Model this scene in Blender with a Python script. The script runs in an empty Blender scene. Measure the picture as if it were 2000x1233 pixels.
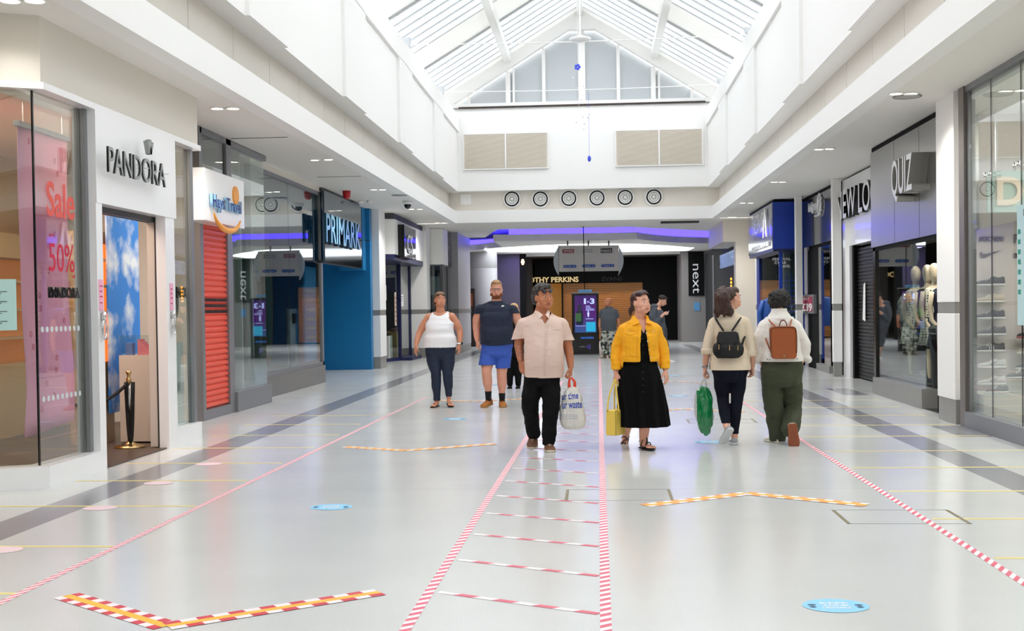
import bpy, bmesh, math, random
import numpy as np
from mathutils import Vector, Matrix, noise
random.seed(7)
S=bpy.context.scene; COL=S.collection
# ---------------------------------------------------------------- camera
F=2300.; PX,PY=1000.,645.; H=1.5
def _basis():
    v=np.array([166/F,45/F,1.0]); v/=np.linalg.norm(v)
    u=np.array([-.0125,1,0]); u=u-v*np.dot(u,v); u/=np.linalg.norm(u)
    x=np.cross(u,v); x=x if x[0]>0 else -x
    return np.array([x,v,u])
RB=_basis()
cd=bpy.data.cameras.new('camera'); cam=bpy.data.objects.new('camera',cd); COL.objects.link(cam); S.camera=cam
cd.sensor_width=36; cd.lens=F/2000*36; cd.shift_y=(PY-616.5)/2000; cd.clip_end=400; cd.clip_start=.05
M=Matrix.Identity(4)
for i in range(3):
    M[i][0]=RB[i][0]; M[i][1]=RB[i][1]; M[i][2]=-RB[i][2]
M[2][3]=H
cam.matrix_world=M
def ray(px,py): return RB@np.array([(px-PX)/F,-(py-PY)/F,1.0])
def onZ(px,py,z=0.): d=ray(px,py); return Vector(d*((z-H)/d[2]))+Vector((0,0,H))
def onX(px,py,x): d=ray(px,py); return Vector(d*(x/d[0]))+Vector((0,0,H))
def onY(px,py,y): d=ray(px,py); return Vector(d*(y/d[1]))+Vector((0,0,H))
# ---------------------------------------------------------------- sky, exposure
S.view_settings.view_transform='Standard'; S.view_settings.look='None'
S.view_settings.gamma=1; S.view_settings.use_curve_mapping=False
S.view_settings.exposure=0.0
w=bpy.data.worlds.new('overcast_sky'); S.world=w; w.use_nodes=True
bg=w.node_tree.nodes['Background']; bg.inputs[0].default_value=(.97,.985,1,1); bg.inputs[1].default_value=4.75
S.cycles.max_bounces=10; S.cycles.diffuse_bounces=6; S.cycles.glossy_bounces=5; S.cycles.transmission_bounces=6
S.cycles.transparent_max_bounces=24; S.cycles.caustics_reflective=False; S.cycles.caustics_refractive=False
S.cycles.sample_clamp_indirect=6; S.cycles.use_denoising=True
def lamp(name,kind,loc,power,size=.1,col=(1,1,1),rot=(0,0,0),sy=None,spot=None,parent=None):
    l=bpy.data.lights.new(name,kind); l.energy=power; l.color=col
    if kind=='AREA':
        l.size=size
        if sy: l.shape='RECTANGLE'; l.size_y=sy
    elif kind=='SPOT': l.spot_size=spot or 2.4; l.spot_blend=.8; l.shadow_soft_size=size
    else: l.shadow_soft_size=size
    o=bpy.data.objects.new(name,l); COL.objects.link(o); o.location=loc; o.rotation_euler=rot
    if parent: o.parent=parent; o.location=Vector(loc)-parent.location
    return o
# the skylight opening: a portal that only guides the sampling of the sky
_pl=lamp('skylight_portal','AREA',(-.4,12,8.0),1,7.4,sy=47); _pl.data.cycles.is_portal=True
# ---------------------------------------------------------------- materials
def hx(h):
    h=h.lstrip('#'); c=[int(h[i:i+2],16)/255 for i in (0,2,4)]
    return tuple((x/12.92 if x<=.04045 else ((x+.055)/1.055)**2.4) for x in c)
_mats={}
def mat(name,col,rough=.5,metal=0,bump=0,bscale=40,var=0,vscale=8,spec=.5,emit=None,es=1,coat=0,stretch=None):
    if name in _mats: return _mats[name]
    m=bpy.data.materials.new(name); m.use_nodes=True; nt=m.node_tree; N=nt.nodes; L=nt.links
    b=N['Principled BSDF']; c=hx(col) if isinstance(col,str) else col
    b.inputs['Base Color'].default_value=(*c,1); b.inputs['Roughness'].default_value=rough
    b.inputs['Metallic'].default_value=metal; b.inputs['Specular IOR Level'].default_value=spec
    b.inputs['Coat Weight'].default_value=coat
    tc=N.new('ShaderNodeTexCoord'); mp=N.new('ShaderNodeMapping'); L.new(tc.outputs['Object'],mp.inputs[0])
    if stretch: mp.inputs['Scale'].default_value=stretch
    if var:
        n=N.new('ShaderNodeTexNoise'); n.inputs['Scale'].default_value=vscale; n.inputs['Detail'].default_value=4
        L.new(mp.outputs[0],n.inputs['Vector'])
        r=N.new('ShaderNodeMix'); r.data_type='RGBA'
        r.inputs[6].default_value=(*[x*(1-var) for x in c],1); r.inputs[7].default_value=(*[min(1,x*(1+var)) for x in c],1)
        L.new(n.outputs[0],r.inputs[0]); L.new(r.outputs[2],b.inputs['Base Color'])
    if bump:
        n=N.new('ShaderNodeTexNoise'); n.inputs['Scale'].default_value=bscale; n.inputs['Detail'].default_value=3
        L.new(mp.outputs[0],n.inputs['Vector'])
        bp=N.new('ShaderNodeBump'); bp.inputs['Strength'].default_value=bump; bp.inputs['Distance'].default_value=.01
        L.new(n.outputs[0],bp.inputs['Height']); L.new(bp.outputs[0],b.inputs['Normal'])
    if emit:
        e=hx(emit) if isinstance(emit,str) else emit
        b.inputs['Emission Color'].default_value=(*e,1); b.inputs['Emission Strength'].default_value=es
    _mats[name]=m; return m
def glassmat(name,tint=(.93,.97,.95),f0=.05,k=1.0,rough=0.0):
    if name in _mats: return _mats[name]
    m=bpy.data.materials.new(name); m.use_nodes=True; nt=m.node_tree; N=nt.nodes; L=nt.links
    N.remove(N['Principled BSDF']); out=N['Material Output']
    t=N.new('ShaderNodeBsdfTransparent'); t.inputs[0].default_value=(*tint,1)
    g=N.new('ShaderNodeBsdfGlossy'); g.inputs['Roughness'].default_value=rough; g.inputs[0].default_value=(1,1,1,1)
    lw=N.new('ShaderNodeLayerWeight'); lw.inputs[0].default_value=.5
    p=N.new('ShaderNodeMath'); p.operation='POWER'; p.inputs[1].default_value=4; L.new(lw.outputs['Facing'],p.inputs[0])
    a=N.new('ShaderNodeMath'); a.operation='MULTIPLY_ADD'; a.inputs[1].default_value=k*(1-f0); a.inputs[2].default_value=f0; L.new(p.outputs[0],a.inputs[0])
    mx=N.new('ShaderNodeMixShader'); L.new(a.outputs[0],mx.inputs[0]); L.new(t.outputs[0],mx.inputs[1]); L.new(g.outputs[0],mx.inputs[2])
    L.new(mx.outputs[0],out.inputs[0]); _mats[name]=m; return m
# ---------------------------------------------------------------- mesh helpers
class MB:
    def __init__(s): s.v=[]; s.f=[]; s.m=[]; s.c=[]
    def add(s,vs,fs,mi=0):
        vs=list(vs); fs=list(fs); s.c.append((vs,fs,mi)); b=len(s.v); s.v+=[tuple(v) for v in vs]; s.f+=[tuple(b+i for i in f) for f in fs]; s.m+=[mi]*len(fs); return s
    def box(s,x0,x1,y0,y1,z0,z1,mi=0):
        x0,x1=min(x0,x1),max(x0,x1); y0,y1=min(y0,y1),max(y0,y1); z0,z1=min(z0,z1),max(z0,z1)
        return s.add([(x0,y0,z0),(x1,y0,z0),(x1,y1,z0),(x0,y1,z0),(x0,y0,z1),(x1,y0,z1),(x1,y1,z1),(x0,y1,z1)],
            [(0,3,2,1),(4,5,6,7),(0,1,5,4),(1,2,6,5),(2,3,7,6),(3,0,4,7)],mi)
    def prism(s,pts,d,mi=0):
        """polygon (3D points) pushed along vector d"""
        n=len(pts); d=Vector(d); P=[Vector(p) for p in pts]
        nrm=sum(((P[i]-P[0]).cross(P[(i+1)%n]-P[0]) for i in range(1,n)),Vector())
        if nrm.dot(d)<0: P=P[::-1]
        vs=P+[p+d for p in P]
        fs=[tuple(range(n))[::-1],tuple(range(n,2*n))]+[(i,(i+1)%n,n+(i+1)%n,n+i) for i in range(n)]
        return s.add(vs,fs,mi)
    def tube(s,pts,r,n=10,cap=True,mi=0):
        P=[Vector(p) for p in pts]; R=r if isinstance(r,(list,tuple)) else [r]*len(P)
        rings=[]; prev=None
        for i,p in enumerate(P):
            t=(P[min(i+1,len(P)-1)]-P[max(i-1,0)]).normalized()
            if prev is None: a=t.cross(Vector((0,0,1))); a=a if a.length>1e-3 else Vector((1,0,0))
            else: a=prev-t*prev.dot(t)
            a.normalize(); prev=a; b=t.cross(a)
            rings.append([p+(a*math.cos(q*2*math.pi/n)+b*math.sin(q*2*math.pi/n))*R[i] for q in range(n)])
        return s.rings(rings,cap,mi)
    def rings(s,rings,cap=True,mi=0):
        n=len(rings[0]); vs=[v for r in rings for v in r]
        fs=[(i*n+q,i*n+(q+1)%n,(i+1)*n+(q+1)%n,(i+1)*n+q) for i in range(len(rings)-1) for q in range(n)]
        if cap: fs+=[tuple(range(n))[::-1],tuple(range((len(rings)-1)*n,len(rings)*n))]
        return s.add(vs,fs,mi)
    def lathe(s,c,prof,n=24,axis=(0,0,1),mi=0):
        ax=Vector(axis).normalized(); a=ax.orthogonal().normalized(); b=ax.cross(a); c=Vector(c)
        return s.rings([[c+ax*h+(a*math.cos(q*2*math.pi/n)+b*math.sin(q*2*math.pi/n))*max(r,1e-4) for q in range(n)] for r,h in prof],True,mi)
    def ball(s,c,r,n=12,k=8,mi=0):
        r=(r,r,r) if isinstance(r,(int,float)) else r
        return s.rings([[Vector((c[0]+r[0]*math.sin(math.pi*(i+.02)/(k+.04))*math.cos(q*2*math.pi/n),c[1]+r[1]*math.sin(math.pi*(i+.02)/(k+.04))*math.sin(q*2*math.pi/n),c[2]-r[2]*math.cos(math.pi*(i+.02)/(k+.04)))) for q in range(n)] for i in range(k+1)],True,mi)
    def pieces(s,name,mats,parent,**k):
        '''each shape that was added becomes a part of its own'''
        out=[]
        for vs,fs,mi in s.c:
            m=MB(); m.add(vs,fs); out.append(m.build(name,mats[mi] if isinstance(mats,(list,tuple)) else mats,parent,**k))
        return out
    def build(s,name,mats,parent=None,smooth=False,bevel=0,origin=None):
        me=bpy.data.meshes.new(name); V=np.array(s.v,float)
        if parent is not None: o0=wloc(parent)
        elif origin is not None: o0=Vector(origin)
        else: lo=V.min(0); hi=V.max(0); o0=Vector(((lo[0]+hi[0])/2,(lo[1]+hi[1])/2,lo[2]))
        me.from_pydata((V-np.array(o0)).tolist(),[],s.f)
        for m in (mats if isinstance(mats,(list,tuple)) else [mats]): me.materials.append(m)
        if max(s.m)>0: me.polygons.foreach_set('material_index',s.m)
        if smooth: me.polygons.foreach_set('use_smooth',[True]*len(s.f))
        me.update(); o=bpy.data.objects.new(name,me); COL.objects.link(o)
        if parent is not None: o.parent=parent
        else: o.location=o0
        WL[o.name]=o0
        if bevel:
            b=o.modifiers.new('bevel','BEVEL'); b.width=bevel; b.segments=2; b.limit_method='ANGLE'
        return o
WL={}
def wloc(o): return WL[o.name]
def tag(o,label,cat,group=None,kind=None):
    o['label']=label; o['category']=cat
    if group: o['group']=group
    if kind: o['kind']=kind
    return o
def T(name,label,cat,loc,group=None):
    o=bpy.data.objects.new(name,None); COL.objects.link(o); o.location=loc; o.empty_display_size=.1; WL[o.name]=Vector(loc)
    return tag(o,label,cat,group)
def struct(o): o['kind']='structure'; return o
def copytree(o,delta,label=None,parent=None):
    c=o.copy(); COL.objects.link(c); WL[c.name]=WL[o.name]+Vector(delta)
    if parent: c.parent=parent
    else: c.location=o.location+Vector(delta)
    if label: c['label']=label
    for ch in o.children: copytree(ch,delta,None,c)
    return c
def text(name,s,face,org,xd,w,h,parent=None,depth=.01,side=None,up=(0,0,1),bold=0,shear=0):
    """raised lettering: lower-left corner org, reading direction xd, overall size w x h"""
    cu=bpy.data.curves.new(name,'FONT'); cu.body=s; cu.offset=bold; cu.extrude=.5; cu.shear=shear; cu.resolution_u=4
    t=bpy.data.objects.new(name,cu); COL.objects.link(t)
    dg=bpy.context.evaluated_depsgraph_get(); me=bpy.data.meshes.new_from_object(t.evaluated_get(dg))
    bpy.data.objects.remove(t); me.materials.clear()
    n=len(me.vertices); co=np.empty(n*3); me.vertices.foreach_get('co',co); co=co.reshape(-1,3)
    lo=co.min(0); hi=co.max(0); q=(co-lo)/(hi-lo)
    X=Vector(xd).normalized(); U=Vector(up).normalized(); Nn=X.cross(U)
    o0=wloc(parent) if parent is not None else Vector(org)
    P=np.array(org)[None]+np.outer(q[:,0]*w,X)+np.outer(q[:,1]*h,U)+np.outer(q[:,2]*depth,Nn)-np.array(o0)[None]
    me.vertices.foreach_set('co',P.ravel()); me.update()
    me.materials.append(face); me.materials.append(side or face)
    for p in me.polygons: p.material_index=0 if abs(p.normal.dot(Nn))>.7 else 1
    o=bpy.data.objects.new(name,me); COL.objects.link(o); WL[o.name]=o0
    if parent is not None: o.parent=parent
    else: o.location=o0
    return o
YP=(0,1,0); YM=(0,-1,0); XP=(1,0,0)
# ================================================================ THE SETTING
white=mat('white_paint','#f1f0ee',.6,bump=.03,bscale=90)
cream=mat('cream_paint','#e3ddd3',.6,bump=.03,bscale=90)
ceilm=mat('ceiling_paint','#ebe8e3',.7)
grey_tile=mat('grey_tile','#8d8c88',.35,var=.12,vscale=3,bump=.05)
dark=mat('dark_interior','#121214',.6)
steel=mat('brushed_steel','#b9b9b7',.28,1,var=.06,vscale=6,stretch=(1,1,30))
alu=mat('grey_aluminium','#8f9094',.4,.6)
alud=mat('dark_aluminium','#4a4b4e',.4,.6)
black=mat('black_gloss','#0a0a0b',.18)
blackm=mat('black_matt','#0d0d0e',.7,spec=.15)
glass=glassmat('shop_glass',(.90,.95,.93),.06,1.0)
glassd=glassmat('dark_shop_glass',(.62,.68,.68),.10,1.0)
# floor: polished terrazzo with two dark bands laid along the mall
def floor_material():
    m=mat('polished_terrazzo','#c5c5c3',.19,spec=.55); nt=m.node_tree; N=nt.nodes; L=nt.links; b=N['Principled BSDF']
    tc=N.new('ShaderNodeNewGeometry'); sp=N.new('ShaderNodeSeparateXYZ'); L.new(tc.outputs['Position'],sp.inputs[0])
    def rng(sock,lo,hi):
        a=N.new('ShaderNodeMath'); a.operation='GREATER_THAN'; a.inputs[1].default_value=lo; L.new(sock,a.inputs[0])
        c=N.new('ShaderNodeMath'); c.operation='LESS_THAN'; c.inputs[1].default_value=hi; L.new(sock,c.inputs[0])
        d=N.new('ShaderNodeMath'); d.operation='MULTIPLY'; L.new(a.outputs[0],d.inputs[0]); L.new(c.outputs[0],d.inputs[1]); return d.outputs[0]
    def op(o,x,y):
        d=N.new('ShaderNodeMath'); d.operation=o
        for i,q in enumerate((x,y)):
            if isinstance(q,(int,float)): d.inputs[i].default_value=q
            else: L.new(q,d.inputs[i])
        return d.outputs[0]
    Xs,Ys=sp.outputs[0],sp.outputs[1]
    lim=rng(Ys,-12,46)
    bands=op('MAXIMUM',rng(Xs,-4.34,-3.98),rng(Xs,3.27,3.63))
    # side patches running off the right band towards the piers
    patch=op('MULTIPLY',rng(Xs,4.02,4.42),op('MAXIMUM',rng(Ys,13.4,14.6),rng(Ys,19.6,21.2)))
    k=op('MULTIPLY',op('MAXIMUM',bands,patch),lim)
    ns=N.new('ShaderNodeTexNoise'); ns.inputs['Scale'].default_value=160; ns.inputs['Detail'].default_value=2; L.new(tc.outputs['Position'],ns.inputs['Vector'])
    n2=N.new('ShaderNodeTexNoise'); n2.inputs['Scale'].default_value=1.3; n2.inputs['Detail'].default_value=5; L.new(tc.outputs['Position'],n2.inputs['Vector'])
    cr=N.new('ShaderNodeMapRange'); cr.inputs[1].default_value=.3; cr.inputs[2].default_value=.7; cr.inputs[3].default_value=.92; cr.inputs[4].default_value=1.07; L.new(ns.outputs[0],cr.inputs[0])
    c2=N.new('ShaderNodeMapRange'); c2.inputs[1].default_value=.3; c2.inputs[2].default_value=.7; c2.inputs[3].default_value=.98; c2.inputs[4].default_value=1.02; L.new(n2.outputs[0],c2.inputs[0])
    mul=op('MULTIPLY',cr.outputs[0],c2.outputs[0])
    # thin expansion joints every 6 m
    jf=op('FRACT',op('DIVIDE',op('ADD',Ys,1.0),5.35),0); j=op('MULTIPLY',op('LESS_THAN',jf,.0018),-.22); mul=op('ADD',mul,j)
    mx=N.new('ShaderNodeMix'); mx.data_type='RGBA'; mx.inputs[6].default_value=(*hx('#d1d2d0'),1); mx.inputs[7].default_value=(*hx('#96969a'),1); L.new(k,mx.inputs[0])
    vm=N.new('ShaderNodeVectorMath'); vm.operation='SCALE'; L.new(mx.outputs[2],vm.inputs[0]); L.new(mul,vm.inputs['Scale']); L.new(vm.outputs[0],b.inputs['Base Color'])
    rr=N.new('ShaderNodeMapRange'); rr.inputs[1].default_value=.3; rr.inputs[2].default_value=.7; rr.inputs[3].default_value=.17; rr.inputs[4].default_value=.20; L.new(n2.outputs[0],rr.inputs[0]); L.new(rr.outputs[0],b.inputs['Roughness'])
    return m
struct(MB().box(-14,14,-14,80,-.2,0).build('floor',floor_material()))
struct(MB().box(-14.2,-14,-14,80,0,5).build('wall_left',cream)); struct(MB().box(14,14.2,-14,80,0,5).build('wall_right',cream))
struct(MB().box(-14,14,-14.2,-14,0,9).build('wall_back',cream)); struct(MB().box(-14,14,80,80.2,0,5).build('wall_far',dark))
# low ceilings either side of the atrium
ZC=4.07; XL=-4.18; XR=3.42; Y1=35.
struct(MB().box(-14,XL,-14,Y1,ZC,ZC+.1).box(XL-.2,XL,-14,Y1+.2,ZC-.0,4.43).build('ceiling',ceilm))
struct(MB().box(XR,14,-14,Y1,ZC,ZC+.1).build('ceiling_right',ceilm))
struct(MB().box(XL-.22,XL+.002,-14,Y1,ZC-.004,4.43).build('trim_1',white)); struct(MB().box(XR-.002,XR+.22,-14,Y1,ZC-.004,4.43).build('trim_2',white))
struct(MB().box(XL-.22,XR+.22,Y1,Y1+.22,ZC-.004,4.43).build('trim_3',white))
# recess behind the edge beam, with panel joints
def joints(side):
    m=MB(); x=XL-.22 if side<0 else XR+.22; s=-1 if side<0 else 1
    y=-13.
    while y<35.2:
        m.box(x,x+s*.1,y,min(y+1.58,35.5),4.38,5.03); y+=1.6
    m.box(x+s*.01,x+s*.12,-13,35.4,4.38,5.03); return m
struct(joints(-1).build('trim_4',cream)); struct(joints(1).build('trim_5',cream))
struct(MB().box(XL-.4,XR+.4,35.3,35.5,4.38,5.03).build('trim_6',cream))
# upper walls with sunk panels between shallow piers
def upper(side):
    s=side; x0=-4.04 if s<0 else 3.25
    m=MB().box(x0+s*.06,x0+s*.9,-14,35.5,5.01,7.2)
    m.box(x0,x0+s*.061,-14,35.5,6.78,7.25)
    y=35.1-5.35*9
    while y<35:
        m.box(x0,x0+s*.061,y,y+1.75,5.0,6.79); y+=5.35
    m.box(x0,x0+s*.061,35.1,35.5,5,6.79); m.box(x0+s*.055,x0+s*.9,-14,35.5,4.995,5.03)
    return m
struct(upper(-1).build('wall_left_upper',white)); struct(upper(1).build('wall_right_upper',white))
struct(MB().box(-4.9,4.1,35.0,35.5,5.01,7.2).prism([(-4.9,35.02,7.2),(-4.9,35.9,7.66),(-4.9,35.9,7.2)],(9.0,0,0)).build('wall_far_upper',white))
# behind the camera the atrium closes the same way
struct(MB().box(-4.9,4.1,-14,-13.6,4,10.6).build('wall_back_upper',white))
# ---- pitched glazed roof
XC=-.4; ZR=10.45; SL=.6
def rz(x): return ZR-SL*abs(x-XC)
def slab(m,xa,xb,ya,yb,dz=0,t=.08,mi=0):
    for a,b in ((xa,xb),):
        m.add([(a,ya,rz(a)+dz),(b,ya,rz(b)+dz),(b,yb,rz(b)+dz),(a,yb,rz(a)+dz),(a,ya,rz(a)+dz+t),(b,ya,rz(b)+dz+t),(b,yb,rz(b)+dz+t),(a,yb,rz(a)+dz+t)],
              [(0,3,2,1),(4,5,6,7),(0,1,5,4),(1,2,6,5),(2,3,7,6),(3,0,4,7)] if b>a else [(0,1,2,3),(7,6,5,4),(4,5,1,0),(5,6,2,1),(6,7,3,2),(7,4,0,3)],mi)
frost=mat('white_roof_panel','#f8f8f6',.5,)
_nt=frost.node_tree; _t=_nt.nodes.new('ShaderNodeBsdfTranslucent'); _t.inputs[0].default_value=(.9,.9,.88,1); _x=_nt.nodes.new('ShaderNodeMixShader'); _x.inputs[0].default_value=.22; _nt.links.new(_nt.nodes['Principled BSDF'].outputs[0],_x.inputs[1]); _nt.links.new(_t.outputs[0],_x.inputs[2]); _nt.links.new(_x.outputs[0],_nt.nodes['Material Output'].inputs[0])
def roof_glass():
    m=bpy.data.materials.new('roof_glazing'); m.use_nodes=True; nt=m.node_tree; N=nt.nodes; L=nt.links; N.remove(N['Principled BSDF'])
    t=N.new('ShaderNodeBsdfTransparent'); t.inputs[0].default_value=(.93,.94,.95,1)
    d=N.new('ShaderNodeBsdfTranslucent'); d.inputs[0].default_value=(.9,.91,.92,1)
    x=N.new('ShaderNodeMixShader'); x.inputs[0].default_value=.25; L.new(t.outputs[0],x.inputs[1]); L.new(d.outputs[0],x.inputs[2]); L.new(x.outputs[0],N['Material Output'].inputs[0]); return m
rg=roof_glass()
pan=MB(); gl=MB(); bars=MB()
EL,ER=-5.1,4.3
y=34.9-5.45*9
while y<35.5:
    for a,b in ((EL,XC),(XC,ER)): slab(pan,a,b,max(y,-14),min(y+2.0,35.9))           # solid bay
    g0=y+2.0; g1=y+5.45
    if g1<=35.2:
        for a,b in ((EL,XC),(XC,ER)):
            slab(gl,a,b,g0,g1,.05,.02)
            for i in range(7):
                yy=g0+(g1-g0)*i/6; slab(bars,a,b,yy-.04,yy+.04,-.05,.14)
                if i<6: slab(bars,a,b,yy+.27,yy+.30,.0,.07)
    y+=5.45
struct(pan.build('ceiling_roof_panels',frost)); struct(gl.build('window_roof',rg)); struct(bars.build('trim_7',mat('glazing_bar','#b4b6b8',.5)))
pur=MB()
for s in (-1,1):
    x=XC+s*2.2; pur.add([(x-.1,-14,rz(x)-.22),(x+.1,-14,rz(x)-.22),(x+.1,35.9,rz(x)-.22),(x-.1,35.9,rz(x)-.22),(x-.1,-14,rz(x)+.07),(x+.1,-14,rz(x)+.07),(x+.1,35.9,rz(x)+.07),(x-.1,35.9,rz(x)+.07)],[(0,3,2,1),(4,5,6,7),(0,1,5,4),(1,2,6,5),(2,3,7,6),(3,0,4,7)])
pur.box(XC-.09,XC+.09,-14,35.9,ZR-.2,ZR+.05)
struct(pur.build('trim_8',frost))
# eaves walls and gutter behind the parapets
struct(MB().box(-5.2,-4.05,-14,35.5,7.15,7.19).box(-5.2,-5.1,-14,36,7.1,7.75).box(3.26,4.4,-14,35.5,7.15,7.19).box(4.3,4.4,-14,36,7.1,7.75).build('trim_9',white))
# gable frame and frosted gable window
P=[(-5.1,7.64),(XC,ZR+.02),(4.3,7.64)]
m=MB(); yg=35.6
inner=[(-4.36,7.66),(-.76,9.86),(.03,9.86),(3.5,7.66)]
m.prism([(-5.1,yg,7.6),(-4.36,yg,7.66),(-.76,yg,9.86),(XC,yg,9.86),(XC,yg,ZR+.05)],(0,.3,0)); m.prism([(4.3,yg,7.6),(3.5,yg,7.66),(.03,yg,9.86),(XC,yg,9.86),(XC,yg,ZR+.05)],(0,.3,0))
struct(m.build('trim_10',white))
gm=bpy.data.materials.new('frosted_gable_glass'); gm.use_nodes=True
_b=gm.node_tree.nodes['Principled BSDF']; _b.inputs['Base Color'].default_value=(.50,.53,.55,1); _b.inputs['Roughness'].default_value=.4
gw=struct(MB().prism([(a,36.0,b) for a,b in inner],(0,.04,0)).build('window_1',gm))
mu=MB()
for x,wd in ((-3.83,.1),(-2.62,.14),(-2.45,.06),(-1.53,.1),(-.37,.2),(.73,.1),(1.78,.14),(1.95,.06),(2.93,.08)):
    top=7.66+min(2.2,(x+4.36)*.611,(3.5-x)*.634); mu.box(x-wd/2,x+wd/2,35.9,36.0,7.6,top)
mu.build('window_frame',white,gw)
struct(MB().box(-4.5,3.6,35.62,36.0,7.6,7.72).build('trim_11',white)); struct(MB().box(-4.1,3.3,35.50,35.55,7.56,7.6).build('trim_12',mat('dark_gap','#3a2f2a',.8)))
# ---- ceiling of the hall beyond the atrium, stepped, with a blue-lit cove
near=[(-14,35.2),(14,35.2),(14,41.5),(4.2,41.5),(2.2,39.4),(1.1,38.3),(-3.2,38.3),(-4.0,42.4),(-14,43)]
struct(MB().prism([(x,y,ZC) for x,y in near],(0,0,.1)).build('ceiling_hall',ceilm))
struct(MB().box(-14,14,36,50,4.5,4.6).build('ceiling_cove',ceilm))
cove=mat('blue_riser_glow','#2a22ff',.5,emit=(.045,.03,1.0),es=7.0)  # riser surface glows by itself, standing in for blue light spilling onto it
def ribbon(pts,z0,z1,t=.06):
    m=MB()
    for (a,b),(c,d) in zip(pts[:-1],pts[1:]): m.prism([(a,b,z0),(c,d,z0),(c,d,z1),(a,b,z1)],(0,t,0))
    return m
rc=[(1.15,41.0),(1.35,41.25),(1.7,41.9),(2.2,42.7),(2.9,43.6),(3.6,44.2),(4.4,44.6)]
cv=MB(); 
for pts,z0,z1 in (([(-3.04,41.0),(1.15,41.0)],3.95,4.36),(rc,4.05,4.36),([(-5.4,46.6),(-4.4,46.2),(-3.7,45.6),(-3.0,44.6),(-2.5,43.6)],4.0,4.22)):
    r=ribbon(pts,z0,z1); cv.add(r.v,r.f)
riser_glow=cv.build('glowing_cove_riser',cove); tag(riser_glow,'ceiling cove riser glowing blue in place of spilled light, above the hanging direction sign','light')
raft=[(-3.45,39.5),(1.35,39.5),(1.6,40.2),(2.1,41.2),(2.9,42.4),(4.0,43.2),(5.5,43.4),(5.5,51),(-7,51),(-7,45.6),(-4.6,45.2),(-3.45,43.2)]
struct(MB().prism([(x,y,3.76) for x,y in raft],(0,0,.22)).build('ceiling_raft',ceilm))
lens=[onZ(*p,3.75) for p in ((945,487),(1000,483),(1060,479.5),(1120,477.5),(1180,476.5),(1240,477),(1300,480),(1356,484.5),(1343,490),(1280,491.5),(1200,492.5),(1100,493),(1020,493),(953,492.5))]
tag(MB().prism(lens,(0,0,.012)).build('luminous_ceiling_panel',mat('luminous_panel','#ffffff',.5,emit='#f4fbff',es=2.6)),'long white lens-shaped luminous panel in the hall ceiling behind the direction sign','light')
struct(MB().box(-14,14,50.5,80,3.7,3.8).build('ceiling_far',mat('dim_ceiling','#4a4340',.8)))
struct(MB().box(-14,14,50.0,50.6,3.7,4.7).build('wall_bulkhead',white))
# general walls closing the shops' rear
for i in range(5):
    lamp('hall_downlight','AREA',(-.5+((i%2)*2-1)*1.8,44+i*1.6,3.7),22,.5)
# ================================================================ LEFT SIDE SHOPS
wpanel=mat('white_gloss_panel','#f6f6f7',.25,coat=.3)
beige=mat('beige_panel','#d9cdc2',.5); wood=mat('brown_wood','#54443a',.4,var=.25,vscale=5,stretch=(1,8,1))
tan=mat('tan_wall_panel','#b5936a',.5,var=.06,vscale=4); blacks=mat('black_letter_side','#101211',.3); greyface=mat('brushed_letter_face','#9fa3a1',.45,.3)
chrome=mat('chrome','#d8d8d8',.12,1); brass=mat('polished_brass','#c9ad7c',.25,1)
def wt(name,s,X,p0,p1,yt,yb,face,parent=None,depth=.01,side=None,dx=0,bold=0,shear=0):
    # X is the plane of the letter faces
    a=onX(p0,yb,X); b=onX(p0,yt,X); c=onX(p1,yb,X); d=YP if c.y>a.y else YM; o=Vector((X-depth*(1 if d==YP else -1),a.y,a.z))
    if parent is None: return text(name,s,face,o,d,abs(c.y-a.y),b.z-a.z,None,depth,side,bold=bold,shear=shear)
    return text(name,s,face,o,d,abs(c.y-a.y),b.z-a.z,parent,depth,side,bold=bold,shear=shear)
def ring(m,c,R,r,nrm,n=28,k=8,sx=1,sz=1,mi=0):
    nrm=Vector(nrm).normalized(); a=Vector((0,0,1)).cross(nrm).normalized() if abs(nrm.z)<.9 else Vector((1,0,0)); b=nrm.cross(a); c=Vector(c)
    rs=[]
    for i in range(n+1):
        t=2*math.pi*i/n; d=a*math.cos(t)*sx+b*math.sin(t)*sz; rs.append([c+d*R+(d.normalized()*math.cos(q*2*math.pi/k)+nrm*math.sin(q*2*math.pi/k))*r for q in range(k)])
    return m.rings(rs,False,mi)
XP0=-4.75
ret=Vector((-.9,-.436,0)).normalized(); c0=Vector((XP0,9.85,0)); c1=c0+ret*2.6
def retpoly(off,z,pts=None):
    n=Vector((.436,-.9,0)).normalized(); a=c0+Vector((-off,0,0)); 
    return a
sf=T('shopfront','white jewellery shopfront with an angled window corner and an open doorway','shopfront',(XP0,9.85,0))
MB().prism([(XP0,9.85,3.5),(XP0,13.85,3.5),(-5.3,13.85,3.5),(-5.3,9.9,3.5),(c1.x,c1.y+.3,3.5),(c1.x,c1.y,3.5)],(0,0,.57)).build('bulkhead',cream,sf)
MB().prism([(XP0+.03,9.84,3.44),(XP0+.03,13.87,3.44),(-5.0,13.87,3.44),(-5.0,9.95,3.44),(c1.x,c1.y+.1,3.44),(c1.x,c1.y-.03,3.44)],(0,0,.06)).build('cornice',wpanel,sf)
MB().prism([(XP0+.02,9.83,0),(XP0+.02,10.88,0),(-4.95,10.88,0),(-4.95,9.95,0),(c1.x,c1.y+.15,0),(c1.x,c1.y-.03,0)],(0,0,.19)).box(XP0,-4.95,12.95,13.82,0,.19).pieces('plinth',wpanel,sf)
MB().box(XP0+.03,-4.95,10.88,13.0,2.56,3.44).build('fascia_panel',wpanel,sf)
MB().box(XP0+.02,-4.95,10.88,11.02,0,2.56).build('pilaster',wpanel,sf)
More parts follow.
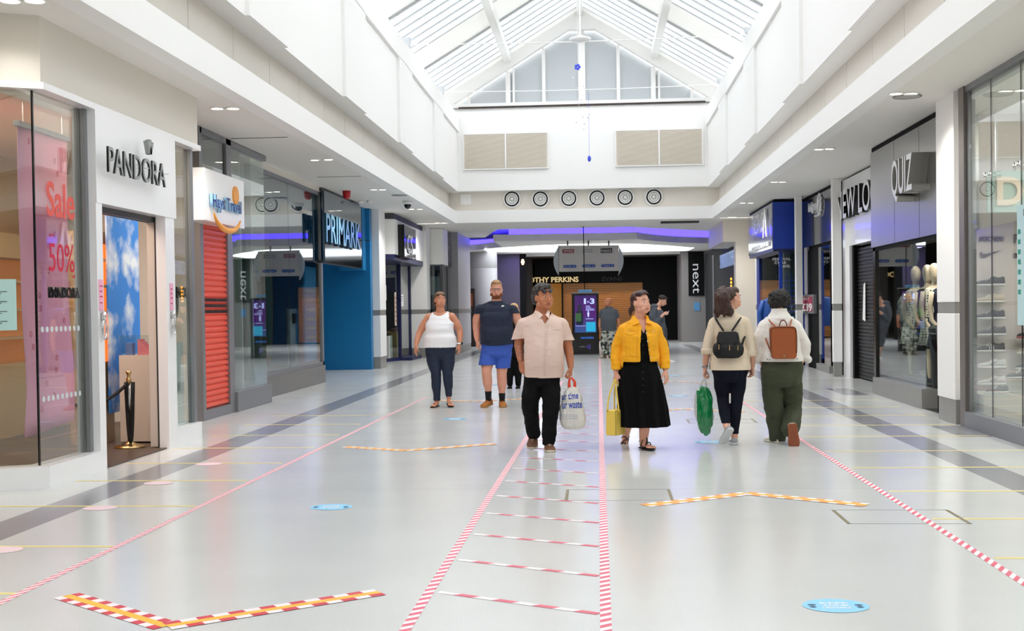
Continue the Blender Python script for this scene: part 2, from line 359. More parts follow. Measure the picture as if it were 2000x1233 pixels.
MB().box(XP0+.02,-4.84,12.68,12.95,0,2.56).build('pilaster',wpanel,sf)
MB().box(-4.80,-4.90,10.82,10.88,.19,3.44).box(-4.80,-4.88,13.72,13.80,.19,3.44).pieces('frame',alu,sf)
MB().box(-4.86,-4.90,11.02,12.9,2.5,2.56).box(-4.84,-4.86,12.69,12.9,0,2.56).box(-4.93,-4.96,11.02,12.9,2.5,2.56).pieces('door_track',alud,sf)
MB().box(-4.865,-4.95,12.70,12.9,0.02,2.5).build('sliding_door',beige,sf)
pm=Vector((-.436,.9,0))*.02
MB().box(-4.84,-4.852,9.9,10.82,.19,3.44).build('window_pane',glass,sf)
a=Vector((-4.846,9.89,.19)); b=a+ret*2.5; MB().prism([a,b,b+Vector((0,0,3.25)),a+Vector((0,0,3.25))],pm*.5).build('window_pane',glass,sf)
MB().box(-4.84,-4.852,12.95,13.72,.19,3.44).build('window_pane',glass,sf)
MB().box(-4.842,-4.856,9.88,9.9,.19,3.44).build('corner_joint',black,sf)
for y,z in ((10.95,1.47),(12.80,1.47)):
    m=MB(); ring(m,(XP0+.05,y,z-.12),.055,.011,(1,0,0),sx=.8,sz=1.6); m.tube([(XP0+.05,y,z-.03),(XP0+.05,y,z+.05)],.02); m.box(XP0+.02,XP0+.05,y-.015,y+.015,z-.03,z+.04); m.build('door_handle',chrome,sf,smooth=True)
pink=mat('pink_paper','#eaa9c4',.6); redp=mat('red_print','#c8324a',.6)
for y,l in ((10.95,'pink notice strip stuck on the doorway pilaster nearest the pink banner'),(12.82,'pink notice strip stuck on the doorway pilaster beside the oval sign')):
    m=MB().box(XP0+.021,XP0+.025,y-.05,y+.05,1.53,1.83); m.m=[0]*6
    for i,zz in enumerate((1.76,1.71,1.66,1.6)): m.box(XP0+.025,XP0+.026,y-.03,y+.03-.01*(i%2),zz,zz+.012,1)
    tag(m.build('notice',[pink,redp]),l,'notice')
sg=T('shop_sign','raised brushed metal PANDORA letters with crown over the open doorway','sign',(XP0+.03,11.2,2.9))
wt('lettering','PANDORA',XP0+.15,213,324,285,336,greyface,sg,.022,blacks)
ca=onX(286,298,XP0+.13); m=MB()
for dy,dz,w_ in ((-.06,.15,.022),(0,.17,.022),(.06,.15,.022)): m.prism([(ca.x,ca.y-.025,ca.z-.02),(ca.x,ca.y+.025,ca.z-.02),(ca.x,ca.y+dy+w_,ca.z+dz-.04),(ca.x,ca.y+dy-w_,ca.z+dz-.04)],(.05,0,0))
m.pieces('crown_point',greyface,sg)
m=MB()
for yy in (11.35,11.6,11.9,12.2,12.45): m.tube([(XP0+.03,yy,3.0),(XP0+.15,yy,3.0)],.006)
m.pieces('standoff',chrome,sg)
# window stickers: Sale, 50%, name, frosted dots
coral=mat('coral_vinyl','#dd5a50',.5); crimson=mat('crimson_vinyl','#c8103e',.5); dotm=mat('frosted_dot','#c9cfd4',.7)
st=T('window_lettering','coral Sale up to 50% off lettering on the jewellery shop window','lettering',(-4.835,10.1,1.5))
wt('sale_word','Sale',-4.838,92,146,352,422,coral,st,.003,bold=.02); wt('small_words','up to',-4.838,97,105,456,463,crimson,st,.003)
wt('percent_figure','50%',-4.838,97,146,474,530,crimson,st,.003); wt('small_words','off',-4.838,141,147,536,543,crimson,st,.003)
nm=T('window_lettering','black PANDORA name on the window glass under the 50% figure','lettering',(-4.835,10.1,1.5))
wt('name_lettering','PANDORA',-4.838,98,156,560,582,black,nm,.02,bold=.02); 
m=MB()
for r_,z in ((.026,1.37),(.026,.76)):
    for i in range(9): m.lathe((-4.839,9.97+i*.09,z),[(r_,0),(r_,.002)],12,(1,0,0))
tag(m.build('frosted_dots',dotm),'two rows of frosted safety dots on the pane with the Sale lettering','window dots',kind='stuff')
# interior of the jewellery shop
struct(MB().prism([(-9,8.2,.004),(c1.x,c1.y+.1,.004),(-4.9,10.0,.004),(-4.80,10.8,.004),(-4.76,11.0,.004),(-4.76,12.7,.004),(-4.9,12.9,.004),(-4.9,13.8,.004),(-5.7,13.8,.004),(-5.7,15.8,.004),(-9,15.8,.004)],(0,0,.008)).build('floor_wood',wood)); struct(MB().prism([(-9,8.2,3.52),(c1.x,c1.y+.3,3.52),(-5.0,10.1,3.52),(-5.0,13.8,3.52),(-5.7,13.8,3.52),(-5.7,15.8,3.52),(-9,15.8,3.52)],(0,0,.04)).build('ceiling_shop',mat('warm_ceiling','#d8b392',.7)))
struct(MB().box(-7.6,-7.5,7,15.8,.01,3.52).build('wall_shop_back',tan)); struct(MB().box(-9,-5.55,15.75,15.85,0,4.05).build('wall_party',cream))
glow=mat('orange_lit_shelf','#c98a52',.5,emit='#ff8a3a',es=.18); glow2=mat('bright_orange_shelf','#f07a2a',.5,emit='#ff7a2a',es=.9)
sh=T('wall_display','tan wall display with orange lit shelves in the jewellery shop','shelf unit',(-7.4,11.5,0))
MB().box(-7.5,-7.15,11.0,15.7,0,.9).box(-7.5,-7.15,11.0,15.7,2.2,2.5).box(-7.5,-7.15,11,11.05,.9,2.2).box(-7.5,-7.15,13.4,13.45,.9,2.2).build('carcass',tan,sh)
for z in (1.2,1.55,1.9): MB().box(-7.5,-7.2,11.05,15.7,z,z+.03).build('shelf',tan,sh)
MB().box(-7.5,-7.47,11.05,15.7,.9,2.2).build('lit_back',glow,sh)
lamp('shop_ceiling_lamp','AREA',(-6.2,11.5,3.5),110,1.6,(1,.82,.66),sy=3)
for i,(x,y) in enumerate(((-5.9,10.2),(-6.3,10.9))):
    m=MB().lathe((x,y,3.44),[(.02,.08),(.02,.03),(.14,.0),(.15,-.01),(.12,-.012)],20); m.box(x-.3,x+.3,y-.015,y+.015,3.47,3.5)
    tag(m.build('track_light',[mat('lit_spot','#ffd9a8',.4,emit='#ffd09a',es=2)]),'lit spotlight on the jewellery shop ceiling, '+('nearest the window corner' if i==0 else 'second from the window corner'),'light')
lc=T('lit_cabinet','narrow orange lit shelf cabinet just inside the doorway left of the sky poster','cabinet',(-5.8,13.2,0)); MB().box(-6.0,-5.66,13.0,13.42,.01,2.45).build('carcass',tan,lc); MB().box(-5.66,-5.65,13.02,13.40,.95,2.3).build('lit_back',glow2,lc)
for z in (1.2,1.5,1.8,2.1): MB().box(-5.65,-5.635,13.0,13.40,z,z+.035).build('shelf',tan,lc)
# pink banner with ring pattern
bn=T('hanging_banner','tall pink fabric banner patterned with red rings hanging behind the window corner','banner',(-5.3,11.2,.3))
bl=onX(34,205,-5.3); rs=[]; n=24
yb0,yb1=bl.y,bl.y+1.0
V=[];Fc=[]
for i in range(n+1):
    for j in range(9):
        z=.42+(3.26-.42)*i/n; u=j/8; yy=yb0+(yb1-yb0)*u+.03*math.sin(i*.5)*(1-i/n)
        V.append((-5.3+.025*math.sin(u*7+i*.25)*(1-i/n*.7),yy,z-(.06*(1-u) if i==0 else 0)))
for i in range(n):
    for j in range(8): q=i*9+j; Fc.append((q,q+1,q+10,q+9))
m=MB().add(V,Fc); o=m.build('cloth',mat('pink_banner','#f0a3c0',.7),bn,smooth=True); o.modifiers.new('thick','SOLIDIFY').thickness=.004
MB().box(-5.33,-5.27,yb0-.03,yb1+.03,3.24,3.29).build('top_rail',alu,bn)
MB().tube([(-5.3,yb0+.1,3.29),(-5.3,yb0+.1,3.52)],.003).tube([(-5.3,yb1-.1,3.29),(-5.3,yb1-.1,3.52)],.003).pieces('wire',chrome,bn)
m=MB(); random.seed(3)
for i in range(22):
    ring(m,(-5.262,yb0+.08+random.random()*.84,.6+i*.12),.022,.003,(1,0,0),14,4,sx=.8,sz=1.25)
m.pieces('ring_print',redp,bn)
# notice sheet on the angled pane
mint=mat('mint_paper','#b9dcd6',.6); ink=mat('dark_ink','#3c4a4c',.6)
nd=T('notice_sheet','pale mint notice sheet headed PANDORA on the leftmost window pane','notice',c0+ret*.3+Vector((0,0,1.6)))
nn=Vector((.436,-.9,0)).normalized(); q0=c0+ret*.8+nn*.0; q0.z=1.38
q0=Vector((-4.846,9.89,0))+ret*.78+nn*.012; q0.z=1.37; e=-ret*.62
MB().prism([q0,q0+e,q0+e+Vector((0,0,.44)),q0+Vector((0,0,.44))],nn*.002).build('paper',mint,nd)
text('heading','PANDORA',ink,q0+e*.55+nn*.003+Vector((0,0,.405)),e,.13,.018,nd,.001,bold=.02)
m=MB()
for r in range(4):
    for k in range(3):
        p=q0+e*(.36+.0*k)+nn*.003+Vector((0,0,.33-r*.085-k*.016)); m.prism([p,p+e*(.52-.07*k),p+e*(.52-.07*k)+Vector((0,0,.006)),p+Vector((0,0,.006))],nn*.001)
    ring(m,q0+e*.12+nn*.004+Vector((0,0,.33-r*.085)),.018,.002,nn,14,4)
m.build('print',ink,nd)
# plinth with glass case, sky poster, counter, rope barrier
pl=T('display_plinth','cream display plinth with a glass case of pink trinkets inside the doorway','display',(-5.25,13.2,0))
pa=onZ(218,866); pb=onZ(286,866); yq=13.15
MB().box(-5.48,-5.08,yq,yq+.5,.03,1.02).build('base',beige,pl); MB().box(-5.48,-5.08,yq,yq+.5,1.02,1.25).build('glass_case',glass,pl)
m=MB(); 
for i in range(6): m.box(-5.30+i*.03,-5.27+i*.03,yq+.1,yq+.25,1.02,1.20-i*.028)
m.build('steps',mat('pink_steps','#e9899a',.5),pl)
m=MB().ball((-5.14,yq+.12,1.17),.03).ball((-5.14,yq+.12,1.11),.028); m.pieces('ball',white,pl,smooth=True)
m=MB().box(-5.44,-5.36,yq+.1,yq+.18,1.02,1.16); m.build('box',mat('blue_box','#6c86c8',.5),pl)
def cloudmat():
    m=mat('sky_print','#3f8fe0',.5); nt=m.node_tree; N=nt.nodes; L=nt.links; tc=N.new('ShaderNodeTexCoord'); n=N.new('ShaderNodeTexNoise'); n.inputs['Scale'].default_value=1.9; n.inputs['Detail'].default_value=8
    L.new(tc.outputs['Object'],n.inputs[0]); r=N.new('ShaderNodeValToRGB'); r.color_ramp.elements[0].position=.48; r.color_ramp.elements[0].color=(*hx('#3a8ae0'),1); r.color_ramp.elements[1].position=.62; r.color_ramp.elements[1].color=(.9,.93,.97,1); L.new(n.outputs[0],r.inputs[0]); L.new(r.outputs[0],N['Principled BSDF'].inputs['Base Color']); return m
sp=T('sky_poster','hanging poster of white clouds in a bright blue sky inside the doorway','poster',(-5.62,13.9,.3))
y0=onX(206,410,-5.62).y; y1=onX(268,425,-5.62).y; MB().box(-5.63,-5.61,y0,y1,.35,onX(208,411,-5.62).z).build('print',cloudmat(),sp)
MB().box(-5.645,-5.595,y0,y1,onX(208,411,-5.62).z,onX(208,411,-5.62).z+.03).build('rail',alu,sp)
ct=T('shop_counter','beige counter with a black top behind the leftmost window pane','counter',(-6.6,10.3,0))
MB().box(-7.2,-6.0,9.6,11.0,.01,.98).build('base',beige,ct); MB().box(-7.22,-5.98,9.58,11.02,.98,1.02).build('top',black,ct)
tr=T('trinket_display','warm lit jewellery trinket display standing on the beige counter','display',(-6.4,10.2,1.02))
MB().box(-6.9,-6.05,9.7,10.7,1.02,1.5).build('glass_case',glass,tr); MB().box(-6.85,-6.6,9.9,10.5,1.02,1.4).build('bust',mat('dark_bust','#2a1c18',.5),tr)
m=MB()
for i in range(5): m.box(-6.5+i*.08,-6.45+i*.08,9.8+i*.1,9.86+i*.1,1.02,1.12+.05*(i%3))
m.pieces('riser',mat('coral_riser','#e07a6a',.5),tr); MB().box(-7.2,-7.15,9.6,11,1.5,1.75).build('header',black,tr)
rb=T('rope_barrier','polished metal rope stanchion with black ropes standing in the jewellery doorway','barrier',onZ(254,874,0.012))
bx,by=wloc(rb).x,wloc(rb).y
MB().lathe((bx,by,.012),[(.001,0),(.17,0),(.17,.015),(.10,.03),(.03,.06),(.022,.10)],28).build('base',brass,rb,smooth=True)
MB().tube([(bx,by,.08),(bx,by,.72)],.019,14).build('post',chrome,rb,smooth=True)
MB().lathe((bx,by,.72),[(.02,0),(.03,.01),(.03,.05),(.018,.07),(.018,.10),(.033,.12),(.03,.14),(.001,.15)],18).build('finial',brass,rb,smooth=True)
zt=.74
m=MB()
def rope(a,b,drop,n=14): return [Vector(a).lerp(Vector(b),i/n)+Vector((0,0,-drop*4*(i/n)*(1-i/n))) for i in range(n+1)]
m.tube(rope((bx-.02,by-.03,zt),(bx+.06,by-.03,zt),.66,22),.022,10)
m.build('rope',mat('black_rope','#08080a',.8),rb,smooth=True)
MB().tube(rope((bx,by,zt),(bx-.45,by-.9,zt-.08),.18),.019,10).build('rope',_mats['black_rope'],rb,smooth=True)
# oval sign in the second window
ov=T('oval_sign','grey oval hanging sign lettered PANDORA in the narrow window beside the doorway','sign',(-4.95,13.3,1.5))
m=MB(); m.lathe((-4.93,13.3,1.62),[(.25,0),(.25,.02)],30,(1,0,0)); 
m.build('disc',mat('smoky_plaque','#6e6668',.3),ov); wt('lettering','PANDORA',-4.905,345,375,560,582,black,ov,.006,bold=.03)
MB().tube([(-4.93,13.3,1.87),(-4.93,13.3,3.5)],.002).build('cord',chrome,ov)
db=T('display_block','tall white display block in the narrow window beside the doorway','display',(-4.98,13.4,0)); MB().box(-5.05,-4.92,13.28,13.7,.02,1.15).build('block',wpanel,db)
m=MB(); 
for i in range(3): m.tube([(-4.905,13.36+i*.12,.55),(-4.905,13.36+i*.12,.68)],.02)
m.pieces('charm',chrome,db)
# ---------------------------------------------------------------- travel agent with red shutter
XH=-5.42
ht=T('shopfront','grey framed travel agency shopfront with its coral red shutter down','shopfront',(XH,15.95,0))
y1_=19.1
def fr(m,y0,y1,z0,z1,d=.12,x=XH): return m.box(x,x-d,y0,y1,z0,z1)
fr(fr(fr(fr(MB(),15.85,15.97,0,4.06),17.05,17.28,0,4.06),15.9,y1_+.05,3.98,4.06),15.97,17.05,0,.14).build('frame',alu,ht)
MB().box(XH+.04,XH-.2,17.28,y1_+.02,0,.30).build('plinth',alu,ht)
MB().box(XH-.03,XH-.042,17.28,y1_,.30,3.98).build('window_pane',glass,ht); MB().box(XH-.03,XH-.042,15.97,17.05,3.25,3.98).build('window_pane',glassd,ht)
MB().box(XH-.05,XH-.9,y1_-.012,y1_,.30,3.98).build('window_pane',glass,ht)
red=mat('coral_red_shutter','#e2553f',.38); m=MB(); z=.15; pr=[]
while z<2.78:
    pr.append((XH-.055,z)); pr.append((XH-.03,z+.02)); pr.append((XH-.03,z+.055)); pr.append((XH-.055,z+.075)); z+=.082
vs=[(x,y,z) for x,z in pr for y in (15.97,17.05)]; fs=[(2*i,2*i+1,2*i+3,2*i+2) for i in range(len(pr)-1)]
m.add(vs,fs); m.box(XH-.06,XH-.08,15.97,17.05,.14,2.9); m.build('shutter',red,ht)
m=MB()
for r in range(3):
    zz=1.49+r*.082
    for i in range(30): m.box(XH-.029,XH-.024,15.99+i*.0352,15.99+i*.0352+.022,zz,zz+.045)
m.build('shutter_slots',mat('dark_slot','#2a1414',.6),ht)
XS=XH+.27
bx0=onX(400,400,XS).y; bx1=onX(477,400,XS).y
sb=T('fascia_sign','white box sign lettered Hays Travel above the coral red shutter','sign',(XS,16.3,2.8))
MB().box(XS,XH,bx0,bx1,2.72,3.42).build('box',[wpanel],sb,bevel=.01)
navy=mat('navy_letter','#1f2c78',.4); yel=mat('orange_letter','#f2a13a',.4); lb=mat('pale_blue_side','#9fd0f0',.4)
wt('lettering','Hays Travel',XS+.05,416,472,378,412,navy,sb,.04,lb,bold=.02)
m=MB(); pc=onX(442,412,XS+.03)
arc=[(XS+.05,pc.y+.62*math.cos(t),pc.z+.28*math.sin(t)) for t in [math.radians(195+i*12) for i in range(13)]]
m.tube(arc,[.01+.03*math.sin(i*math.pi/12) for i in range(13)],8); ps=onX(459,382,XS+.0)
m.lathe((XS-.01,ps.y,ps.z),[(.13,0),(.13,.03)],24,(1,0,0)); m.build('sun_and_swoosh',yel,sb)
# interior of the travel agent
struct(MB().box(-9,XH-.1,18.0,18.05,0,4.05).build('wall_office',mat('office_grey','#a8b0ae',.6)))
sp2=T('pull_up_banner','pale poster panel standing inside the travel agency window','poster',(XH-.5,18.3,.3)); MB().box(XH-.5,XH-.47,18.1,18.75,.32,2.2).build('print',mat('pale_print','#c4d4cf',.5),sp2)
MB().box(XH-.46,XH-.468,18.2,18.6,1.3,1.7).build('photo',mat('purple_photo','#5c4470',.5),sp2); MB().box(XH-.6,XH-.4,18.1,18.75,.30,.32).build('foot',alu,sp2)
# ---------------------------------------------------------------- large dark window
XW=-5.72
bw=T('shop_window','large grey framed department store window reflecting the mall, left of the blue entrance','window',(XW,21.8,0))
ya,yb_=19.25,24.35
m=MB(); fr(fr(fr(fr(m,ya,yb_,3.90,3.97,.1,XW),yb_-.13,yb_,.35,3.97,.12,XW),ya,ya+.06,.35,3.97,.1,XW),ya,yb_,.36,.44,.12,XW); m.build('frame',alu,bw)
MB().box(XW+.02,XW-.25,ya,yb_,0,.37).build('plinth',mat('dark_grey_tile','#6a6866',.3,var=.1,vscale=2),bw)
for i in range(2): MB().box(XW-.03,XW-.045,ya+.06+i*2.45,ya+.06+(i+1)*2.45-.01,.44,3.9).build('window_pane',glassd,bw)
MB().box(XW,XW-.3,ya,yb_,3.97,4.07).build('header',cream,bw)
MB().box(XW-1.4,XW-1.35,ya,yb_+.3,.37,3.95).build('display_backing',mat('charcoal_backing','#3a3c3e',.7),bw); MB().box(XW-1.35,XW-.05,ya,yb_,.37,.40).build('display_floor',alud,bw)
sv=T('surfboard_prop','tall upright oval orange and teal surfboard prop in the dark shop window','prop',(XW-.7,21.0,.4))
p=onX(521,560,XW-.7); m=MB()
for k,(a_,b_,mm) in enumerate(((.30,1.3,0),(.22,1.15,1))): m.lathe((0,0,0),[(1,0),(1,.03)],30,(1,0,0)); 
m.v=[((XW-.7)+v[0]+.01*(i>=60),p.y+v[1]*(.30 if i<60 else .22),1.75+v[2]*(1.3 if i<60 else 1.15)) for i,v in enumerate(m.v)]; m.m=[0]*32+[1]*(len(m.f)-32)
m.build('board',[mat('orange_board','#c98a3c',.4),mat('teal_board','#3c7f7c',.4)],sv)
bp=T('window_poster','tall bright blue poster standing in the dark shop window by the blue entrance','poster',(XW-.5,23.4,.4))
a=onX(590,520,XW-.5); b=onX(627,520,XW-.5); blu=mat('bright_blue_print','#3aa0dc',.4,emit='#2c90d0',es=.35); MB().box(XW-.5,XW-.46,a.y,b.y,.42,2.05).box(XW-.5,XW-.46,a.y+.1,b.y-.35,2.05,2.45).build('print',blu,bp)
m=MB()
for i in range(6): m.box(XW-.459,XW-.455,a.y+.15,b.y-.2-.1*(i%3),1.9-i*.2,1.96-i*.2)
m.build('wording',mat('pale_blue_ink','#a9dcf5',.5),bp)
hs=T('sanitiser_stand','white hand sanitiser stand with dispenser seen in the dark shop window','stand',(XW-.7,22.4,.4))
a=onX(560,620,XW-.7); MB().box(XW-.7,XW-.66,a.y,a.y+.75,.75,1.55).build('board',wpanel,hs); MB().box(XW-.7,XW-.66,a.y+.05,a.y+.1,.40,.75).box(XW-.7,XW-.66,a.y+.65,a.y+.7,.40,.75).pieces('leg',wpanel,hs); MB().box(XW-.66,XW-.6,a.y+.3,a.y+.45,1.25,1.45).build('dispenser',alud,hs)
# ---------------------------------------------------------------- blue entrance
blue=mat('cobalt_blue_wall','#0874ae',.45); 
be=T('blue_entrance','cobalt blue shop entrance recess beside the white tiled pier','shopfront',(-6.5,29.4,0))
MB().box(-8.5,-5.70,29.42,29.7,0,4.06).build('end_wall',blue,be); MB().box(-8.6,-8.5,24.4,29.7,0,4.06).build('back_wall',blue,be)
MB().box(-5.8,-6.4,29.0,29.42,2.5,4.06).build('header',blue,be)
pk=T('hanging_sign','mirrored glass sign panel with pale blue PRIMARK letters over the blue entrance','sign',(-5.62,26.8,2.5))
ps0=onX(634,440,-5.62).y; ps1=onX(706,470,-5.62).y
MB().box(-5.62,-5.66,ps0,ps1,2.52,4.0).build('glass_panel',mat('smoky_mirror','#5b6670',.06,.85),pk)
MB().box(-5.66,-5.80,ps0,ps1,2.50,2.55).box(-5.66,-5.80,ps0,ps1,4.0,4.05).build('frame',alud,pk)
wt('lettering','PRIMARK',-5.50,638,704,416,472,mat('pale_cyan_letter','#8fcbe2',.3),pk,.05,mat('deep_teal','#0b4c6c',.3),bold=.01)
m=MB()
for yy in (25.1,26.2,27.3,28.4): m.tube([(-5.62,yy,3.2),(-5.5,yy,3.2)],.012)
m.pieces('standoff',alud,pk)
# ---------------------------------------------------------------- white piers with grey tile band and foot
def pier(lbl,x0,x1,y0,y1,zt=ZC,m_=white,grp=None):
    t=T('pier',lbl,'pier',((x0+x1)/2,(y0+y1)/2,0)); e=.012
    MB().box(x0,x1,y0,y1,.30,1.36).box(x0,x1,y0,y1,1.50,zt).box(x0+2*e,x1-2*e,y0+2*e,y1-2*e,.31,1.6).build('shaft',m_,t,bevel=.006)
    MB().box(x0+e*.6,x1-e*.6,y0+e*.6,y1-e*.6,1.36,1.50).build('tile_band',grey_tile,t); MB().box(x0+e,x1-e,y0+e,y1-e,0,.30).build('tile_foot',grey_tile,t); return t
pier('white pier with grey tile band between the blue entrance and the navy shop',-5.9,-5.52,29.75,30.6)
pier('white pier with grey tile band behind the woman in the white vest',-5.75,-5.25,36.2,37.0)
tall=T('column','plain grey column lit faintly purple at the far left end of the atrium','column',(-5.2,41,0))
MB().box(-5.9,-4.62,39.2,43.0,.25,ZC).build('shaft',mat('grey_column','#b3b0b4',.5),tall); MB().box(-5.89,-4.63,39.21,42.99,0,.25).box(-5.89,-4.61,39.19,43.0,1.36,1.5).build('tile_band',grey_tile,tall)
# ---------------------------------------------------------------- navy shop bay
navym=mat('navy_frame','#1a2050',.4)
nb=T('shopfront','navy framed shop bay with a white fascia box and half empty windows','shopfront',(-5.6,33,0))
MB().prism([(-5.95,30.65,2.98),(-5.33,31.0,2.98),(-5.33,36.2,2.98),(-7,36.2,2.98),(-7,30.65,2.98)],(0,0,.93)).build('fascia_box',white,nb)
MB().prism([(-5.98,30.7,3.91),(-5.36,31.04,3.91),(-5.36,36.2,3.91),(-7,36.2,3.91),(-7,30.7,3.91)],(0,0,.16)).build('louvre',mat('louvre_grey','#3e4044',.6),nb)
MB().prism([(-5.97,30.66,2.84),(-5.36,31.0,2.84),(-5.36,36.2,2.84),(-7,36.2,2.84),(-7,30.66,2.84)],(0,0,.14)).build('navy_soffit',navym,nb)
MB().prism([(-6.3,32.6,0),(-5.8,34.4,0),(-5.45,34.4,0),(-5.45,36.2,0),(-7,36.2,0),(-7,32.6,0)],(0,0,.09)).build('step',navym,nb)
MB().prism([(-6.35,32.62,.09),(-5.80,34.4,.09),(-5.81,34.42,2.84),(-6.36,32.64,2.84)],(-.01,.003,0)).build('window_pane',glass,nb)
MB().box(-5.80,-5.79,34.4,36.15,.09,2.84).build('window_pane',glass,nb)
MB().box(-5.86,-5.76,34.36,34.46,.09,2.84).box(-5.86,-5.76,36.1,36.2,.09,2.84).box(-5.9,-6.6,34.4,34.45,2.0,2.84).box(-6.45,-6.35,32.55,32.65,.09,2.84).build('mullion',navym,nb)
MB().box(-8,-7.9,31,36.2,0,3).box(-8,-6.5,36.2,36.3,0,3).build('back_wall',mat('navy_dark','#0c0f22',.7),nb)
bs=T('projecting_sign','square black mirrored sign with white letters fixed to the white fascia box','sign',(-5.2,33.6,2.9))
sy0=onX(790,470,-5.16).y; sy1=onX(812,470,-5.16).y; MB().box(-5.16,-5.33,sy0,sy1,2.93,3.78).build('box',mat('mirror_black','#5c5c66',.05,.9),bs); MB().box(-5.155,-5.335,sy0-.05,sy0,2.92,3.8).build('edge',black,bs)
wt('lettering','CS',-5.13,797,807,458,495,white,bs,.02,bold=.0)
def sheet(lbl,px,py,x,w,h,m_=None,mats=None):
    c=onX(px,py,x); m=MB().box(x,x+.004,c.y-w/2,c.y+w/2,c.z-h/2,c.z+h/2)
    for i in range(3): m.box(x+.004,x+.005,c.y-w*.35,c.y+w*(.35-.1*i),c.z+h*(.28-.17*i),c.z+h*(.34-.17*i),1)
    return tag(m.build('paper_notice',[mats or white,ink]),lbl,'notice')
sheet('white paper notice on the navy shop window nearest the white pier',751,572,-5.9,.55,.42); sheet('white paper notice on the navy shop window, lower and further right',785,587,-5.78,.5,.36)
wb=T('cardboard_stack','stack of white papers and boxes inside the navy shop window','box',(-6.3,33.4,.1)); MB().box(-6.6,-6.0,33.6,34.2,.1,.75).build('carton',mat('white_carton','#c9c9c6',.6),wb); MB().box(-6.55,-6.05,33.65,34.15,.75,.80).build('lid',blackm,wb)
wk=T('wicker_basket','woven tan basket inside the navy shop window behind the glass','basket',(-6.2,35.3,.1)); MB().box(-6.5,-5.95,34.7,35.8,.1,.85).build('body',mat('wicker','#9c8146',.7,var=.3,vscale=30,bump=.3),wk)
m=MB()
for i in range(5): m.ball((-6.1,34.8+i*.2,.9),(.08,.12,.06))
m.pieces('shoe',mat('maroon_shoe','#5e2a33',.5),wk,smooth=True)
tb=T('text_banner','tall narrow cream banner with vertical writing in the navy shop window','banner',(-5.95,34.5,.9))
c=onX(772,600,-5.75); MB().box(-5.75,-5.74,c.y-.13,c.y+.13,1.05,2.0).build('print',mat('cream_print','#d9cdbb',.6),tb)
m=MB()
for i in range(6): m.box(-5.739,-5.735,c.y-.05,c.y+.05,1.15+i*.13,1.22+i*.13)
m.build('writing',redp,tb)
# ---------------------------------------------------------------- next bay, white box and dark glass
gb=T('shopfront','white fascia box and grey glazed shop bay beyond the navy shop','shopfront',(-5.2,38,0))
MB().prism([(-5.45,37.05,2.92),(-4.83,37.05,2.92),(-4.83,38.2,2.92),(-5.45,38.2,2.92)],(0,0,1.14)).build('fascia_box',white,gb)
MB().box(-4.83,-5.4,38.2,39.2,2.88,4.06).build('fascia_glass',mat('mirror_grey','#8b8a94',.08,.8),gb); MB().box(-4.81,-4.83,38.5,39.1,2.95,3.6).build('black_panel',mat('mirror_black','#5c5c66',.05,.9),gb)
MB().box(-5.45,-4.9,37.1,37.12,0.1,2.92).build('window_pane',glassd,gb); MB().box(-4.9,-4.88,37.12,39.2,0.1,2.92).build('window_pane',glassd,gb)
MB().box(-4.95,-4.86,37.08,37.2,0,2.92).box(-4.93,-4.86,38.3,38.38,0,2.92).box(-5.45,-4.86,37.08,39.2,0,.1).build('frame',alud,gb)
MB().box(-5.45,-5.0,37.3,37.33,1.95,2.55).build('white_panel',mat('pale_sheet','#cfd6d2',.5),gb); MB().box(-7,-5.46,38.9,39,0,2.9).box(-5.45,-5.0,38.9,39.0,0,2.9).build('back_wall',alud,gb)
# odd wall behind the left fronts
struct(MB().box(-9,-8.9,24.4,60,0,ZC).box(-8.5,-6.2,29.7,30.6,0,ZC).box(-8.5,-7.0,36.2,37.2,0,ZC).build('wall_left_rear',cream))
# ================================================================ RIGHT SIDE SHOPS
XS_=4.4
ss=T('shopfront','frameless glass sports shoe shopfront with grey kerb at the right edge','shopfront',(XS_,12,0))
MB().box(XS_-.03,XS_+.2,4,14.42,0,.19).build('plinth',alu,ss); MB().box(XS_,XS_+.1,4,14.42,4.0,4.07).build('head_rail',alu,ss)
MB().box(XS_-.02,XS_+.1,14.42,14.62,.0,4.07).build('corner_post',mat('brown_grey_post','#77706b',.35,.4),ss); MB().box(XS_+.02,XS_+.1,14.36,14.42,.19,4.0).build('frame',alu,ss)
ys=[14.36,onX(1931,500,XS_).y,onX(1989,500,XS_).y,onX(1989,500,XS_).y-1.05,9.6,7.6,5.8,4.0]
for a,b in zip(ys[:-1],ys[1:]):
    MB().box(XS_+.03,XS_+.042,b+.006,a-.006,.19,4.0).build('window_pane',glass,ss); MB().box(XS_+.03,XS_+.042,b-.006,b+.006,.19,4.0).build('glass_joint',alud,ss)
for k,(px,py) in enumerate(((1926,344),(1935,341),(1983,325),(1991,322))):
    c=onX(px,py,XS_-.01); MB().tube([(XS_-.02,c.y,c.z-.04),(XS_-.02,c.y,c.z+.04)],.016).build('glass_clip',chrome,ss,smooth=True)
struct(MB().box(4.5,9,15.55,15.62,0,4.05).build('wall_shoe_shop',mat('shoe_wall','#d8cdc9',.55))); struct(MB().box(4.45,9,4,15.6,3.9,3.95).build('ceiling_shoe_shop',white))
struct(MB().box(4.45,9,4,15.6,.004,.012).build('floor_shoe_shop',mat('pale_boards','#cfc7bd',.4))); struct(MB().box(9,9.1,4,15.6,0,3.95).build('wall_shoe_rear',white))
lamp('shoe_shop_lamp','AREA',(6.4,12,3.88),200,1.5,(1,.93,.88),sy=4)
YW=15.54
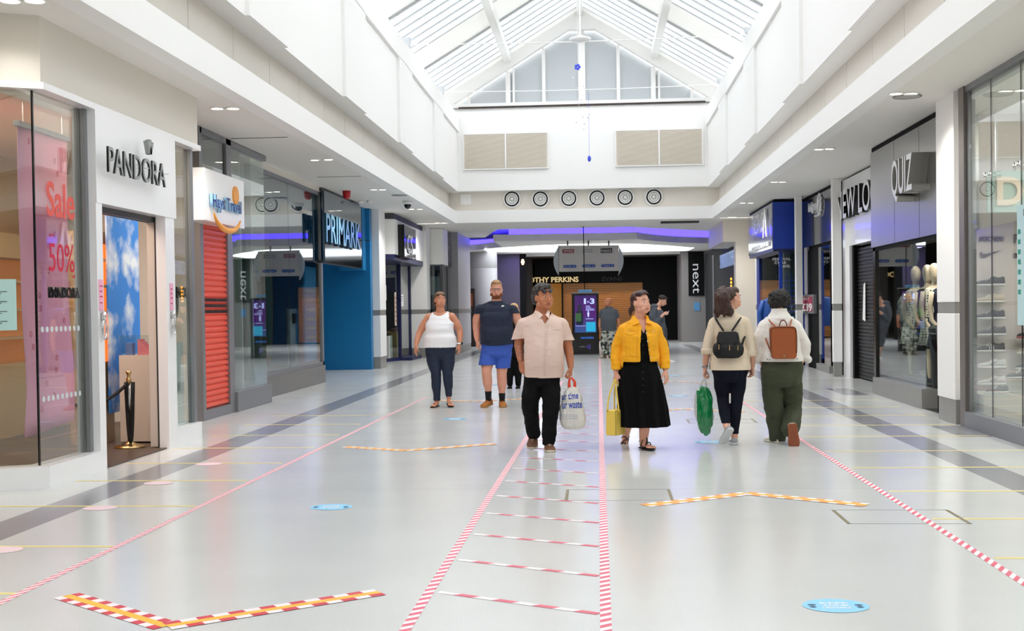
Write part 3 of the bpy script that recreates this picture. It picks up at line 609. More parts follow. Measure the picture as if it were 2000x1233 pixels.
shg=mat('mesh_grey','#55575a',.7,bump=.2,bscale=200); shb=mat('mesh_black','#2e2f33',.7,bump=.2,bscale=200); shc=mat('mesh_beige','#cfc0ad',.7); shw=mat('mesh_white','#dcdcde',.6); sole=mat('white_sole','#ecebe9',.5); redst=mat('red_shoe_sole','#c63c3c',.5)
def shoe(lbl,px,py,Y,L,mu,ms,stripe=None,scale=1,grp='trainers on show in the shoe shop window',rot=0,X=None):
    c=onY(px,py,Y); t=T('trainer',lbl,'shoe',c,grp); x0,y0,z0=c
    # toe to the left (-X), heel to the right
    prof=[(-.5,.02,.05,.10),(-.47,.045,.09,.22),(-.38,.075,.13,.31),(-.22,.09,.13,.37),(-.08,.09,.12,.50),(.04,.085,.11,.66),(.12,.08,.11,.72),(.22,.075,.11,.62),(.34,.075,.11,.60),(.43,.07,.10,.70),(.48,.055,.08,.66),(.5,.03,.05,.45)]
    def loft(lo,hi,wk=1.):
        rs=[]
        for u,wd,_,h in prof:
            r=[]
            for q in range(14):
                a=2*math.pi*q/14; zz=(lo(u,h)+hi(u,h))/2+(hi(u,h)-lo(u,h))/2*math.sin(a); taper=1-.35*max(0,math.sin(a))
                r.append(Vector((x0+u*L,y0+wd*L*2*.55*wk*math.cos(a)*taper,z0+zz*L*.46)))
            rs.append(r)
        return MB().rings(rs)
    loft(lambda u,h:.14,lambda u,h:.14+h*.86).build('upper',mu,t,smooth=True)
    loft(lambda u,h:.0+.06*max(0,-u-.3)*2,lambda u,h:.20,1.12).build('sole',ms,t,smooth=True)
    m=MB()
    for i in range(4): a=-.22*L+i*.055*L; m.tube([(x0+a,y0-.035*L*2,z0+(.34+.06*i)*L*.46),(x0+a+.01,y0-.0,z0+(.47+.085*i)*L*.46),(x0+a,y0+.035*L*2,z0+(.34+.06*i)*L*.46)],.004,6)
    m.pieces('lace',white if mu is not shw else shc,t)
    if stripe=='three':
        m=MB()
        for i in range(3): a=x0-.06*L+i*.07*L; m.prism([(a,y0-.105*L,z0+.1*L),(a+.025*L,y0-.105*L,z0+.1*L),(a+.0*L,y0-.085*L,z0+.30*L),(a-.03*L,y0-.085*L,z0+.30*L)],(0,-.004,0))
        m.pieces('stripe',sole,t)
    if stripe=='tick':
        m=MB().prism([(x0-.10*L,y0-.105*L,z0+.17*L),(x0-.03*L,y0-.107*L,z0+.12*L),(x0+.25*L,y0-.10*L,z0+.30*L)],(0,-.004,0)); m.build('tick',greyface,t)
    return t
cols=[(1934,559,shb,'black and grey knitted trainer at the top of the left shoe column',None),(1934,592,shc,'beige trainer second from the top of the left shoe column',None),(1934,624,shb,'dark grey speckled trainer third from the top of the left column',None),(1936,656,shg,'black trainer fourth from the top of the left shoe column',None),(1934,688,shb,'black trainer with three white stripes in the left shoe column','three'),(1936,720,shw,'white trainer with a curved tick, sixth down the left shoe column','tick'),(1936,753,shw,'white trainer at the bottom of the left shoe column','tick')]
for px,py,mm,lb_,st_ in cols: shoe(lb_,px,py,YW-.12,.36,mm,sole,st_)
for px,py,mm,lb_,ms in ((2014,661,shb,'dark trainer with red sole trim at the right edge of the frame',redst),(2014,692,shc,'beige trainer at the right edge of the frame below the red trimmed one',sole),(2012,722,shg,'grey trainer at the right edge, lowest of the right column',sole)): shoe(lb_,px,py,YW-.12,.36,mm,ms)
gr='trainers on the low podium in the shoe shop window'
pdm=T('low_podium','low pale podium carrying trainers in the shoe shop window','podium',onY(1975,800,14.3)); q=wloc(pdm)
MB().box(q.x-.35,q.x+.9,14.2,14.9,.02,.40).build('block',mat('podium','#c9c2b8',.5),pdm); MB().box(q.x-.35,q.x+.9,14.19,14.2,.40,.43).build('edge',glass,pdm)
pz=.41
for X_,Y_,Z_,lb_,L_ in ((q.x-.13,14.4,pz,'small grey trainer at the left end of the low podium',.26),(q.x+.18,14.5,pz+.16,'grey trainer raised on a clear block on the low podium',.34),(q.x+.32,14.35,pz,'grey trainer at the front right of the low podium',.32)):
    c=Vector((X_,Y_,Z_)); p_=c
    t=shoe(lb_,1900,600,15,L_,shg,shw,None,grp=gr); d=c-t.location; t.location=c
cb=T('clear_block','clear acrylic block lifting a trainer on the low podium','block',(q.x+.18,14.5,pz)); MB().box(q.x+.05,q.x+.33,14.44,14.56,pz,pz+.155).build('acrylic',glass,cb)
# shelves: small clear ledges carry the shoes
for px,py,*_ in cols:
    c=onY(px,py,YW-.12); tag(MB().box(c.x-.2,c.x+.2,YW-.2,YW+.05,c.z-.012,c.z-.002).build('shoe_ledge',glass),'thin clear wall ledge under a trainer in the left shoe column','shelf','clear ledges in the left shoe column')
for py in (661,692,722):
    c=onY(2014,py,YW-.12); tag(MB().box(c.x-.2,c.x+.2,YW-.2,YW+.05,c.z-.012,c.z-.002).build('shoe_ledge',glass),'thin clear wall ledge under a trainer at the right edge of the frame','shelf','clear ledges in the right shoe column')
inkd=mat('charcoal_print','#3b3034',.5)
def wy(name,s,Y,p0,p1,yt,yb,face,parent,depth=.01,bold=0,shear=0,side=None):
    a=onY(p0,yb,Y); b=onY(p0,yt,Y); c=onY(p1,yb,Y); return text(name,s,face,Vector((a.x,Y,a.z)),XP,c.x-a.x,b.z-a.z,parent,depth,side,bold=bold,shear=shear)
wl=T('wall_lettering','dark SKECHERS wordmark on the shoe wall above the tick','lettering',onY(1935,470,YW)); wy('wordmark','SKECHERS',YW,1911,1961,463,472,inkd,wl,.01,.01,.3)
c=[onY(*p,YW) for p in ((1913,494),(1915,503),(1922,504),(1955,489),(1925,496),(1917,496),(1919,491))]
tag(MB().prism([(p.x,YW,p.z) for p in c],(0,-.01,0)).build('tick_emblem',inkd),'large dark curved tick emblem on the wall above the shoe column','emblem')
wl=T('wall_lettering','dark adidas wordmark at the right edge of the shoe wall','lettering',onY(1990,500,YW)); wy('wordmark','adidas',YW,1979,2034,490,504,inkd,wl,.01,.01); wy('symbol','F',YW,1980,1990,458,475,inkd,wl,.01,.02)
dp=T('hanging_sign','mint green sign panel with a large cream letter D inside the shoe shop','sign',onY(1960,415,15.0))
a=onY(1929,415,15.0); b=onY(1929,334,15.0); MB().box(a.x,a.x+1.5,15.0,15.05,a.z,b.z).build('panel',mat('mint_panel','#a9c6bc',.5),dp)
wy('letter','D',15.0,1946,1998,346,402,mat('cream_letter','#f0dcc4',.5),dp,.03,.03); MB().box(a.x+.1,a.x+.11,15.02,15.03,b.z,3.9).box(a.x+1.3,a.x+1.31,15.02,15.03,b.z,3.9).pieces('wire',chrome,dp)
c0_=onX(1990,400,XS_-.0); nt_=T('window_notice','tall pale cyan notice with green labels on the glass at the right frame edge','notice',(XS_+.02,c0_.y,1.2))
a=onX(1988,635,XS_+.015); b=onX(1988,402,XS_+.015); MB().box(XS_+.012,XS_+.018,a.y-.7,a.y,a.z,b.z).build('sheet',mat('pale_cyan_paper','#bcd9dc',.5),nt_)
m=MB()
for i in range(7): z_=b.z-.25-i*.105; m.box(XS_+.009,XS_+.012,a.y-.10,a.y-.03,z_-.05,z_)
m.pieces('green_label',mat('green_label','#2f8f78',.5),nt_); text('heading','RE',ink,Vector((XS_+.009,a.y-.2,b.z-.12)),YM,.25,.07,nt_,.001)
# ---------------------------------------------------------------- pier and QUIZ
pier('white pier with grey tile band between the shoe shop and the steel QUIZ fascia',4.36,4.62,14.75,15.5)
QX=4.55
qz=T('shopfront','brushed steel fascia and dark shop window with an open black doorway','shopfront',(QX,17.8,0))
y0,y1=15.52,19.95
MB().box(QX,QX+.35,y0,y1,2.42,3.98).build('fascia',mat('satin_steel','#a4a4a2',.28,.85,bump=.06,bscale=1.2),qz)
MB().box(QX+.02,QX+.3,y0,y1,3.98,4.06).box(QX+.03,QX+.3,y0,y1,2.36,2.42).pieces('shadow_gap',blackm,qz)
for yy in (17.0,18.4): MB().box(QX-.002,QX,yy,yy+.006,2.42,3.98).build('seam',alud,qz)
MB().box(QX+.0,QX+.22,16.95,19.9,0,.28).build('plinth',grey_tile,qz)
MB().box(QX+.06,QX+.072,16.95,19.85,.28,2.42).build('window_pane',glass,qz); MB().box(QX+.03,QX+.1,19.8,19.95,.28,2.42).build('mullion',black,qz)
MB().box(QX+.6,QX+1.4,17.44,17.46,.28,2.42).build('return_pane',glass,qz)
MB().box(7.0,7.1,15.6,19.95,0,4).box(QX+.1,7,19.9,19.98,0,4).build('black_lining',mat('near_black_wall','#0b0b0d',.8),qz); MB().box(QX+.1,7,15.6,19.95,3.4,3.45).build('black_ceiling',_mats['near_black_wall'],qz)
MB().box(QX+.25,7,17.46,19.85,.24,.30).build('display_floor',alud,qz); MB().box(QX+.02,QX+.2,15.55,16.9,.0,.012).build('threshold',black,qz)
sg=T('shop_sign','deep stainless steel QUIZ letters on the brushed steel fascia','sign',(QX-.05,17.9,2.8))
ty=lambda px,y: onX(px,y,QX-.26)
wt('lettering','QUIZ',QX-.24,1741,1781,316,398,mat('bright_steel_face','#eceded',.35,.5),sg,.24,mat('polished_side','#b0aea8',.25,.4),bold=.01)
# bins
def bin_(lbl,X_,Y_,r,h):
    t=T('litter_bin',lbl,'bin',(X_,Y_,0),'black litter bins in the dark doorway'); bm_=mat('bin_plastic','#141517',.32,bump=.02)
    MB().lathe((X_,Y_,0),[(r*.8,0),(r*.82,.06),(r*.78,.08),(r*.82,.11),(r*.79,.14),(r*.83,.18),(r*.88,.5),(r*.97,h*.8),(r,h*.88),(r*.98,h*.93)],36).build('body',bm_,t,smooth=True)
    m=MB(); rs=[]
    for k,(rr,zz) in enumerate(((r*1.02,h*.93),(r*1.04,h*.955),(r*1.0,h*.98),(r*.86,h),(r*.80,h*.97),(r*.78,h*.9))):
        rs.append([Vector((X_+rr*math.cos(q*2*math.pi/36),Y_+rr*math.sin(q*2*math.pi/36),zz)) for q in range(36)])
    m.rings(rs,True).build('rim',bm_,t,smooth=True)
    a=math.radians(215); m=MB(); rs=[]
    for k in range(9):
        u=k/8; hw=.42*math.sin(math.pi*(.5-u*.5))+.02
        rs.append([(X_+r*.965*math.cos(a+v),Y_+r*.965*math.sin(a+v),h*(.88-.20*u)) for v in (-hw,-hw*.5,0,hw*.5,hw)])
    vs=[p for r_ in rs for p in r_]; fs=[(i*5+j,i*5+j+1,i*5+5+j+1,i*5+5+j) for i in range(8) for j in range(4)]
    vs=[(X_+(x-X_)*1.02,Y_+(y-Y_)*1.02,z) for x,y,z in vs]; MB().add(vs,fs).build('opening',black,t); return t
bin_('black round litter bin with a scooped opening, nearest the white pier',4.89,16.5,.25,1.18); bin_('black round litter bin half hidden behind the nearer one',4.95,17.12,.24,1.17)
# mannequins
skinm=mat('mannequin_cream','#d9c8ae',.35)
def dots(name,base,dot,sc):
    m=mat(name,base,.7); nt=m.node_tree; N=nt.nodes; L=nt.links; tc=N.new('ShaderNodeTexCoord'); v=N.new('ShaderNodeTexVoronoi'); v.inputs['Scale'].default_value=sc; v.inputs['Randomness'].default_value=.25
    L.new(tc.outputs['Object'],v.inputs['Vector']); r=N.new('ShaderNodeMath'); r.operation='LESS_THAN'; r.inputs[1].default_value=.33; L.new(v.outputs['Distance'],r.inputs[0]); x=N.new('ShaderNodeMix'); x.data_type='RGBA'
    x.inputs[6].default_value=(*hx(base),1); x.inputs[7].default_value=(*hx(dot),1); L.new(r.outputs[0],x.inputs[0]); L.new(x.outputs[2],N['Principled BSDF'].inputs['Base Color']); return m
def ell(c,rx,ry,n=16): return [Vector((c[0]+rx*math.cos(q*2*math.pi/n),c[1]+ry*math.sin(q*2*math.pi/n),c[2])) for q in range(n)]
def mannequin(lbl,x,y,z0,dm,sleeves=None,short=True,low=None,ht=1.0):
    t=T('mannequin',lbl,'mannequin',(x,y,z0),'mannequins in the dark shop window'); k=ht
    g=lambda pr: [ell((x,y+o,z0+z*k),a,b) for z,a,b,o in pr]
    m=MB(); m.rings(g([(.78,.16,.11,0),(.95,.17,.11,0),(1.08,.125,.09,0),(1.25,.155,.11,0),(1.36,.17,.09,0),(1.42,.10,.06,0),(1.46,.05,.05,0),(1.54,.045,.048,0)]))
    m.rings(g([(1.50,.02,.03,-.01),(1.54,.055,.07,-.015),(1.60,.07,.085,-.01),(1.67,.078,.095,0),(1.73,.07,.085,.01),(1.78,.04,.05,.01),(1.79,.01,.01,.01)]))
    for s in (-1,1): m.tube([(x+s*.16,y,z0+1.36*k),(x+s*.20,y,z0+1.15*k),(x+s*.19,y-.05,z0+.95*k),(x+s*.12,y-.14,z0+.84*k),(x+s*.08,y-.17,z0+.78*k)],[.045,.038,.032,.026,.03])
    for s in (-1,1): m.tube([(x+s*.08,y,z0+.85*k),(x+s*.08,y,z0+.48*k),(x+s*.08,y,z0+.1*k),(x+s*.08,y-.06,z0+.02)],[.075,.055,.035,.03])
    m.build('body',skinm,t,smooth=True)
    hem=.55 if short else .15
    m=MB(); m.rings(g([(hem,.26,.20,0),(.75,.22,.16,0),(.95,.185,.13,0),(1.08,.14,.105,0),(1.25,.17,.125,0),(1.37,.165,.095,0),(1.415,.12,.07,0)]),True).build('dress',dm,t,smooth=True)
    if sleeves:
        for s in (-1,1): MB().tube([(x+s*.15,y,z0+1.38*k),(x+s*.22,y,z0+1.2*k),(x+s*.24,y-.02,z0+1.0*k),(x+s*.19,y-.08,z0+.9*k)],[.06,.075,.085,.04],14).build('sleeve',sleeves,t,smooth=True)
    if low: MB().rings(g([(.5,.24,.19,0),(.75,.215,.16,0),(.98,.175,.13,0)]),True).build('skirt',low,t,smooth=True)
    return t
spot=dots('dotted_white_fabric','#d6cfc2','#26262a',24)
mz=.36
def mq(lbl,px,py,Y,*a,**k): c=onY(px,py,Y); mannequin(lbl,c.x,Y,c.z-1.79,*a,**k)
mq('cream mannequin in a black dotted white dress, leftmost behind the glass',1788,520,19.25,spot,glassmat('sheer_sleeve',(.8,.8,.8),.2,.3),True)
mq('cream mannequin in a long black dress behind the dotted one',1811,517,18.72,mat('black_dress','#101014',.7),None,False)
mq('cream mannequin in a dotted top and dark skirt, third from the left',1825,514,18.2,spot,None,True,low=mat('navy_skirt','#15161f',.7))
mq('cream mannequin in a navy sequin dress nearest the white pier',1843,513,17.7,mat('navy_sequin','#1c1f38',.3,var=.5,vscale=120),None,True)
lamp('window_spot','SPOT',(5.2,17.5,3.35),200,.08,(1,.93,.8),rot=(0,0,0),spot=1.6)
lamp('window_spot','SPOT',(5.3,18.6,3.35),200,.08,(1,.93,.8),rot=(0,0,0),spot=1.6)
struct(MB().box(4.95,6.5,17.47,19.6,.30,.355).build('trim_13',alud))
# ---------------------------------------------------------------- NEW LOOK
NX=5.12
nl=T('shopfront','white fascia shop with its dark slatted shutter pulled down','shopfront',(NX,22,0))
MB().box(NX-.05,NX+.2,19.95,24.75,2.66,4.02).build('fascia',wpanel,nl); MB().box(NX-.05,NX+.2,24.1,24.75,0,2.66).build('pilaster',wpanel,nl); MB().box(NX,NX+.2,19.95,24.5,4.02,4.06).build('shadow_gap',blackm,nl)
sm=mat('dark_shutter','#3a3a3c',.4,.5); m=MB(); z=.02; pr=[]
while z<2.6: pr+=[(NX+.10,z),(NX+.08,z+.012),(NX+.08,z+.05),(NX+.10,z+.062)]; z+=.07
m.add([(x,y,z) for x,z in pr for y in (20.0,24.0)],[(2*i,2*i+1,2*i+3,2*i+2) for i in range(len(pr)-1)]); m.build('shutter',sm,nl)
MB().box(NX,NX+.14,23.95,24.1,0,2.66).box(NX,NX+.14,19.95,20.05,0,2.66).pieces('guide_rail',blackm,nl); MB().box(NX+.2,NX+.25,19.95,24.5,0,2.7).build('lining',blackm,nl)
sg=T('shop_sign','white NEW LOOK letters with deep black sides on the white fascia','sign',(NX-.1,22,3))
wt('lettering','NEW LOOK',NX-.17,1634,1730,378,432,wpanel,sg,.12,blacks,bold=.01)
c=onX(1686,590,NX+.05); nt_=tag(MB().prism([(NX+.06,c.y-.12,c.z-.38),(NX+.06,c.y+.12,c.z-.34),(NX+.07,c.y+.06,c.z+.34),(NX+.06,c.y-.14,c.z+.38)],(.003,0,0)).build('torn_notice',white),'torn white strip of paper taped to the dark slatted shutter','notice')
pier('white pier with grey tile band between the dark shutter and the glass door shop',4.84,5.02,24.6,24.75)
# ---------------------------------------------------------------- dark glass shop
BX=5.02
bo=T('shopfront','black shopfront with mirrored grey fascia and an angled glass door','shopfront',(BX,27,0))
MB().box(BX,BX+.3,25.15,29.0,2.86,3.98).build('fascia',mat('smoked_mirror','#8d8c90',.1,.85),bo); MB().box(BX+.02,BX+.3,25.15,29.0,3.98,4.06).box(BX+.05,BX+.3,25.15,29,2.78,2.86).pieces('shadow_gap',blackm,bo)
MB().box(BX,BX+.1,28.6,29.0,0,2.86).build('steel_edge',mat('grey_column','#b3b0b4',.5),bo); MB().box(BX+.02,BX+.2,27.2,28.6,0,2.78).build('black_panel',blackm,bo)
MB().box(BX+.0,BX+.012,25.8,27.15,.16,2.78).build('window_pane',glassd,bo); MB().box(BX-.06,BX+.2,25.7,27.2,0,.16).build('plinth',grey_tile,bo); MB().box(BX,BX+.9,25.75,25.76,.16,2.78).build('door_pane',glass,bo)
MB().box(BX-.01,BX+.03,25.74,25.8,.16,2.78).build('door_frame',black,bo); MB().box(7,7.1,25,30,0,4).box(BX+.3,7,29.0,29.05,0,4).box(BX+.1,7,25.1,25.14,0,4).build('lining',_mats['near_black_wall'],bo)
for i,(zz) in enumerate((1.3,1.75)): MB().box(BX+.3,BX+.33,25.5+.3*i,26.1+.3*i,zz-.3,zz+.12).build('notice_panel',mat('pale_sheet','#cfd6d2',.5),bo)
sg=T('shop_sign','white script sign with a round emblem on the mirrored grey fascia','sign',(BX-.03,26.8,3.2))
wt('lettering','bodycare',BX-.06,1578,1594,398,420,wpanel,sg,.05,bold=.02); wt('small_lettering','beauty',BX-.05,1590,1596,420,426,wpanel,sg,.02)
c=onX(1600,400,BX-.03); m=MB(); ring(m,(BX-.03,c.y,c.z),.20,.022,(1,0,0),24,6,sz=1.0); ring(m,(BX-.03,c.y,c.z),.11,.02,(1,0,0),20,6); m.pieces('emblem_ring',wpanel,sg)
m=MB()
for i in range(12): a=i*math.pi/6; m.tube([(BX-.03,c.y+.2*math.cos(a),c.z+.2*math.sin(a)),(BX-.03,c.y+.26*math.cos(a),c.z+.26*math.sin(a))],.018,6)
m.pieces('emblem_ray',wpanel,sg)
c=onX(1574,595,BX-.02)
ps=T('price_poster','framed crimson and white price poster lettered £39 on the black panel','poster',(BX-.03,c.y,c.z-.4))
a=onX(1562,612,BX-.04); b=onX(1590,612,BX-.04); zt=onX(1562,577,BX-.04).z; MB().box(BX-.05,BX+.02,b.y,a.y,a.z,zt).build('frame',alu,ps); MB().box(BX-.055,BX-.05,b.y+.15,a.y-.2,a.z+.05,zt-.05).build('sheet',mat('crimson_paper','#a02848',.5),ps)
wt('figure','£39',BX-.058,1566,1586,593,608,white,ps,.003,bold=.03); wt('small_words','ONLY',BX-.058,1568,1580,582,587,white,ps,.003)
pier('slim white pier with grey tile band left of the black shopfront',4.73,4.88,28.4,28.6)
# ---------------------------------------------------------------- blue outdoor shop bay
tb=T('shopfront','royal blue outdoor shop bay with a silver mirrored fascia','shopfront',(4.6,31,0))
rb_=mat('royal_blue','#123ba6',.4); TX=4.30
MB().box(TX,TX+.9,29.12,33.6,2.86,4.0).build('fascia_box',rb_,tb); MB().box(TX-.02,TX,29.14,33.6,2.88,3.98).build('mirror_face',mat('silver_mirror','#a9adb8',.12,.8),tb); MB().box(TX+.02,TX+.9,29.12,33.6,4.0,4.05).build('shadow_gap',blackm,tb)
MB().box(TX,TX+.9,29.12,33.6,2.80,2.86).build('soffit',mat('deep_navy','#101c4c',.4),tb)
MB().box(TX+.22,TX+.23,29.4,29.41,0,.1).build('corner',rb_,tb)
MB().box(TX+.20,TX+.9,29.40,29.412,.15,2.80).build('window_pane',glass,tb); MB().box(TX+.19,TX+.20,29.4,33.2,.15,2.80).build('window_pane',glass,tb)
MB().box(TX+.18,TX+.26,33.0,33.5,0,2.8).box(TX+.72,TX+.9,29.38,29.46,0,2.8).box(TX+.18,TX+.26,29.38,29.46,0,2.8).box(TX+.18,TX+.9,29.38,29.46,0,.15).pieces('frame',rb_,tb)
MB().box(TX+.3,TX+1.2,30.6,30.65,0,2.8).build('back_panel',mat('teal_dark','#16323c',.6),tb); MB().box(TX+.9,TX+1.0,29.46,33.6,0,2.8).build('side_panel',mat('pale_sheet','#cfd6d2',.5),tb)
m=MB()
for i in range(14): m.box(TX+.35,TX+.85,30.2,30.21,.4+i*.13,.43+i*.13)
for i in range(5): m.box(TX+.37+i*.11,TX+.385+i*.11,30.2,30.21,.4,2.3)
m.build('grille',rb_,tb)
sg=T('shop_sign','pale TRESPASS letters with a mountain emblem on the silver mirrored fascia','sign',(TX-.04,31,3))
wt('lettering','TRESPASS',TX-.06,1468,1491,425,462,wpanel,sg,.05); wt('small_lettering','OUTDOOR & ADVENTURE',TX-.06,1468,1501,484,492,wpanel,sg,.02)
c=onX(1495,440,TX-.05); m=MB(); m.prism([(TX-.05,c.y+.42,c.z-.3),(TX-.05,c.y+.25,c.z-.3),(TX-.05,c.y+.0,c.z+.42),(TX-.05,c.y+.12,c.z+.42)],(-.02,0,0)); m.prism([(TX-.05,c.y-.1,c.z-.3),(TX-.05,c.y-.3,c.z-.3),(TX-.05,c.y-.08,c.z+.42),(TX-.05,c.y+.04,c.z+.42)],(-.02,0,0)); m.pieces('mountain_emblem',wpanel,sg)
wl=T('window_lettering','white window letters ending in TRAVEL on the blue framed pane','lettering',(TX+.3,29.38,2.3)); wy('first_line','CYCLE',29.39,1513,1535,511,516,white,wl,.004,.02); wy('second_line','FESTIVAL',29.39,1509,1545,504,509,white,wl,.004,.01); wy('third_line','TRAVEL',29.39,1520,1544,518,523,white,wl,.004,.02)
jk=T('hanging_jacket','bright blue waterproof jacket hanging in the blue framed window','jacket',(TX+.45,29.9,1.2)); c=onY(1500,640,29.9)
m=MB(); g=[ell((c.x+.1,29.9,z),a,b) for z,a,b in ((.95,.26,.12),(1.2,.25,.13),(1.5,.24,.12),(1.62,.2,.09),(1.68,.08,.06))]; m.rings(g); 
for s in (-1,1): m.tube([(c.x+.1+s*.2,29.9,1.6),(c.x+.1+s*.3,29.88,1.3),(c.x+.1+s*.3,29.85,1.0)],[.07,.065,.05])
m.build('shell',mat('jacket_blue','#2456a8',.5),jk,smooth=True); m=MB().tube([(c.x+.1,29.9,1.68),(c.x+.1,29.9,1.80),(c.x+.12,29.9,1.84)],.006); m.build('hanger',chrome,jk)
# ---------------------------------------------------------------- cream wall, coffee shop
pier('slim white pier with grey tile band right of the coffee shop wall',4.55,4.72,33.7,34.3)
struct(MB().box(3.82,6.5,36.0,40.4,3.42,4.07).build('wall_cream_upper',cream)); struct(MB().box(4.2,6.5,36.0,36.5,0,3.42).build('wall_cream_pier',cream)); struct(MB().box(4.75,6.5,34.5,36.0,0,ZC).build('wall_cream_right',cream))
cf=T('shopfront','dark coffee shop front set back under the cream wall','shopfront',(4.5,40,0))
MB().box(4.45,4.6,36.5,48.8,0,3.6).build('dark_front',mat('near_black_wall','#0b0b0d',.8),cf); MB().box(4.40,4.45,44.8,45.3,0,3.4).build('steel_post',alu,cf)
sg=T('shop_sign','pale blue STARBUCKS COFFEE letters on the dark front under the cream wall','sign',(4.3,39,3)); wt('lettering','STARBUCKS COFFEE',4.36,1406,1434,499,525,mat('pale_blue_letter','#b8cdf0',.4,emit='#9fb8e8',es=.25),sg,.09)
m=MB()
for i in range(8): c=onX(1428,545+i*7,4.42); m.ball((4.42,c.y,c.z),(.03,.10,.045),8,6)
tag(m.build('string_light_row',mat('amber_bulb','#ffb84a',.4,emit='#ffb030',es=2)),'vertical row of small amber lights on the dark coffee shop front','light')
struct(MB().box(7.2,7.3,25,60,0,ZC).build('wall_right_rear',cream))
# ================================================================ ATRIUM FITTINGS
lit=mat('lit_downlight','#fff6e8',.4,emit='#fff4e0',es=9)
def downl(px,py,lbl,lampw=0):
    c=onZ(px,py,ZC); t=T('downlight',lbl,'light',(c.x,c.y,ZC-.02),'pairs of round ceiling downlights'); m=MB()
    ring(m,(c.x,c.y,ZC-.004),.085,.012,(0,0,1),24,6); m.build('trim_ring',white,t,smooth=True); MB().lathe((c.x,c.y,ZC-.006),[(.078,0),(.078,.004)],22).build('lens',lit,t)
    if lampw: lamp('downlight_lamp','SPOT',(c.x,c.y,ZC-.03),lampw,.08,(1,.95,.88),spot=2.3,parent=t)
pairs=[((20,0),(68,0),'left ceiling above the jewellery shop corner'),((424,211),(455,211),'left ceiling above the travel agency'),((615,312),(641,311),'left ceiling above the dark shop window'),((730,370),(747,370),'left ceiling just before the dome camera'),((804,408),(820,408),'left ceiling just beyond the dome camera'),((854,435),(867,435),'left ceiling nearest the far end'),
 ((1750,182),(1779,182),'right ceiling beside the round speaker grille'),((1600,291),(1620,290),'right ceiling above the white NEW LOOK fascia'),((1512,355),(1528,355),'right ceiling above the blue fascia box'),((1451,396),(1466,396),'right ceiling second from the far end'),((1426,424),(1433,424),'right ceiling nearest the far end')]
for a,b,l in pairs:
    downl(*a,'round downlight, left of the pair in the '+l,170 if a[0]>100 else 40); downl(*b,'round downlight, right of the pair in the '+l,0)
for x,y,l in ((-5.0,4.5,'left ceiling before the jewellery shop corner'),(-5.0,0,'left ceiling beside the photographer'),(4.0,9.0,'right ceiling above the shoe shop glass'),(4.0,4.5,'right ceiling before the shoe shop'),(4.0,0,'right ceiling beside the photographer')):  # unseen downlights added so more light bounces under the low ceilings
    t=T('downlight','added unseen round downlight in the '+l,'light',(x,y,ZC-.02),'pairs of round ceiling downlights'); MB().lathe((x,y,ZC-.006),[(.078,0),(.078,.004)],22).build('lens',lit,t); lamp('downlight_lamp','SPOT',(x,y,ZC-.03),170,.08,(1,.95,.88),spot=2.3,parent=t)
def clab(n,lbl,cat,px,py,fn,z=ZC):
    c=onZ(px,py,z); t=T(n,lbl,cat,(c.x,c.y,z)); fn(t,c); return t
def cam_(t,c):
    MB().lathe((c.x,c.y,c.z),[(.001,-.08),(.10,-.08),(.12,-.05),(.12,0)],24).build('housing',white,t,smooth=True); MB().ball((c.x,c.y,c.z-.085),(.085,.085,.10),20,12).build('dome',mat('smoked_dome','#1d1e22',.1),t,smooth=True)
clab('dome_camera','white and black dome security camera under the left ceiling','camera',796,393,cam_)
def alarm(t,c): MB().lathe((c.x,c.y,c.z),[(.04,-.16),(.075,-.14),(.085,-.05),(.09,0)],20).build('sounder',mat('alarm_red','#b3121c',.35),t,smooth=True); MB().lathe((c.x,c.y,c.z-.14),[(.045,-.03),(.045,.0)],16).build('beacon',mat('beacon_red','#e02a30',.2),t)
clab('fire_alarm','red fire alarm sounder under the left ceiling before the blue entrance','alarm',677,373,alarm)
def smoke(t,c): MB().lathe((c.x,c.y,c.z),[(.03,-.06),(.06,-.05),(.07,-.02),(.07,0)],18).build('body',white,t,smooth=True)
clab('smoke_detector','small white ceiling sensor, nearer the left wall of two by the blue entrance','detector',704,393,smoke); clab('smoke_detector','small white ceiling sensor, further from the left wall of two by the blue entrance','detector',722,392,smoke)
def spk(t,c): ring(m:=MB(),(c.x,c.y,c.z-.004),.17,.01,(0,0,1),28,6); m.build('rim',alu,t); MB().lathe((c.x,c.y,c.z-.008),[(.16,0),(.16,.004)],28).build('grille',mat('speaker_grille','#aaa7a2',.6,bump=.5,bscale=400),t)
clab('ceiling_speaker','round grey speaker grille in the right ceiling by a downlight pair','speaker',1772,188,spk); clab('ceiling_speaker','small round speaker grille in the left ceiling near the dome camera','speaker',780,381,spk)
# slot diffusers in the low ceiling
for px,py,w_,l in ((516,269,.9,'thin dark air slot in the left ceiling near the travel agency'),(670,345,.9,'thin dark air slot in the left ceiling above the dark shop window')):
    c=onZ(px,py,ZC); tag(MB().box(c.x-.5,c.x+.35,c.y-.02,c.y+.02,ZC-.004,ZC+.001).build('air_slot',alud),l,'vent')
c=onZ(1342,432,ZC); tag(MB().box(c.x-.8,c.x+.35,c.y-.12,c.y+.12,ZC-.06,ZC-.002).build('ceiling_sensor_bar',alud),'dark rectangular fitting under the hall ceiling right of the direction sign','fitting')
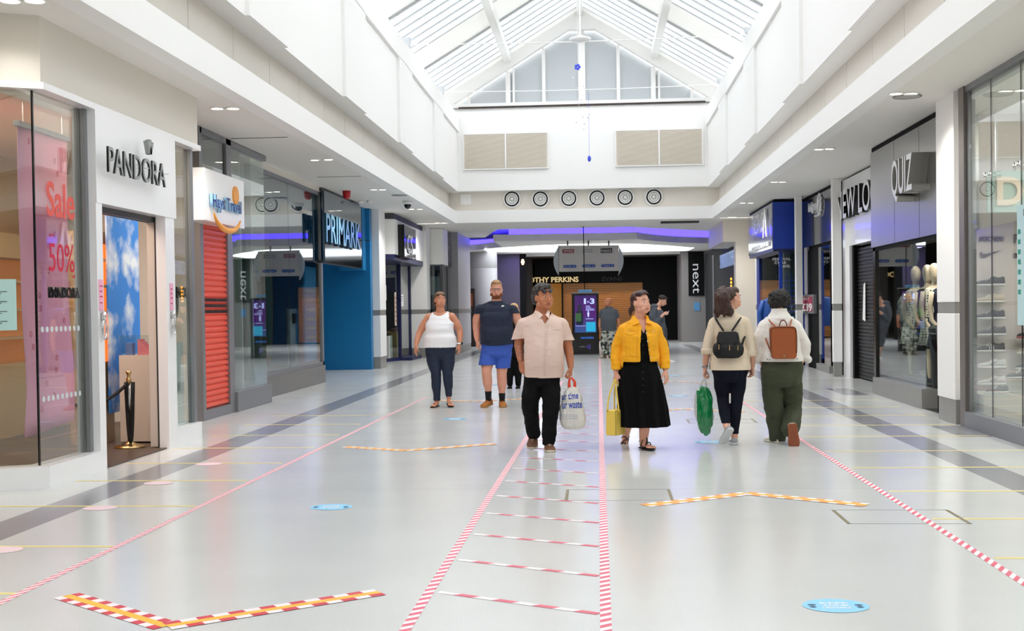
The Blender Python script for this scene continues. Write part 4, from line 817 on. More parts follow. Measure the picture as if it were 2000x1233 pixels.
# round air diffusers on the end wall
yd=35.28; names=['leftmost','second from the left','third from the left','third from the right','second from the right','rightmost']
for i,(px,py) in enumerate(((1000,389),(1055.5,389),(1111,388),(1166,387),(1221,386),(1277,385))):
    c=onY(px,py,yd); t=T('air_diffuser','round white air diffuser, '+names[i]+' on the end wall','vent',(c.x,yd,c.z-.24),'round air diffusers on the end wall')
    MB().lathe((c.x,yd,c.z),[(.27,0),(.27,.02),(.20,.03)],30,(0,-1,0)).build('flange',white,t,smooth=False); MB().lathe((c.x,yd-.025,c.z),[(.21,0),(.21,.01)],30,(0,-1,0)).build('dark_gap',blackm,t)
    for R_,r_ in ((.165,.02),(.12,.016),(.085,.014)): ring(m:=MB(),(c.x,yd-.05,c.z),R_,r_,(0,1,0),26,6); m.build('ring',white,t,smooth=True)
    ring(m:=MB(),(c.x,yd-.04,c.z),.205,.018,(0,1,0),28,6); m.build('dark_ring',blackm,t,smooth=True); MB().lathe((c.x,yd-.04,c.z),[(.14,0),(.13,.006)],26,(0,-1,0)).build('inner_disc',mat('shadow_grey','#8d8a84',.7),t); MB().lathe((c.x,yd-.045,c.z),[(.055,0),(.05,.03),(.001,.04)],20,(0,-1,0)).build('hub',white,t,smooth=True)
c=onY(909,390,35.29); tag(MB().box(c.x-.15,c.x+.17,35.27,35.3,c.z-.15,c.z+.15).build('service_hatch',white),'small square white access panel left of the round diffusers','panel')
# big louvre grilles
lou=mat('louvre_beige','#f6f0e6',.6)
for (x0,x1),l in (((-3.9,-1.4),'large beige louvred air grille on the left of the end wall'),((.62,3.14),'large beige louvred air grille on the right of the end wall')):
    t=T('louvre_grille',l,'vent',((x0+x1)/2,34.98,5.65)); z0,z1=5.66,6.68
    MB().box(x0,x1,34.98,35.0,z0,z1).build('backing',lou,t); m=MB(); n=36
    for i in range(n): z=z0+.02+i*(z1-z0-.02)/n; m.prism([(x0+.03,34.978,z+.018),(x0+.03,34.945,z),(x0+.03,34.94,z+.003),(x0+.03,34.978,z+.024)],(x1-x0-.06,0,0))
    m.build('slats',lou,t); f=MB().box(x0,x1,34.94,34.98,z0-.03,z0).box(x0,x1,34.94,34.98,z1,z1+.03).box(x0-.03,x0,34.94,34.98,z0-.03,z1+.03).box(x1,x1+.03,34.94,34.98,z0-.03,z1+.03).box((x0+x1)/2-.02,(x0+x1)/2+.02,34.935,34.98,z0,z1); f.build('frame',white,t)
# tension cables and small floodlights on the parapets
for i,(y,z) in enumerate(((27.6,7.75),(33.7,7.75))):
    pts=[(-4.6+9.0*k/12*.93,y,z-.06*4*(k/12)*(1-k/12)) for k in range(13)]
    tag(MB().tube([(-4.6,y,z)]+pts[1:]+[(3.75,y,z)],.012,6).build('tension_cable',white),['thin white cable spanning the roof, nearer one','thin white cable spanning the roof just before the gable'][i],'cable')
    for s,nm_ in ((-1,'left'),(1,'right')):
        x=-4.45 if s<0 else 3.62; t=T('floodlight','small grey floodlight on the '+nm_+' parapet, '+('nearer' if i==0 else 'further')+' one','light',(x,y,7.3))
        z=7.72; MB().prism([(x-.16,y-.13,z+.16),(x+.16,y-.13,z+.16),(x+.10,y-.02,z-.16),(x-.02,y-.02,z-.16)],(0,.22,0)).build('housing',mat('flood_grey','#c3c7cb',.4),t); MB().box(x-.03,x+.03,y+.0,y+.05,7.2,z).build('bracket',white,t)
pd=T('pendant_light','white dish pendant light on a long rod below the roof ridge','light',(-.35,25,6.98)); c=onY(1133,78,25)
MB().lathe((c.x,25,c.z),[(.001,-.05),(.12,-.045),(.21,-.01),(.235,.02),(.22,.035),(.10,.05),(.06,.09),(.03,.10)],32).build('dish',wpanel,pd,smooth=True); MB().tube([(c.x,25,c.z+.09),(c.x,25,ZR-.15)],.018).build('rod',white,pd)
og=T('hanging_ornament','string of tiny glass drops and a blue flower hanging below the pendant','ornament',(-.4,30,6.6)); m=MB(); random.seed(5)
c=onY(1128,131,30); MB().tube([(c.x,30,10.25),(c.x+.02,30,6.2)],.004,5).build('thread',white,og)
for k in range(5): a=k*1.257; m.ball((c.x+.05*math.cos(a),30,c.z+.05*math.sin(a)),(.035,.02,.035),8,6)
m.pieces('petal',mat('blue_petal','#3a50d8',.4),og,smooth=True); m=MB()
for k in range(12): m.ball((c.x+random.uniform(-.12,.3),30+random.uniform(-.1,.1),random.uniform(6.0,7.4)),.02,6,5)
m.pieces('glass_drop',chrome,og,smooth=True)
c=onY(1151,310,33.7); tag(MB().ball((c.x,33.7,c.z),(.05,.05,.09),10,8).tube([(c.x,33.7,c.z),(c.x,33.7,7.70)],.004,5).build('blue_drop',mat('blue_petal','#3a50d8',.4),smooth=True),'tiny blue ornament hanging before the white end wall','ornament')
# hanging direction sign
Ys=40.; hs=T('direction_sign','grey hanging direction sign board with curved ends and shop names','sign',onY(1148,540,Ys))
pn=lambda px,py,dy=0: (lambda c:(c.x,Ys+dy,c.z))(onY(px,py,Ys))
MB().prism([pn(1090,480),pn(1208,479),pn(1209,529),pn(1091,531)],(0,.1,0)).build('board',mat('sign_grey','#d2cfc7',.5),hs)
def crescent(s):
    out=[];inn=[]
    for k in range(13):
        u=k/12; py=481+u*(58) ; 
        if s<0: out.append(pn(1092-11*math.sin(math.pi*min(1,u*1.0))**.8,py)); inn.append(pn(1091.5-0*u,py))
        else: out.append(pn(1207+11*math.sin(math.pi*u)**.8,py-1)); inn.append(pn(1208.5,py-1))
    return out+inn[::-1]
for s in (-1,1):
    o=crescent(s); n=13; m=MB()
    for k in range(n-1): m.prism([o[k],o[k+1],o[2*n-2-k],o[2*n-1-k]],(0,.1,0))
    m.build('curved_end',mat('pale_sign_end','#c3c9cc',.4),hs)
for px in (1108.5,1149,1189): MB().tube([pn(px,480,.05),pn(px,470,.05)],.025,8).build('hanger',alud,hs)
def plate(x0,x1,y0,y1,m_,nm_='name_plate'): a=pn(x0,y1); b=pn(x1,y0); MB().box(a[0],b[0],Ys-.02,Ys,a[2],b[2]).build(nm_,m_,hs)
pale=mat('pale_plate','#cfcdc8',.5); dr=mat('dark_red_plate','#8c1420',.4); sb_=mat('sign_blue','#1f50a8',.4)
plate(1097,1128,485,497,pale); plate(1136,1167,484,496,pale); plate(1172,1200,483,496,pale)
def plate2(x0,x1,y0,y1,m_,nm_='name_plate'): a=pn(x0,y1); b=pn(x1,y0); MB().box(a[0],b[0],Ys-.03,Ys-.02,a[2],b[2]).build(nm_,m_,hs)
plate2(1098.5,1121,487,494.5,dr); plate2(1173,1195.5,485,494.5,black)
wy('lettering','MYPHONE',Ys-.032,1101,1119,488.5,493,pale,hs,.004,.02); wy('lettering','next',Ys-.032,1174.5,1194,487,493,pale,hs,.004); wy('lettering','DOROTHY PERKINS',Ys-.024,1138,1157,487,489.5,ink,hs,.004); wy('lettering','EVANS',Ys-.024,1138,1157,491,493.5,ink,hs,.004)
for (x0,x1,y),s in (((1100,1126,520.5),'Car Park'),((1137,1163,519.5),'Customer'),((1174,1200,519),'Toilets')):
    m=MB(); a=pn(x0,y+3); b=pn(x1,y-3); r=(b[2]-a[2])/2; pts=[(a[0]+r+r*math.cos(t),Ys-.02,a[2]+r+r*math.sin(t)) for t in [math.pi*(.5+k/8) for k in range(9)]]+[(b[0]-r+r*math.cos(t),Ys-.02,a[2]+r+r*math.sin(t)) for t in [math.pi*(-.5+k/8) for k in range(9)]]
    m.prism(pts,(0,.02,0)).build('blue_lozenge',sb_,hs); wy('lettering',s,Ys-.022,x0+3,x1-9,y-1.6,y+1.6,pale,hs,.004); wy('arrow','>',Ys-.022,x1-6,x1-3,y-1.5,y+1.5,pale,hs,.004,.02)
cable=tag(MB().tube([onY(1139,434,37.5),onY(1142,572,37.5)],.014,8).build('suspension_cable',blackm),'thin dark cable hanging from the hall ceiling in front of the direction sign','cable')
# digital screen
Yk=36.6; ks=T('digital_totem','black freestanding digital advertising totem showing a purple 1 in 3 screen','screen',onY(1146,694,Yk))
a=onY(1118,695,Yk); b=onY(1169,573,Yk); k0=wloc(ks); x0,x1,zt=a.x,b.x,b.z
MB().box(x0,x1,Yk,Yk+.22,0.03,zt).build('casing',black,ks,bevel=.008); MB().box(x0-.01,x1+.01,Yk-.01,Yk+.23,zt,zt+.03).box(x0-.02,x1+.02,Yk-.02,Yk+.24,0,.035).pieces('metal_trim',alu,ks)
c=onY(1142,571,Yk); tag(MB().box(c.x-.20,c.x+.22,Yk+.05,Yk+.15,zt+.032,zt+.12).build('camera_box',mat('sky_blue_box','#6aa8d8',.4)),'pale blue box lying on top of the black digital totem','box')
def kp(px,py): c=onY(px,py,Yk-.004); return c
def screen_mat():
    m=mat('totem_screen','#2a1248',.2); nt=m.node_tree; N=nt.nodes; L=nt.links; tc=N.new('ShaderNodeTexCoord'); sp=N.new('ShaderNodeSeparateXYZ'); L.new(tc.outputs['Generated'],sp.inputs[0]); r=N.new('ShaderNodeValToRGB')
    r.color_ramp.elements[0].position=.0; r.color_ramp.elements[0].color=(*hx('#1f5f9c'),1); r.color_ramp.elements[1].position=.45; r.color_ramp.elements[1].color=(*hx('#5a1f7c'),1); e=r.color_ramp.elements.new(1.); e.color=(*hx('#3c1a62'),1)
    L.new(sp.outputs[2],r.inputs[0]); b=N['Principled BSDF']; L.new(r.outputs[0],b.inputs['Emission Color']); b.inputs['Emission Strength'].default_value=.7; return m
def krect(nm_,p0,p1,m_,d=.003,y=0): a=kp(*p0); b=kp(*p1); return MB().box(a.x,b.x,Yk-.004-d-y,Yk-.002,min(a.z,b.z),max(a.z,b.z)).build(nm_,m_,ks)
krect('screen',(1123,650),(1164,577),screen_mat(),.002)
lum=mat('lit_white_pixel','#b9c4ff',.4,emit='#aebcff',es=.9); fig=mat('screen_dark_figure','#1c2236',.4,emit='#141a2c',es=.6); teal=mat('screen_teal','#1fa0c8',.4,emit='#1f9ac4',es=.7); grn=mat('screen_green','#3a6a3c',.4,emit='#26482a',es=.6)
c=kp(1132,600); m=MB(); m.ball((c.x,Yk-.008,c.z),(.06,.004,.09),12,8); m.rings([ell2 for ell2 in [[Vector((c.x+a_*math.cos(q*.785),Yk-.008+.003*math.sin(q*.785),z_)) for q in range(8)] for z_,a_ in ((c.z-.55,.10),(c.z-.3,.11),(c.z-.12,.09),(c.z-.07,.04))]]); m.build('figure',fig,ks,smooth=True)
krect('green_bag',(1124,628),(1135,612),grn,.008); krect('teal_square',(1145,648),(1163,629),teal,.006); wy('figure_text','1',Yk-.01,1140.5,1144.5,583,594,lum,ks,.004,.0); wy('figure_text','IN',Yk-.01,1147,1151,588,592,lum,ks,.004); wy('figure_text','3',Yk-.01,1152.5,1161,583,594,lum,ks,.004,.03)
for y,x1_ in ((598,1152),(601,1154),(603.5,1160),(606,1161),(623,1159)): krect('text_line',(1144,y+.6),(x1_,y-.5),lum,.006)
c=kp(1149,613); m=MB(); m.ball((c.x,Yk-.01,c.z+.07),(.02,.004,.025),8,6); m.box(c.x-.03,c.x+.03,Yk-.013,Yk-.008,c.z-.05,c.z+.04); m.box(c.x-.02,c.x+.02,Yk-.013,Yk-.008,c.z-.1,c.z-.05); m.build('person_symbol',lum,ks)
for i in range(2): ring(m:=MB(),kp(1151.5,637),.05+.05*i,.006,(0,1,0),4 if i else 16,4); m.build('square_outline',lum,ks)
krect('line',(1124,637.5),(1145,636.6),lum,.006)
wy('brand','cascades',Yk-.008,1134,1160,657,662,mat('screen_blue_letter','#2a6fd0',.4,emit='#2a5fc0',es=.5),ks,.004,.02); c=kp(1150,678); m=MB(); ring(m,(c.x,Yk-.01,c.z),.075,.02,(0,1,0),3,6); m.build('purple_symbol',mat('purple_mark','#5a3fa8',.4,emit='#4a30a0',es=.5),ks); wy('small_words','media',Yk-.008,1132,1142,675,679,alu,ks,.004)
# ================================================================ FAR HALL
DY=52.5
dpf=T('shopfront','black fascia clothes shop with a glowing orange slatted shutter','shopfront',(0,DY,0))
pf=lambda px,py: onY(px,py,DY)
a=pf(1028,668); b=pf(1335,493)
MB().box(onY(1020,500,DY-.9).x,onY(1038,500,DY-.9).x,DY-.9,DY+.2,0,3.7).build('brown_wall',mat('brown_wall','#2e2421',.6),dpf)
MB().box(pf(1044,500).x,pf(1345,500).x,DY,DY+.2,pf(1150,552).z,3.7).build('fascia',blackm,dpf); MB().box(pf(1256,500).x,pf(1345,500).x,DY,DY+.2,0,pf(1150,552).z).build('black_wall',blackm,dpf)
osh=mat('orange_shutter','#a06c3a',.4,.2,var=.2,vscale=1.2); m=MB(); z=.05; pr=[]
while z<pf(1150,552).z: pr+=[(DY+.22,z),(DY+.2,z+.015),(DY+.2,z+.055),(DY+.22,z+.075)]; z+=.085
xa,xb=pf(1100,600).x,pf(1256,600).x
m.add([(x,y,z) for y,z in pr for x in (xa,xb)],[(2*i,2*i+1,2*i+3,2*i+2) for i in range(len(pr)-1)]); m.build('shutter',osh,dpf)
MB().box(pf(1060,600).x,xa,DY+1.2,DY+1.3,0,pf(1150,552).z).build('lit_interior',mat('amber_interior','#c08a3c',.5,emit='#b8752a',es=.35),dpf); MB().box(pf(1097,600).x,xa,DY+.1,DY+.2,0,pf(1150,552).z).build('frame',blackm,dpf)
for i in range(5):
    x=xa+.4+i*.65; lamp('shutter_lamp','SPOT',(x,DY-.35,pf(1150,552).z-.02),26,.03,(1,.75,.42),rot=(math.radians(12),0,0),spot=1.7)
sg=T('shop_sign','pale gold DOROTHY PERKINS letters on the far black fascia','sign',(0,DY-.1,2.6)); wy('lettering','DOROTHY PERKINS',DY-.08,1002,1130,542.5,553,mat('pale_gold_letter','#e8cf9c',.4,emit='#e0c080',es=.5),sg,.05,.03)
sg=T('shop_sign','barely lit dark EVANS letters on the far black fascia','sign',(1,DY-.1,2.7)); wy('lettering','EVANS',DY-.06,1176,1215,541,549,mat('faint_letter','#1a1518',.6),sg,.03,.02)
nx=T('shopfront','grey stone wall of the far shop with tall black vertical name banner','shopfront',(4,49.2,0))
pg=lambda px,py: onY(px,py,49.2)
MB().box(pg(1332,600).x,pg(1392,600).x+.5,49.2,52,0,3.76).build('wall',mat('grey_stone','#8f8a88',.5,var=.04),nx)
bn2=T('name_banner','tall black banner with next written vertically on the far grey wall','sign',pg(1359,578)); a=pg(1345,578); b=pg(1374,492); MB().box(a.x,b.x,49.12,49.2,a.z,b.z).build('panel',blackm,bn2)
a=pg(1353,573); b=pg(1353,516); text('lettering','next',wpanel,Vector((a.x,49.115,b.z)),(0,0,-1),b.z-a.z,pg(1366,573).x-a.x,bn2,.006,up=(1,0,0))
c=pg(1361,599); tag(MB().box(c.x-.12,c.x+.12,49.18,49.2,c.z-.17,c.z+.17).build('wall_notice',mat('notice_blue','#5f9bd0',.5)),'small pale blue notice on the far grey wall below the vertical banner','notice')
cl=T('round_column','large round grey column at the far left of the hall','column',(-4.5,47,0)); c=onY(945,600,47.); MB().lathe((c.x,47,0),[(.56,0),(.56,3.1),(.55,3.11),(.56,3.12),(.56,3.76)],40).build('shaft',mat('grey_column','#b3b0b4',.5),cl,smooth=True); MB().lathe((c.x,47,1.36),[(.565,0),(.565,.14)],40).build('tile_band',grey_tile,cl)
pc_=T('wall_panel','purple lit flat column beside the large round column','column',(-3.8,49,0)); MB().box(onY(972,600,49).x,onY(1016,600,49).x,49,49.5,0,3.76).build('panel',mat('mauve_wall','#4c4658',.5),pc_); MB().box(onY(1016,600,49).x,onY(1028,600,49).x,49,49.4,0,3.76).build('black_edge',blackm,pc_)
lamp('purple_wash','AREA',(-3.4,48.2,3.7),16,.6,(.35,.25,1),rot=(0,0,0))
wlm=T('wall_lamp','small chrome wall lamp shining above the brown wall','light',onY(1021,512,48.9)); c=onY(1021,512,48.85); MB().lathe((c.x,48.85,c.z),[(.04,-.12),(.08,0),(.04,.12)],14).build('shade',mat('warm_glow','#ffdca8',.4,emit='#ffd090',es=2),wlm,smooth=True); MB().box(c.x-.02,c.x+.02,48.85,49,c.z-.02,c.z+.02).build('arm',chrome,wlm)
struct(MB().box(-9,-4.2,50.5,50.6,0,3.75).build('wall_hall_left',mat('brown_wall','#2e2421',.6))); struct(MB().box(5.5,9,48.9,49,0,4).build('wall_hall_right',dark))
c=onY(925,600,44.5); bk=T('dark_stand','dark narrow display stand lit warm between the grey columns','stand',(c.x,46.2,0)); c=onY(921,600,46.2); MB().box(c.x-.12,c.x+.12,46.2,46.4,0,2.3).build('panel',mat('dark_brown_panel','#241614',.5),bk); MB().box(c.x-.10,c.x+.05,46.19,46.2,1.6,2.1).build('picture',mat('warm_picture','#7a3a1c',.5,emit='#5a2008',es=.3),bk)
# ================================================================ FLOOR MARKINGS
tr_=mat('red_tape','#dc6478',.45); tw=mat('white_tape','#f0e6e8',.45); ty_=mat('yellow_tape','#e0cf86',.5); ts=mat('strong_red_tape','#d0384a',.45); to_=mat('orange_tape','#e99a62',.45); yarm=mat('chevron_yellow','#f0b83a',.45)
def strip(a,b,w,L,mats,name,lbl,cat='floor tape',grp=None,z=.0015,sl=.5):
    a=Vector((a[0],a[1],z)); b=Vector((b[0],b[1],z)); d=b-a; n=max(2,int(d.length/L)); t=d.normalized(); s=Vector((-t.y,t.x,0))*w/2; sh=t*w*sl; vs=[];fs=[];mi=[]
    for i in range(n+1):
        p=a+d*(i/n); e=0 if i in (0,n) else 1; vs+=[p-s-sh*e,p+s+sh*e]
    fs=[(2*i+1,2*i,2*i+2,2*i+3) for i in range(n)]
    m=MB(); m.add(vs,fs); m.m=[i%2 for i in range(n)]; o=m.build(name,mats,origin=a)
    return tag(o,lbl,cat,grp)
strip((-3.16,3.0),(-2.93,20),.05,.045,[tr_,tw],'hazard_tape','long red and white tape running along the left lane past the jewellery shop',sl=-.9)
strip((-.94,3.0),(-.72,24),.055,.05,[tr_,tw],'hazard_tape','red and white tape forming the left rail of the central ladder marking',sl=-.4)
strip((.02,3.0),(.06,34),.055,.05,[tr_,tw],'hazard_tape','red and white tape forming the right rail of the central ladder marking',sl=-.4)
strip((2.25,3.0),(2.22,22),.055,.06,[tr_,tw],'hazard_tape','long red and white tape running along the right lane past the access cover',sl=-.9)
for i in range(22):
    y=5.35+i*.8; xa=-.93+.22*(y-3)/21+.04
    strip((xa,y+.02),(-.01,y-.42+.012*i),.045,.11,[tw,tr_],'rung_tape','thin red and white tape rung of the central ladder marking, %s from the camera'%['first','second','third','fourth','fifth','sixth','seventh','eighth','ninth','tenth','eleventh','twelfth','thirteenth','fourteenth','fifteenth','sixteenth','seventeenth','eighteenth','nineteenth','twentieth','twenty-first','twenty-second'][i],grp='rungs of the central ladder marking',sl=.3)
def yl(a,b,lbl,g): m=MB().box(a[0],b[0],a[1]-.022,a[1]+.022,.0005,.0012); tag(m.build('queue_tape',ty_),lbl,'floor tape',g)
lys=[6.1,7.35,8.9,10.25,11.43,12.7,14.0,15.3,16.6]; rys=[4.6,5.8,7.04,8.32,9.54,10.92,12.15,13.5,14.75,16.0,17.3,18.6]
o_=['nearest','second','third','fourth','fifth','sixth','seventh','eighth','ninth','tenth','eleventh','twelfth']
for i,y in enumerate(lys): yl((-4.7 if y>9.8 else -5.2,y),(-3.12,y),'thin yellow queue line on the left floor, %s from the camera'%o_[i],'yellow queue lines along the left shops')
for i,y in enumerate(rys): yl((2.3,y),(4.35,y),'thin yellow queue line on the right floor, %s from the camera'%o_[i],'yellow queue lines along the right shops')
def chevron(pts,w,lbl,mr,strong=True):
    c=Vector((*pts[1],0)); t=T('chevron_marking',lbl,'floor marking',c)
    for k,(a,b) in enumerate(((pts[0],pts[1]),(pts[1],pts[2]))):
        A=Vector((*a,.0025+.0006*k)); B=Vector((*b,.0025+.0006*k)); d=(B-A).normalized(); s=Vector((-d.y,d.x,0))
        for off,mm,nm_ in ((w*.33,(mr,tw),'striped_tape'),(-w*.33,(tw,mr),'striped_tape'),(0,None,'yellow_tape')):
            p=A+s*off; q=B+s*off; L_=(q-p).length; n=14 if mm else 1; vs=[]; h=s*w/6
            for i in range(n+1): x=p+(q-p)*(i/n); vs+=[x-h,x+h]
            m=MB(); m.add([v+Vector((0,0,.0003 if not mm else 0)) for v in vs],[(2*i+1,2*i,2*i+2,2*i+3) for i in range(n)])
            if mm: m.m=[i%2 for i in range(n)]; m.build(nm_,list(mm),t)
            else: m.build(nm_,yarm,t)
chevron([(-2.84,6.06),(-2.07,5.47),(-1.17,6.16)],.15,'large red, white and yellow taped chevron in the lower left of the floor',ts)
chevron([(-2.78,12.75),(-2.05,12.38),(-1.15,12.95)],.15,'taped chevron on the left lane pointing towards the camera before the couple',to_)
chevron([(.34,8.88),(1.17,9.45),(1.98,8.88)],.15,'taped chevron on the right lane pointing away, beside the access cover',to_)
chevron([(-2.7,19.3),(-2.05,18.9),(-1.2,19.4)],.15,'faint taped chevron on the floor behind the couple',to_); chevron([(.5,16.7),(1.24,17.2),(2.05,16.7)],.15,'faint taped chevron on the floor beyond the yellow jacket and green bag',to_); chevron([(.8,23.0),(1.5,23.5),(2.2,23.0)],.15,'furthest faint taped chevron on the right lane',to_)
blus=mat('sticker_blue','#8fcdf0',.5); pks=mat('sticker_pink','#e9cdd2',.5); dk=mat('sticker_ink','#3c5a78',.5)
def sticker(px,py,lbl,m_,grp,det=True):
    c=onZ(px,py); q_=1 if det else .8; t=T('floor_sticker',lbl,'sticker',c,grp); MB().add([(c.x+.163*q_*math.cos(q*math.pi/18),c.y+.135*q_*math.sin(q*math.pi/18),.002) for q in range(36)],[tuple(range(36))]).build('disc',m_,t)
    if det:
        for k,s in enumerate(('KEEP','YOUR','DISTANCE')): text('wording',s,white,Vector((c.x-.07,c.y+.03-.045*k,.0025)),XP,.14,.03,t,.0006,up=(0,1,0),bold=.02)
        for sx in (-1,1):
            m=MB(); x=c.x+sx*.115; m.add([(x+.022*math.cos(q*.785),c.y+.015*math.sin(q*.785)+.01,.0032) for q in range(8)],[tuple(range(8))]); m.add([(x-.02+.02*k,c.y-.03+.02*(k%2),.0032) for k in range(3)]+[(x,c.y-.05,.0032)],[(0,3,2,1)]); m.build('footprint',dk,t)
g='pale blue distancing stickers on the floor'
for px,py,l in ((1632,1184,'pale blue oval floor sticker in the lower right corner'),(647,991,'pale blue oval floor sticker between the left tape and the ladder'),(888,819,'pale blue floor sticker just in front of the woman in the white vest'),(1385,864,'pale blue floor sticker under the green carrier bag'),(1325,774,'pale blue floor sticker beyond the yellow jacket and green bag'),(975,752,'pale blue floor sticker behind the man in blue shorts'),(1318,734,'furthest pale blue floor sticker on the right lane')): sticker(px,py,l,blus,g)
g='pale pink stickers beside the left shops'
for px,py,l in ((195,993,'pale pink floor sticker nearest the jewellery window corner'),(310,944,'pale pink floor sticker in front of the open doorway'),(408,907,'pale pink floor sticker by the end of the jewellery shop plinth'),(4,1075,'pale pink floor sticker cut by the left edge of the frame')): sticker(px,py,l,pks,g,False)
# access covers
brs=mat('worn_brass_edge','#8d8468',.45,.5,var=.4,vscale=30); gap=mat('cover_gap','#8b8d8d',.6)
def cover(x0,x1,y0,y1,lbl):
    t=T('access_cover',lbl,'floor cover',((x0+x1)/2,(y0+y1)/2,0)); z=.0016; MB().box(x0,x1,y0,y0+.006,.0004,z).box(x0,x1,y1-.006,y1,.0004,z).pieces('gap_line',gap,t); MB().box(x0,x0+.025,y0,y1,.0004,z).box(x1-.025,x1,y0,y1,.0004,z).pieces('brass_edge',brs,t)
cover(-.27,.575,9.12,9.67,'rectangular floor access cover crossed by the right rail of the ladder tape'); cover(1.68,2.51,8.13,8.68,'rectangular floor access cover crossed by the right lane tape'); cover(1.15,2.02,15.14,15.65,'rectangular floor access cover beyond the women with backpacks')
# ================================================================ PEOPLE: tools
from mathutils.bvhtree import BVHTree
def organic(name,m,mats,root,vox=.006,sm=3,cut=None,fold=0,ff=(8,8,3.5),thick=0,matfn=None,seed=0,disp=None):
    """fuses the closed shapes in m into one continuous skin"""
    me=bpy.data.meshes.new(name); me.from_pydata([tuple(v) for v in m.v],[],m.f); o=bpy.data.objects.new(name,me); COL.objects.link(o)
    r=o.modifiers.new('r','REMESH'); r.mode='VOXEL'; r.voxel_size=vox
    if sm: q=o.modifiers.new('s','SMOOTH'); q.iterations=sm; q.factor=.5
    dg=bpy.context.evaluated_depsgraph_get(); ne=bpy.data.meshes.new_from_object(o.evaluated_get(dg)); bpy.data.objects.remove(o); bpy.data.meshes.remove(me)
    ne.name=name; n=len(ne.vertices); co=np.empty(n*3); ne.vertices.foreach_get('co',co); co=co.reshape(-1,3)
    if fold or disp:
        nr=np.empty(n*3); ne.vertices.foreach_get('normal',nr); nr=nr.reshape(-1,3)
        d=np.array([(noise.noise(Vector((c[0]*ff[0]+seed,c[1]*ff[1],c[2]*ff[2])))+.5*noise.noise(Vector((c[0]*ff[0]*2.3,c[1]*ff[1]*2.3+seed,c[2]*ff[2]*2.6)))) for c in co])*fold if fold else 0
        if disp: d=d+np.array([disp(c) for c in co])
        co=co+nr*np.reshape(d,(-1,1))
    b=wloc(root); ne.vertices.foreach_set('co',(co-np.array(b)[None]).ravel()); ne.update()
    if cut:
        bm=bmesh.new(); bm.from_mesh(ne); bo=Vector(b)
        bmesh.ops.delete(bm,geom=[f for f in bm.faces if not cut(f.calc_center_median()+bo)],context='FACES')
        bv=[v for v in bm.verts if v.is_boundary]
        for _ in range(8):
            nw=[]
            for v in bv:
                q=[e.other_vert(v).co for e in v.link_edges if e.is_boundary]; nw.append(v.co*.4+sum(q,Vector())*(.6/len(q)) if len(q)==2 else v.co.copy())
            for v,c in zip(bv,nw): v.co=c
        bm.to_mesh(ne); bm.free()
    ne.materials.clear()
    for q in (mats if isinstance(mats,(list,tuple)) else [mats]): ne.materials.append(q)
    ne.polygons.foreach_set('use_smooth',[True]*len(ne.polygons))
    if matfn:
        bo=Vector(b); ne.polygons.foreach_set('material_index',[matfn(p.center+bo) for p in ne.polygons])
    o=bpy.data.objects.new(name,ne); COL.objects.link(o); o.parent=root; WL[o.name]=b
    if thick: q=o.modifiers.new('t','SOLIDIFY'); q.thickness=thick; q.offset=1
    return o
def tri(o):
    b=wloc(o) if o.name in WL else Vector(); bm=bmesh.new(); bm.from_mesh(o.data); bm.transform(Matrix.Translation(b)); t=BVHTree.FromBMesh(bm); bm.free(); return t
def surf(t,px,py,off=.004,fb=None):
    d=Vector(ray(px,py)).normalized(); h=t.ray_cast(Vector((0,0,H)),d)
    if h[0] is None: return fb if fb else None
    return h[0]-d*off
def patch(name,t,pts,m_,root,th=.004,off=.010):
    P=[surf(t,x,y,off) for x,y in pts]; P=[p for p in P if p is not None]
    if len(P)<3: return None
    return MB().prism(P,(0,-th,0)).build(name,m_,root)
def line(name,t,pts,r,m_,root,off=.007,n=6,k=10):
    P=[]
    for (a,b),(c,d) in zip(pts[:-1],pts[1:]):
        for i in range(k):
            u=i/k; q=surf(t,a+(c-a)*u,b+(d-b)*u,off)
            if q is not None: P.append(q)
    q=surf(t,*pts[-1],off)
    if q is not None: P.append(q)
    if len(P)>1: return MB().tube(P,r,n).build(name,m_,root,smooth=True)
def V3(p): return Vector(p)
def cap_tube(m,pts,R,n=16):
    """tube whose ends are rounded"""
    P=[V3(p) for p in pts]; R=list(R)
    t0=(P[0]-P[1]).normalized(); t1=(P[-1]-P[-2]).normalized(); a=[P[0]+t0*R[0]*k for k in (.95,.7,.4)]; b=[P[-1]+t1*R[-1]*k for k in (.4,.7,.95)]
    m.tube(a+P+b,[R[0]*.3,R[0]*.7,R[0]*.92]+R+[R[-1]*.92,R[-1]*.7,R[-1]*.3],n); return m
def spline(P,R,k=5):
    P=[V3(p) for p in P]; out=[];rr=[]
    for i in range(len(P)-1):
        p0=P[max(i-1,0)];p1=P[i];p2=P[i+1];p3=P[min(i+2,len(P)-1)]
        for j in range(k):
            t=j/k; out.append(.5*((2*p1)+(p2-p0)*t+(2*p0-5*p1+4*p2-p3)*t*t+(3*p1-p0-3*p2+p3)*t**3)); u=t*t*(3-2*t); rr.append(R[i]+(R[i+1]-R[i])*u)
    return out+[P[-1]],rr+[R[-1]]
def limb(m,P,R,off=0,n=18): a,b=spline(P,R); return cap_tube(m,a,[x+off for x in b],n)
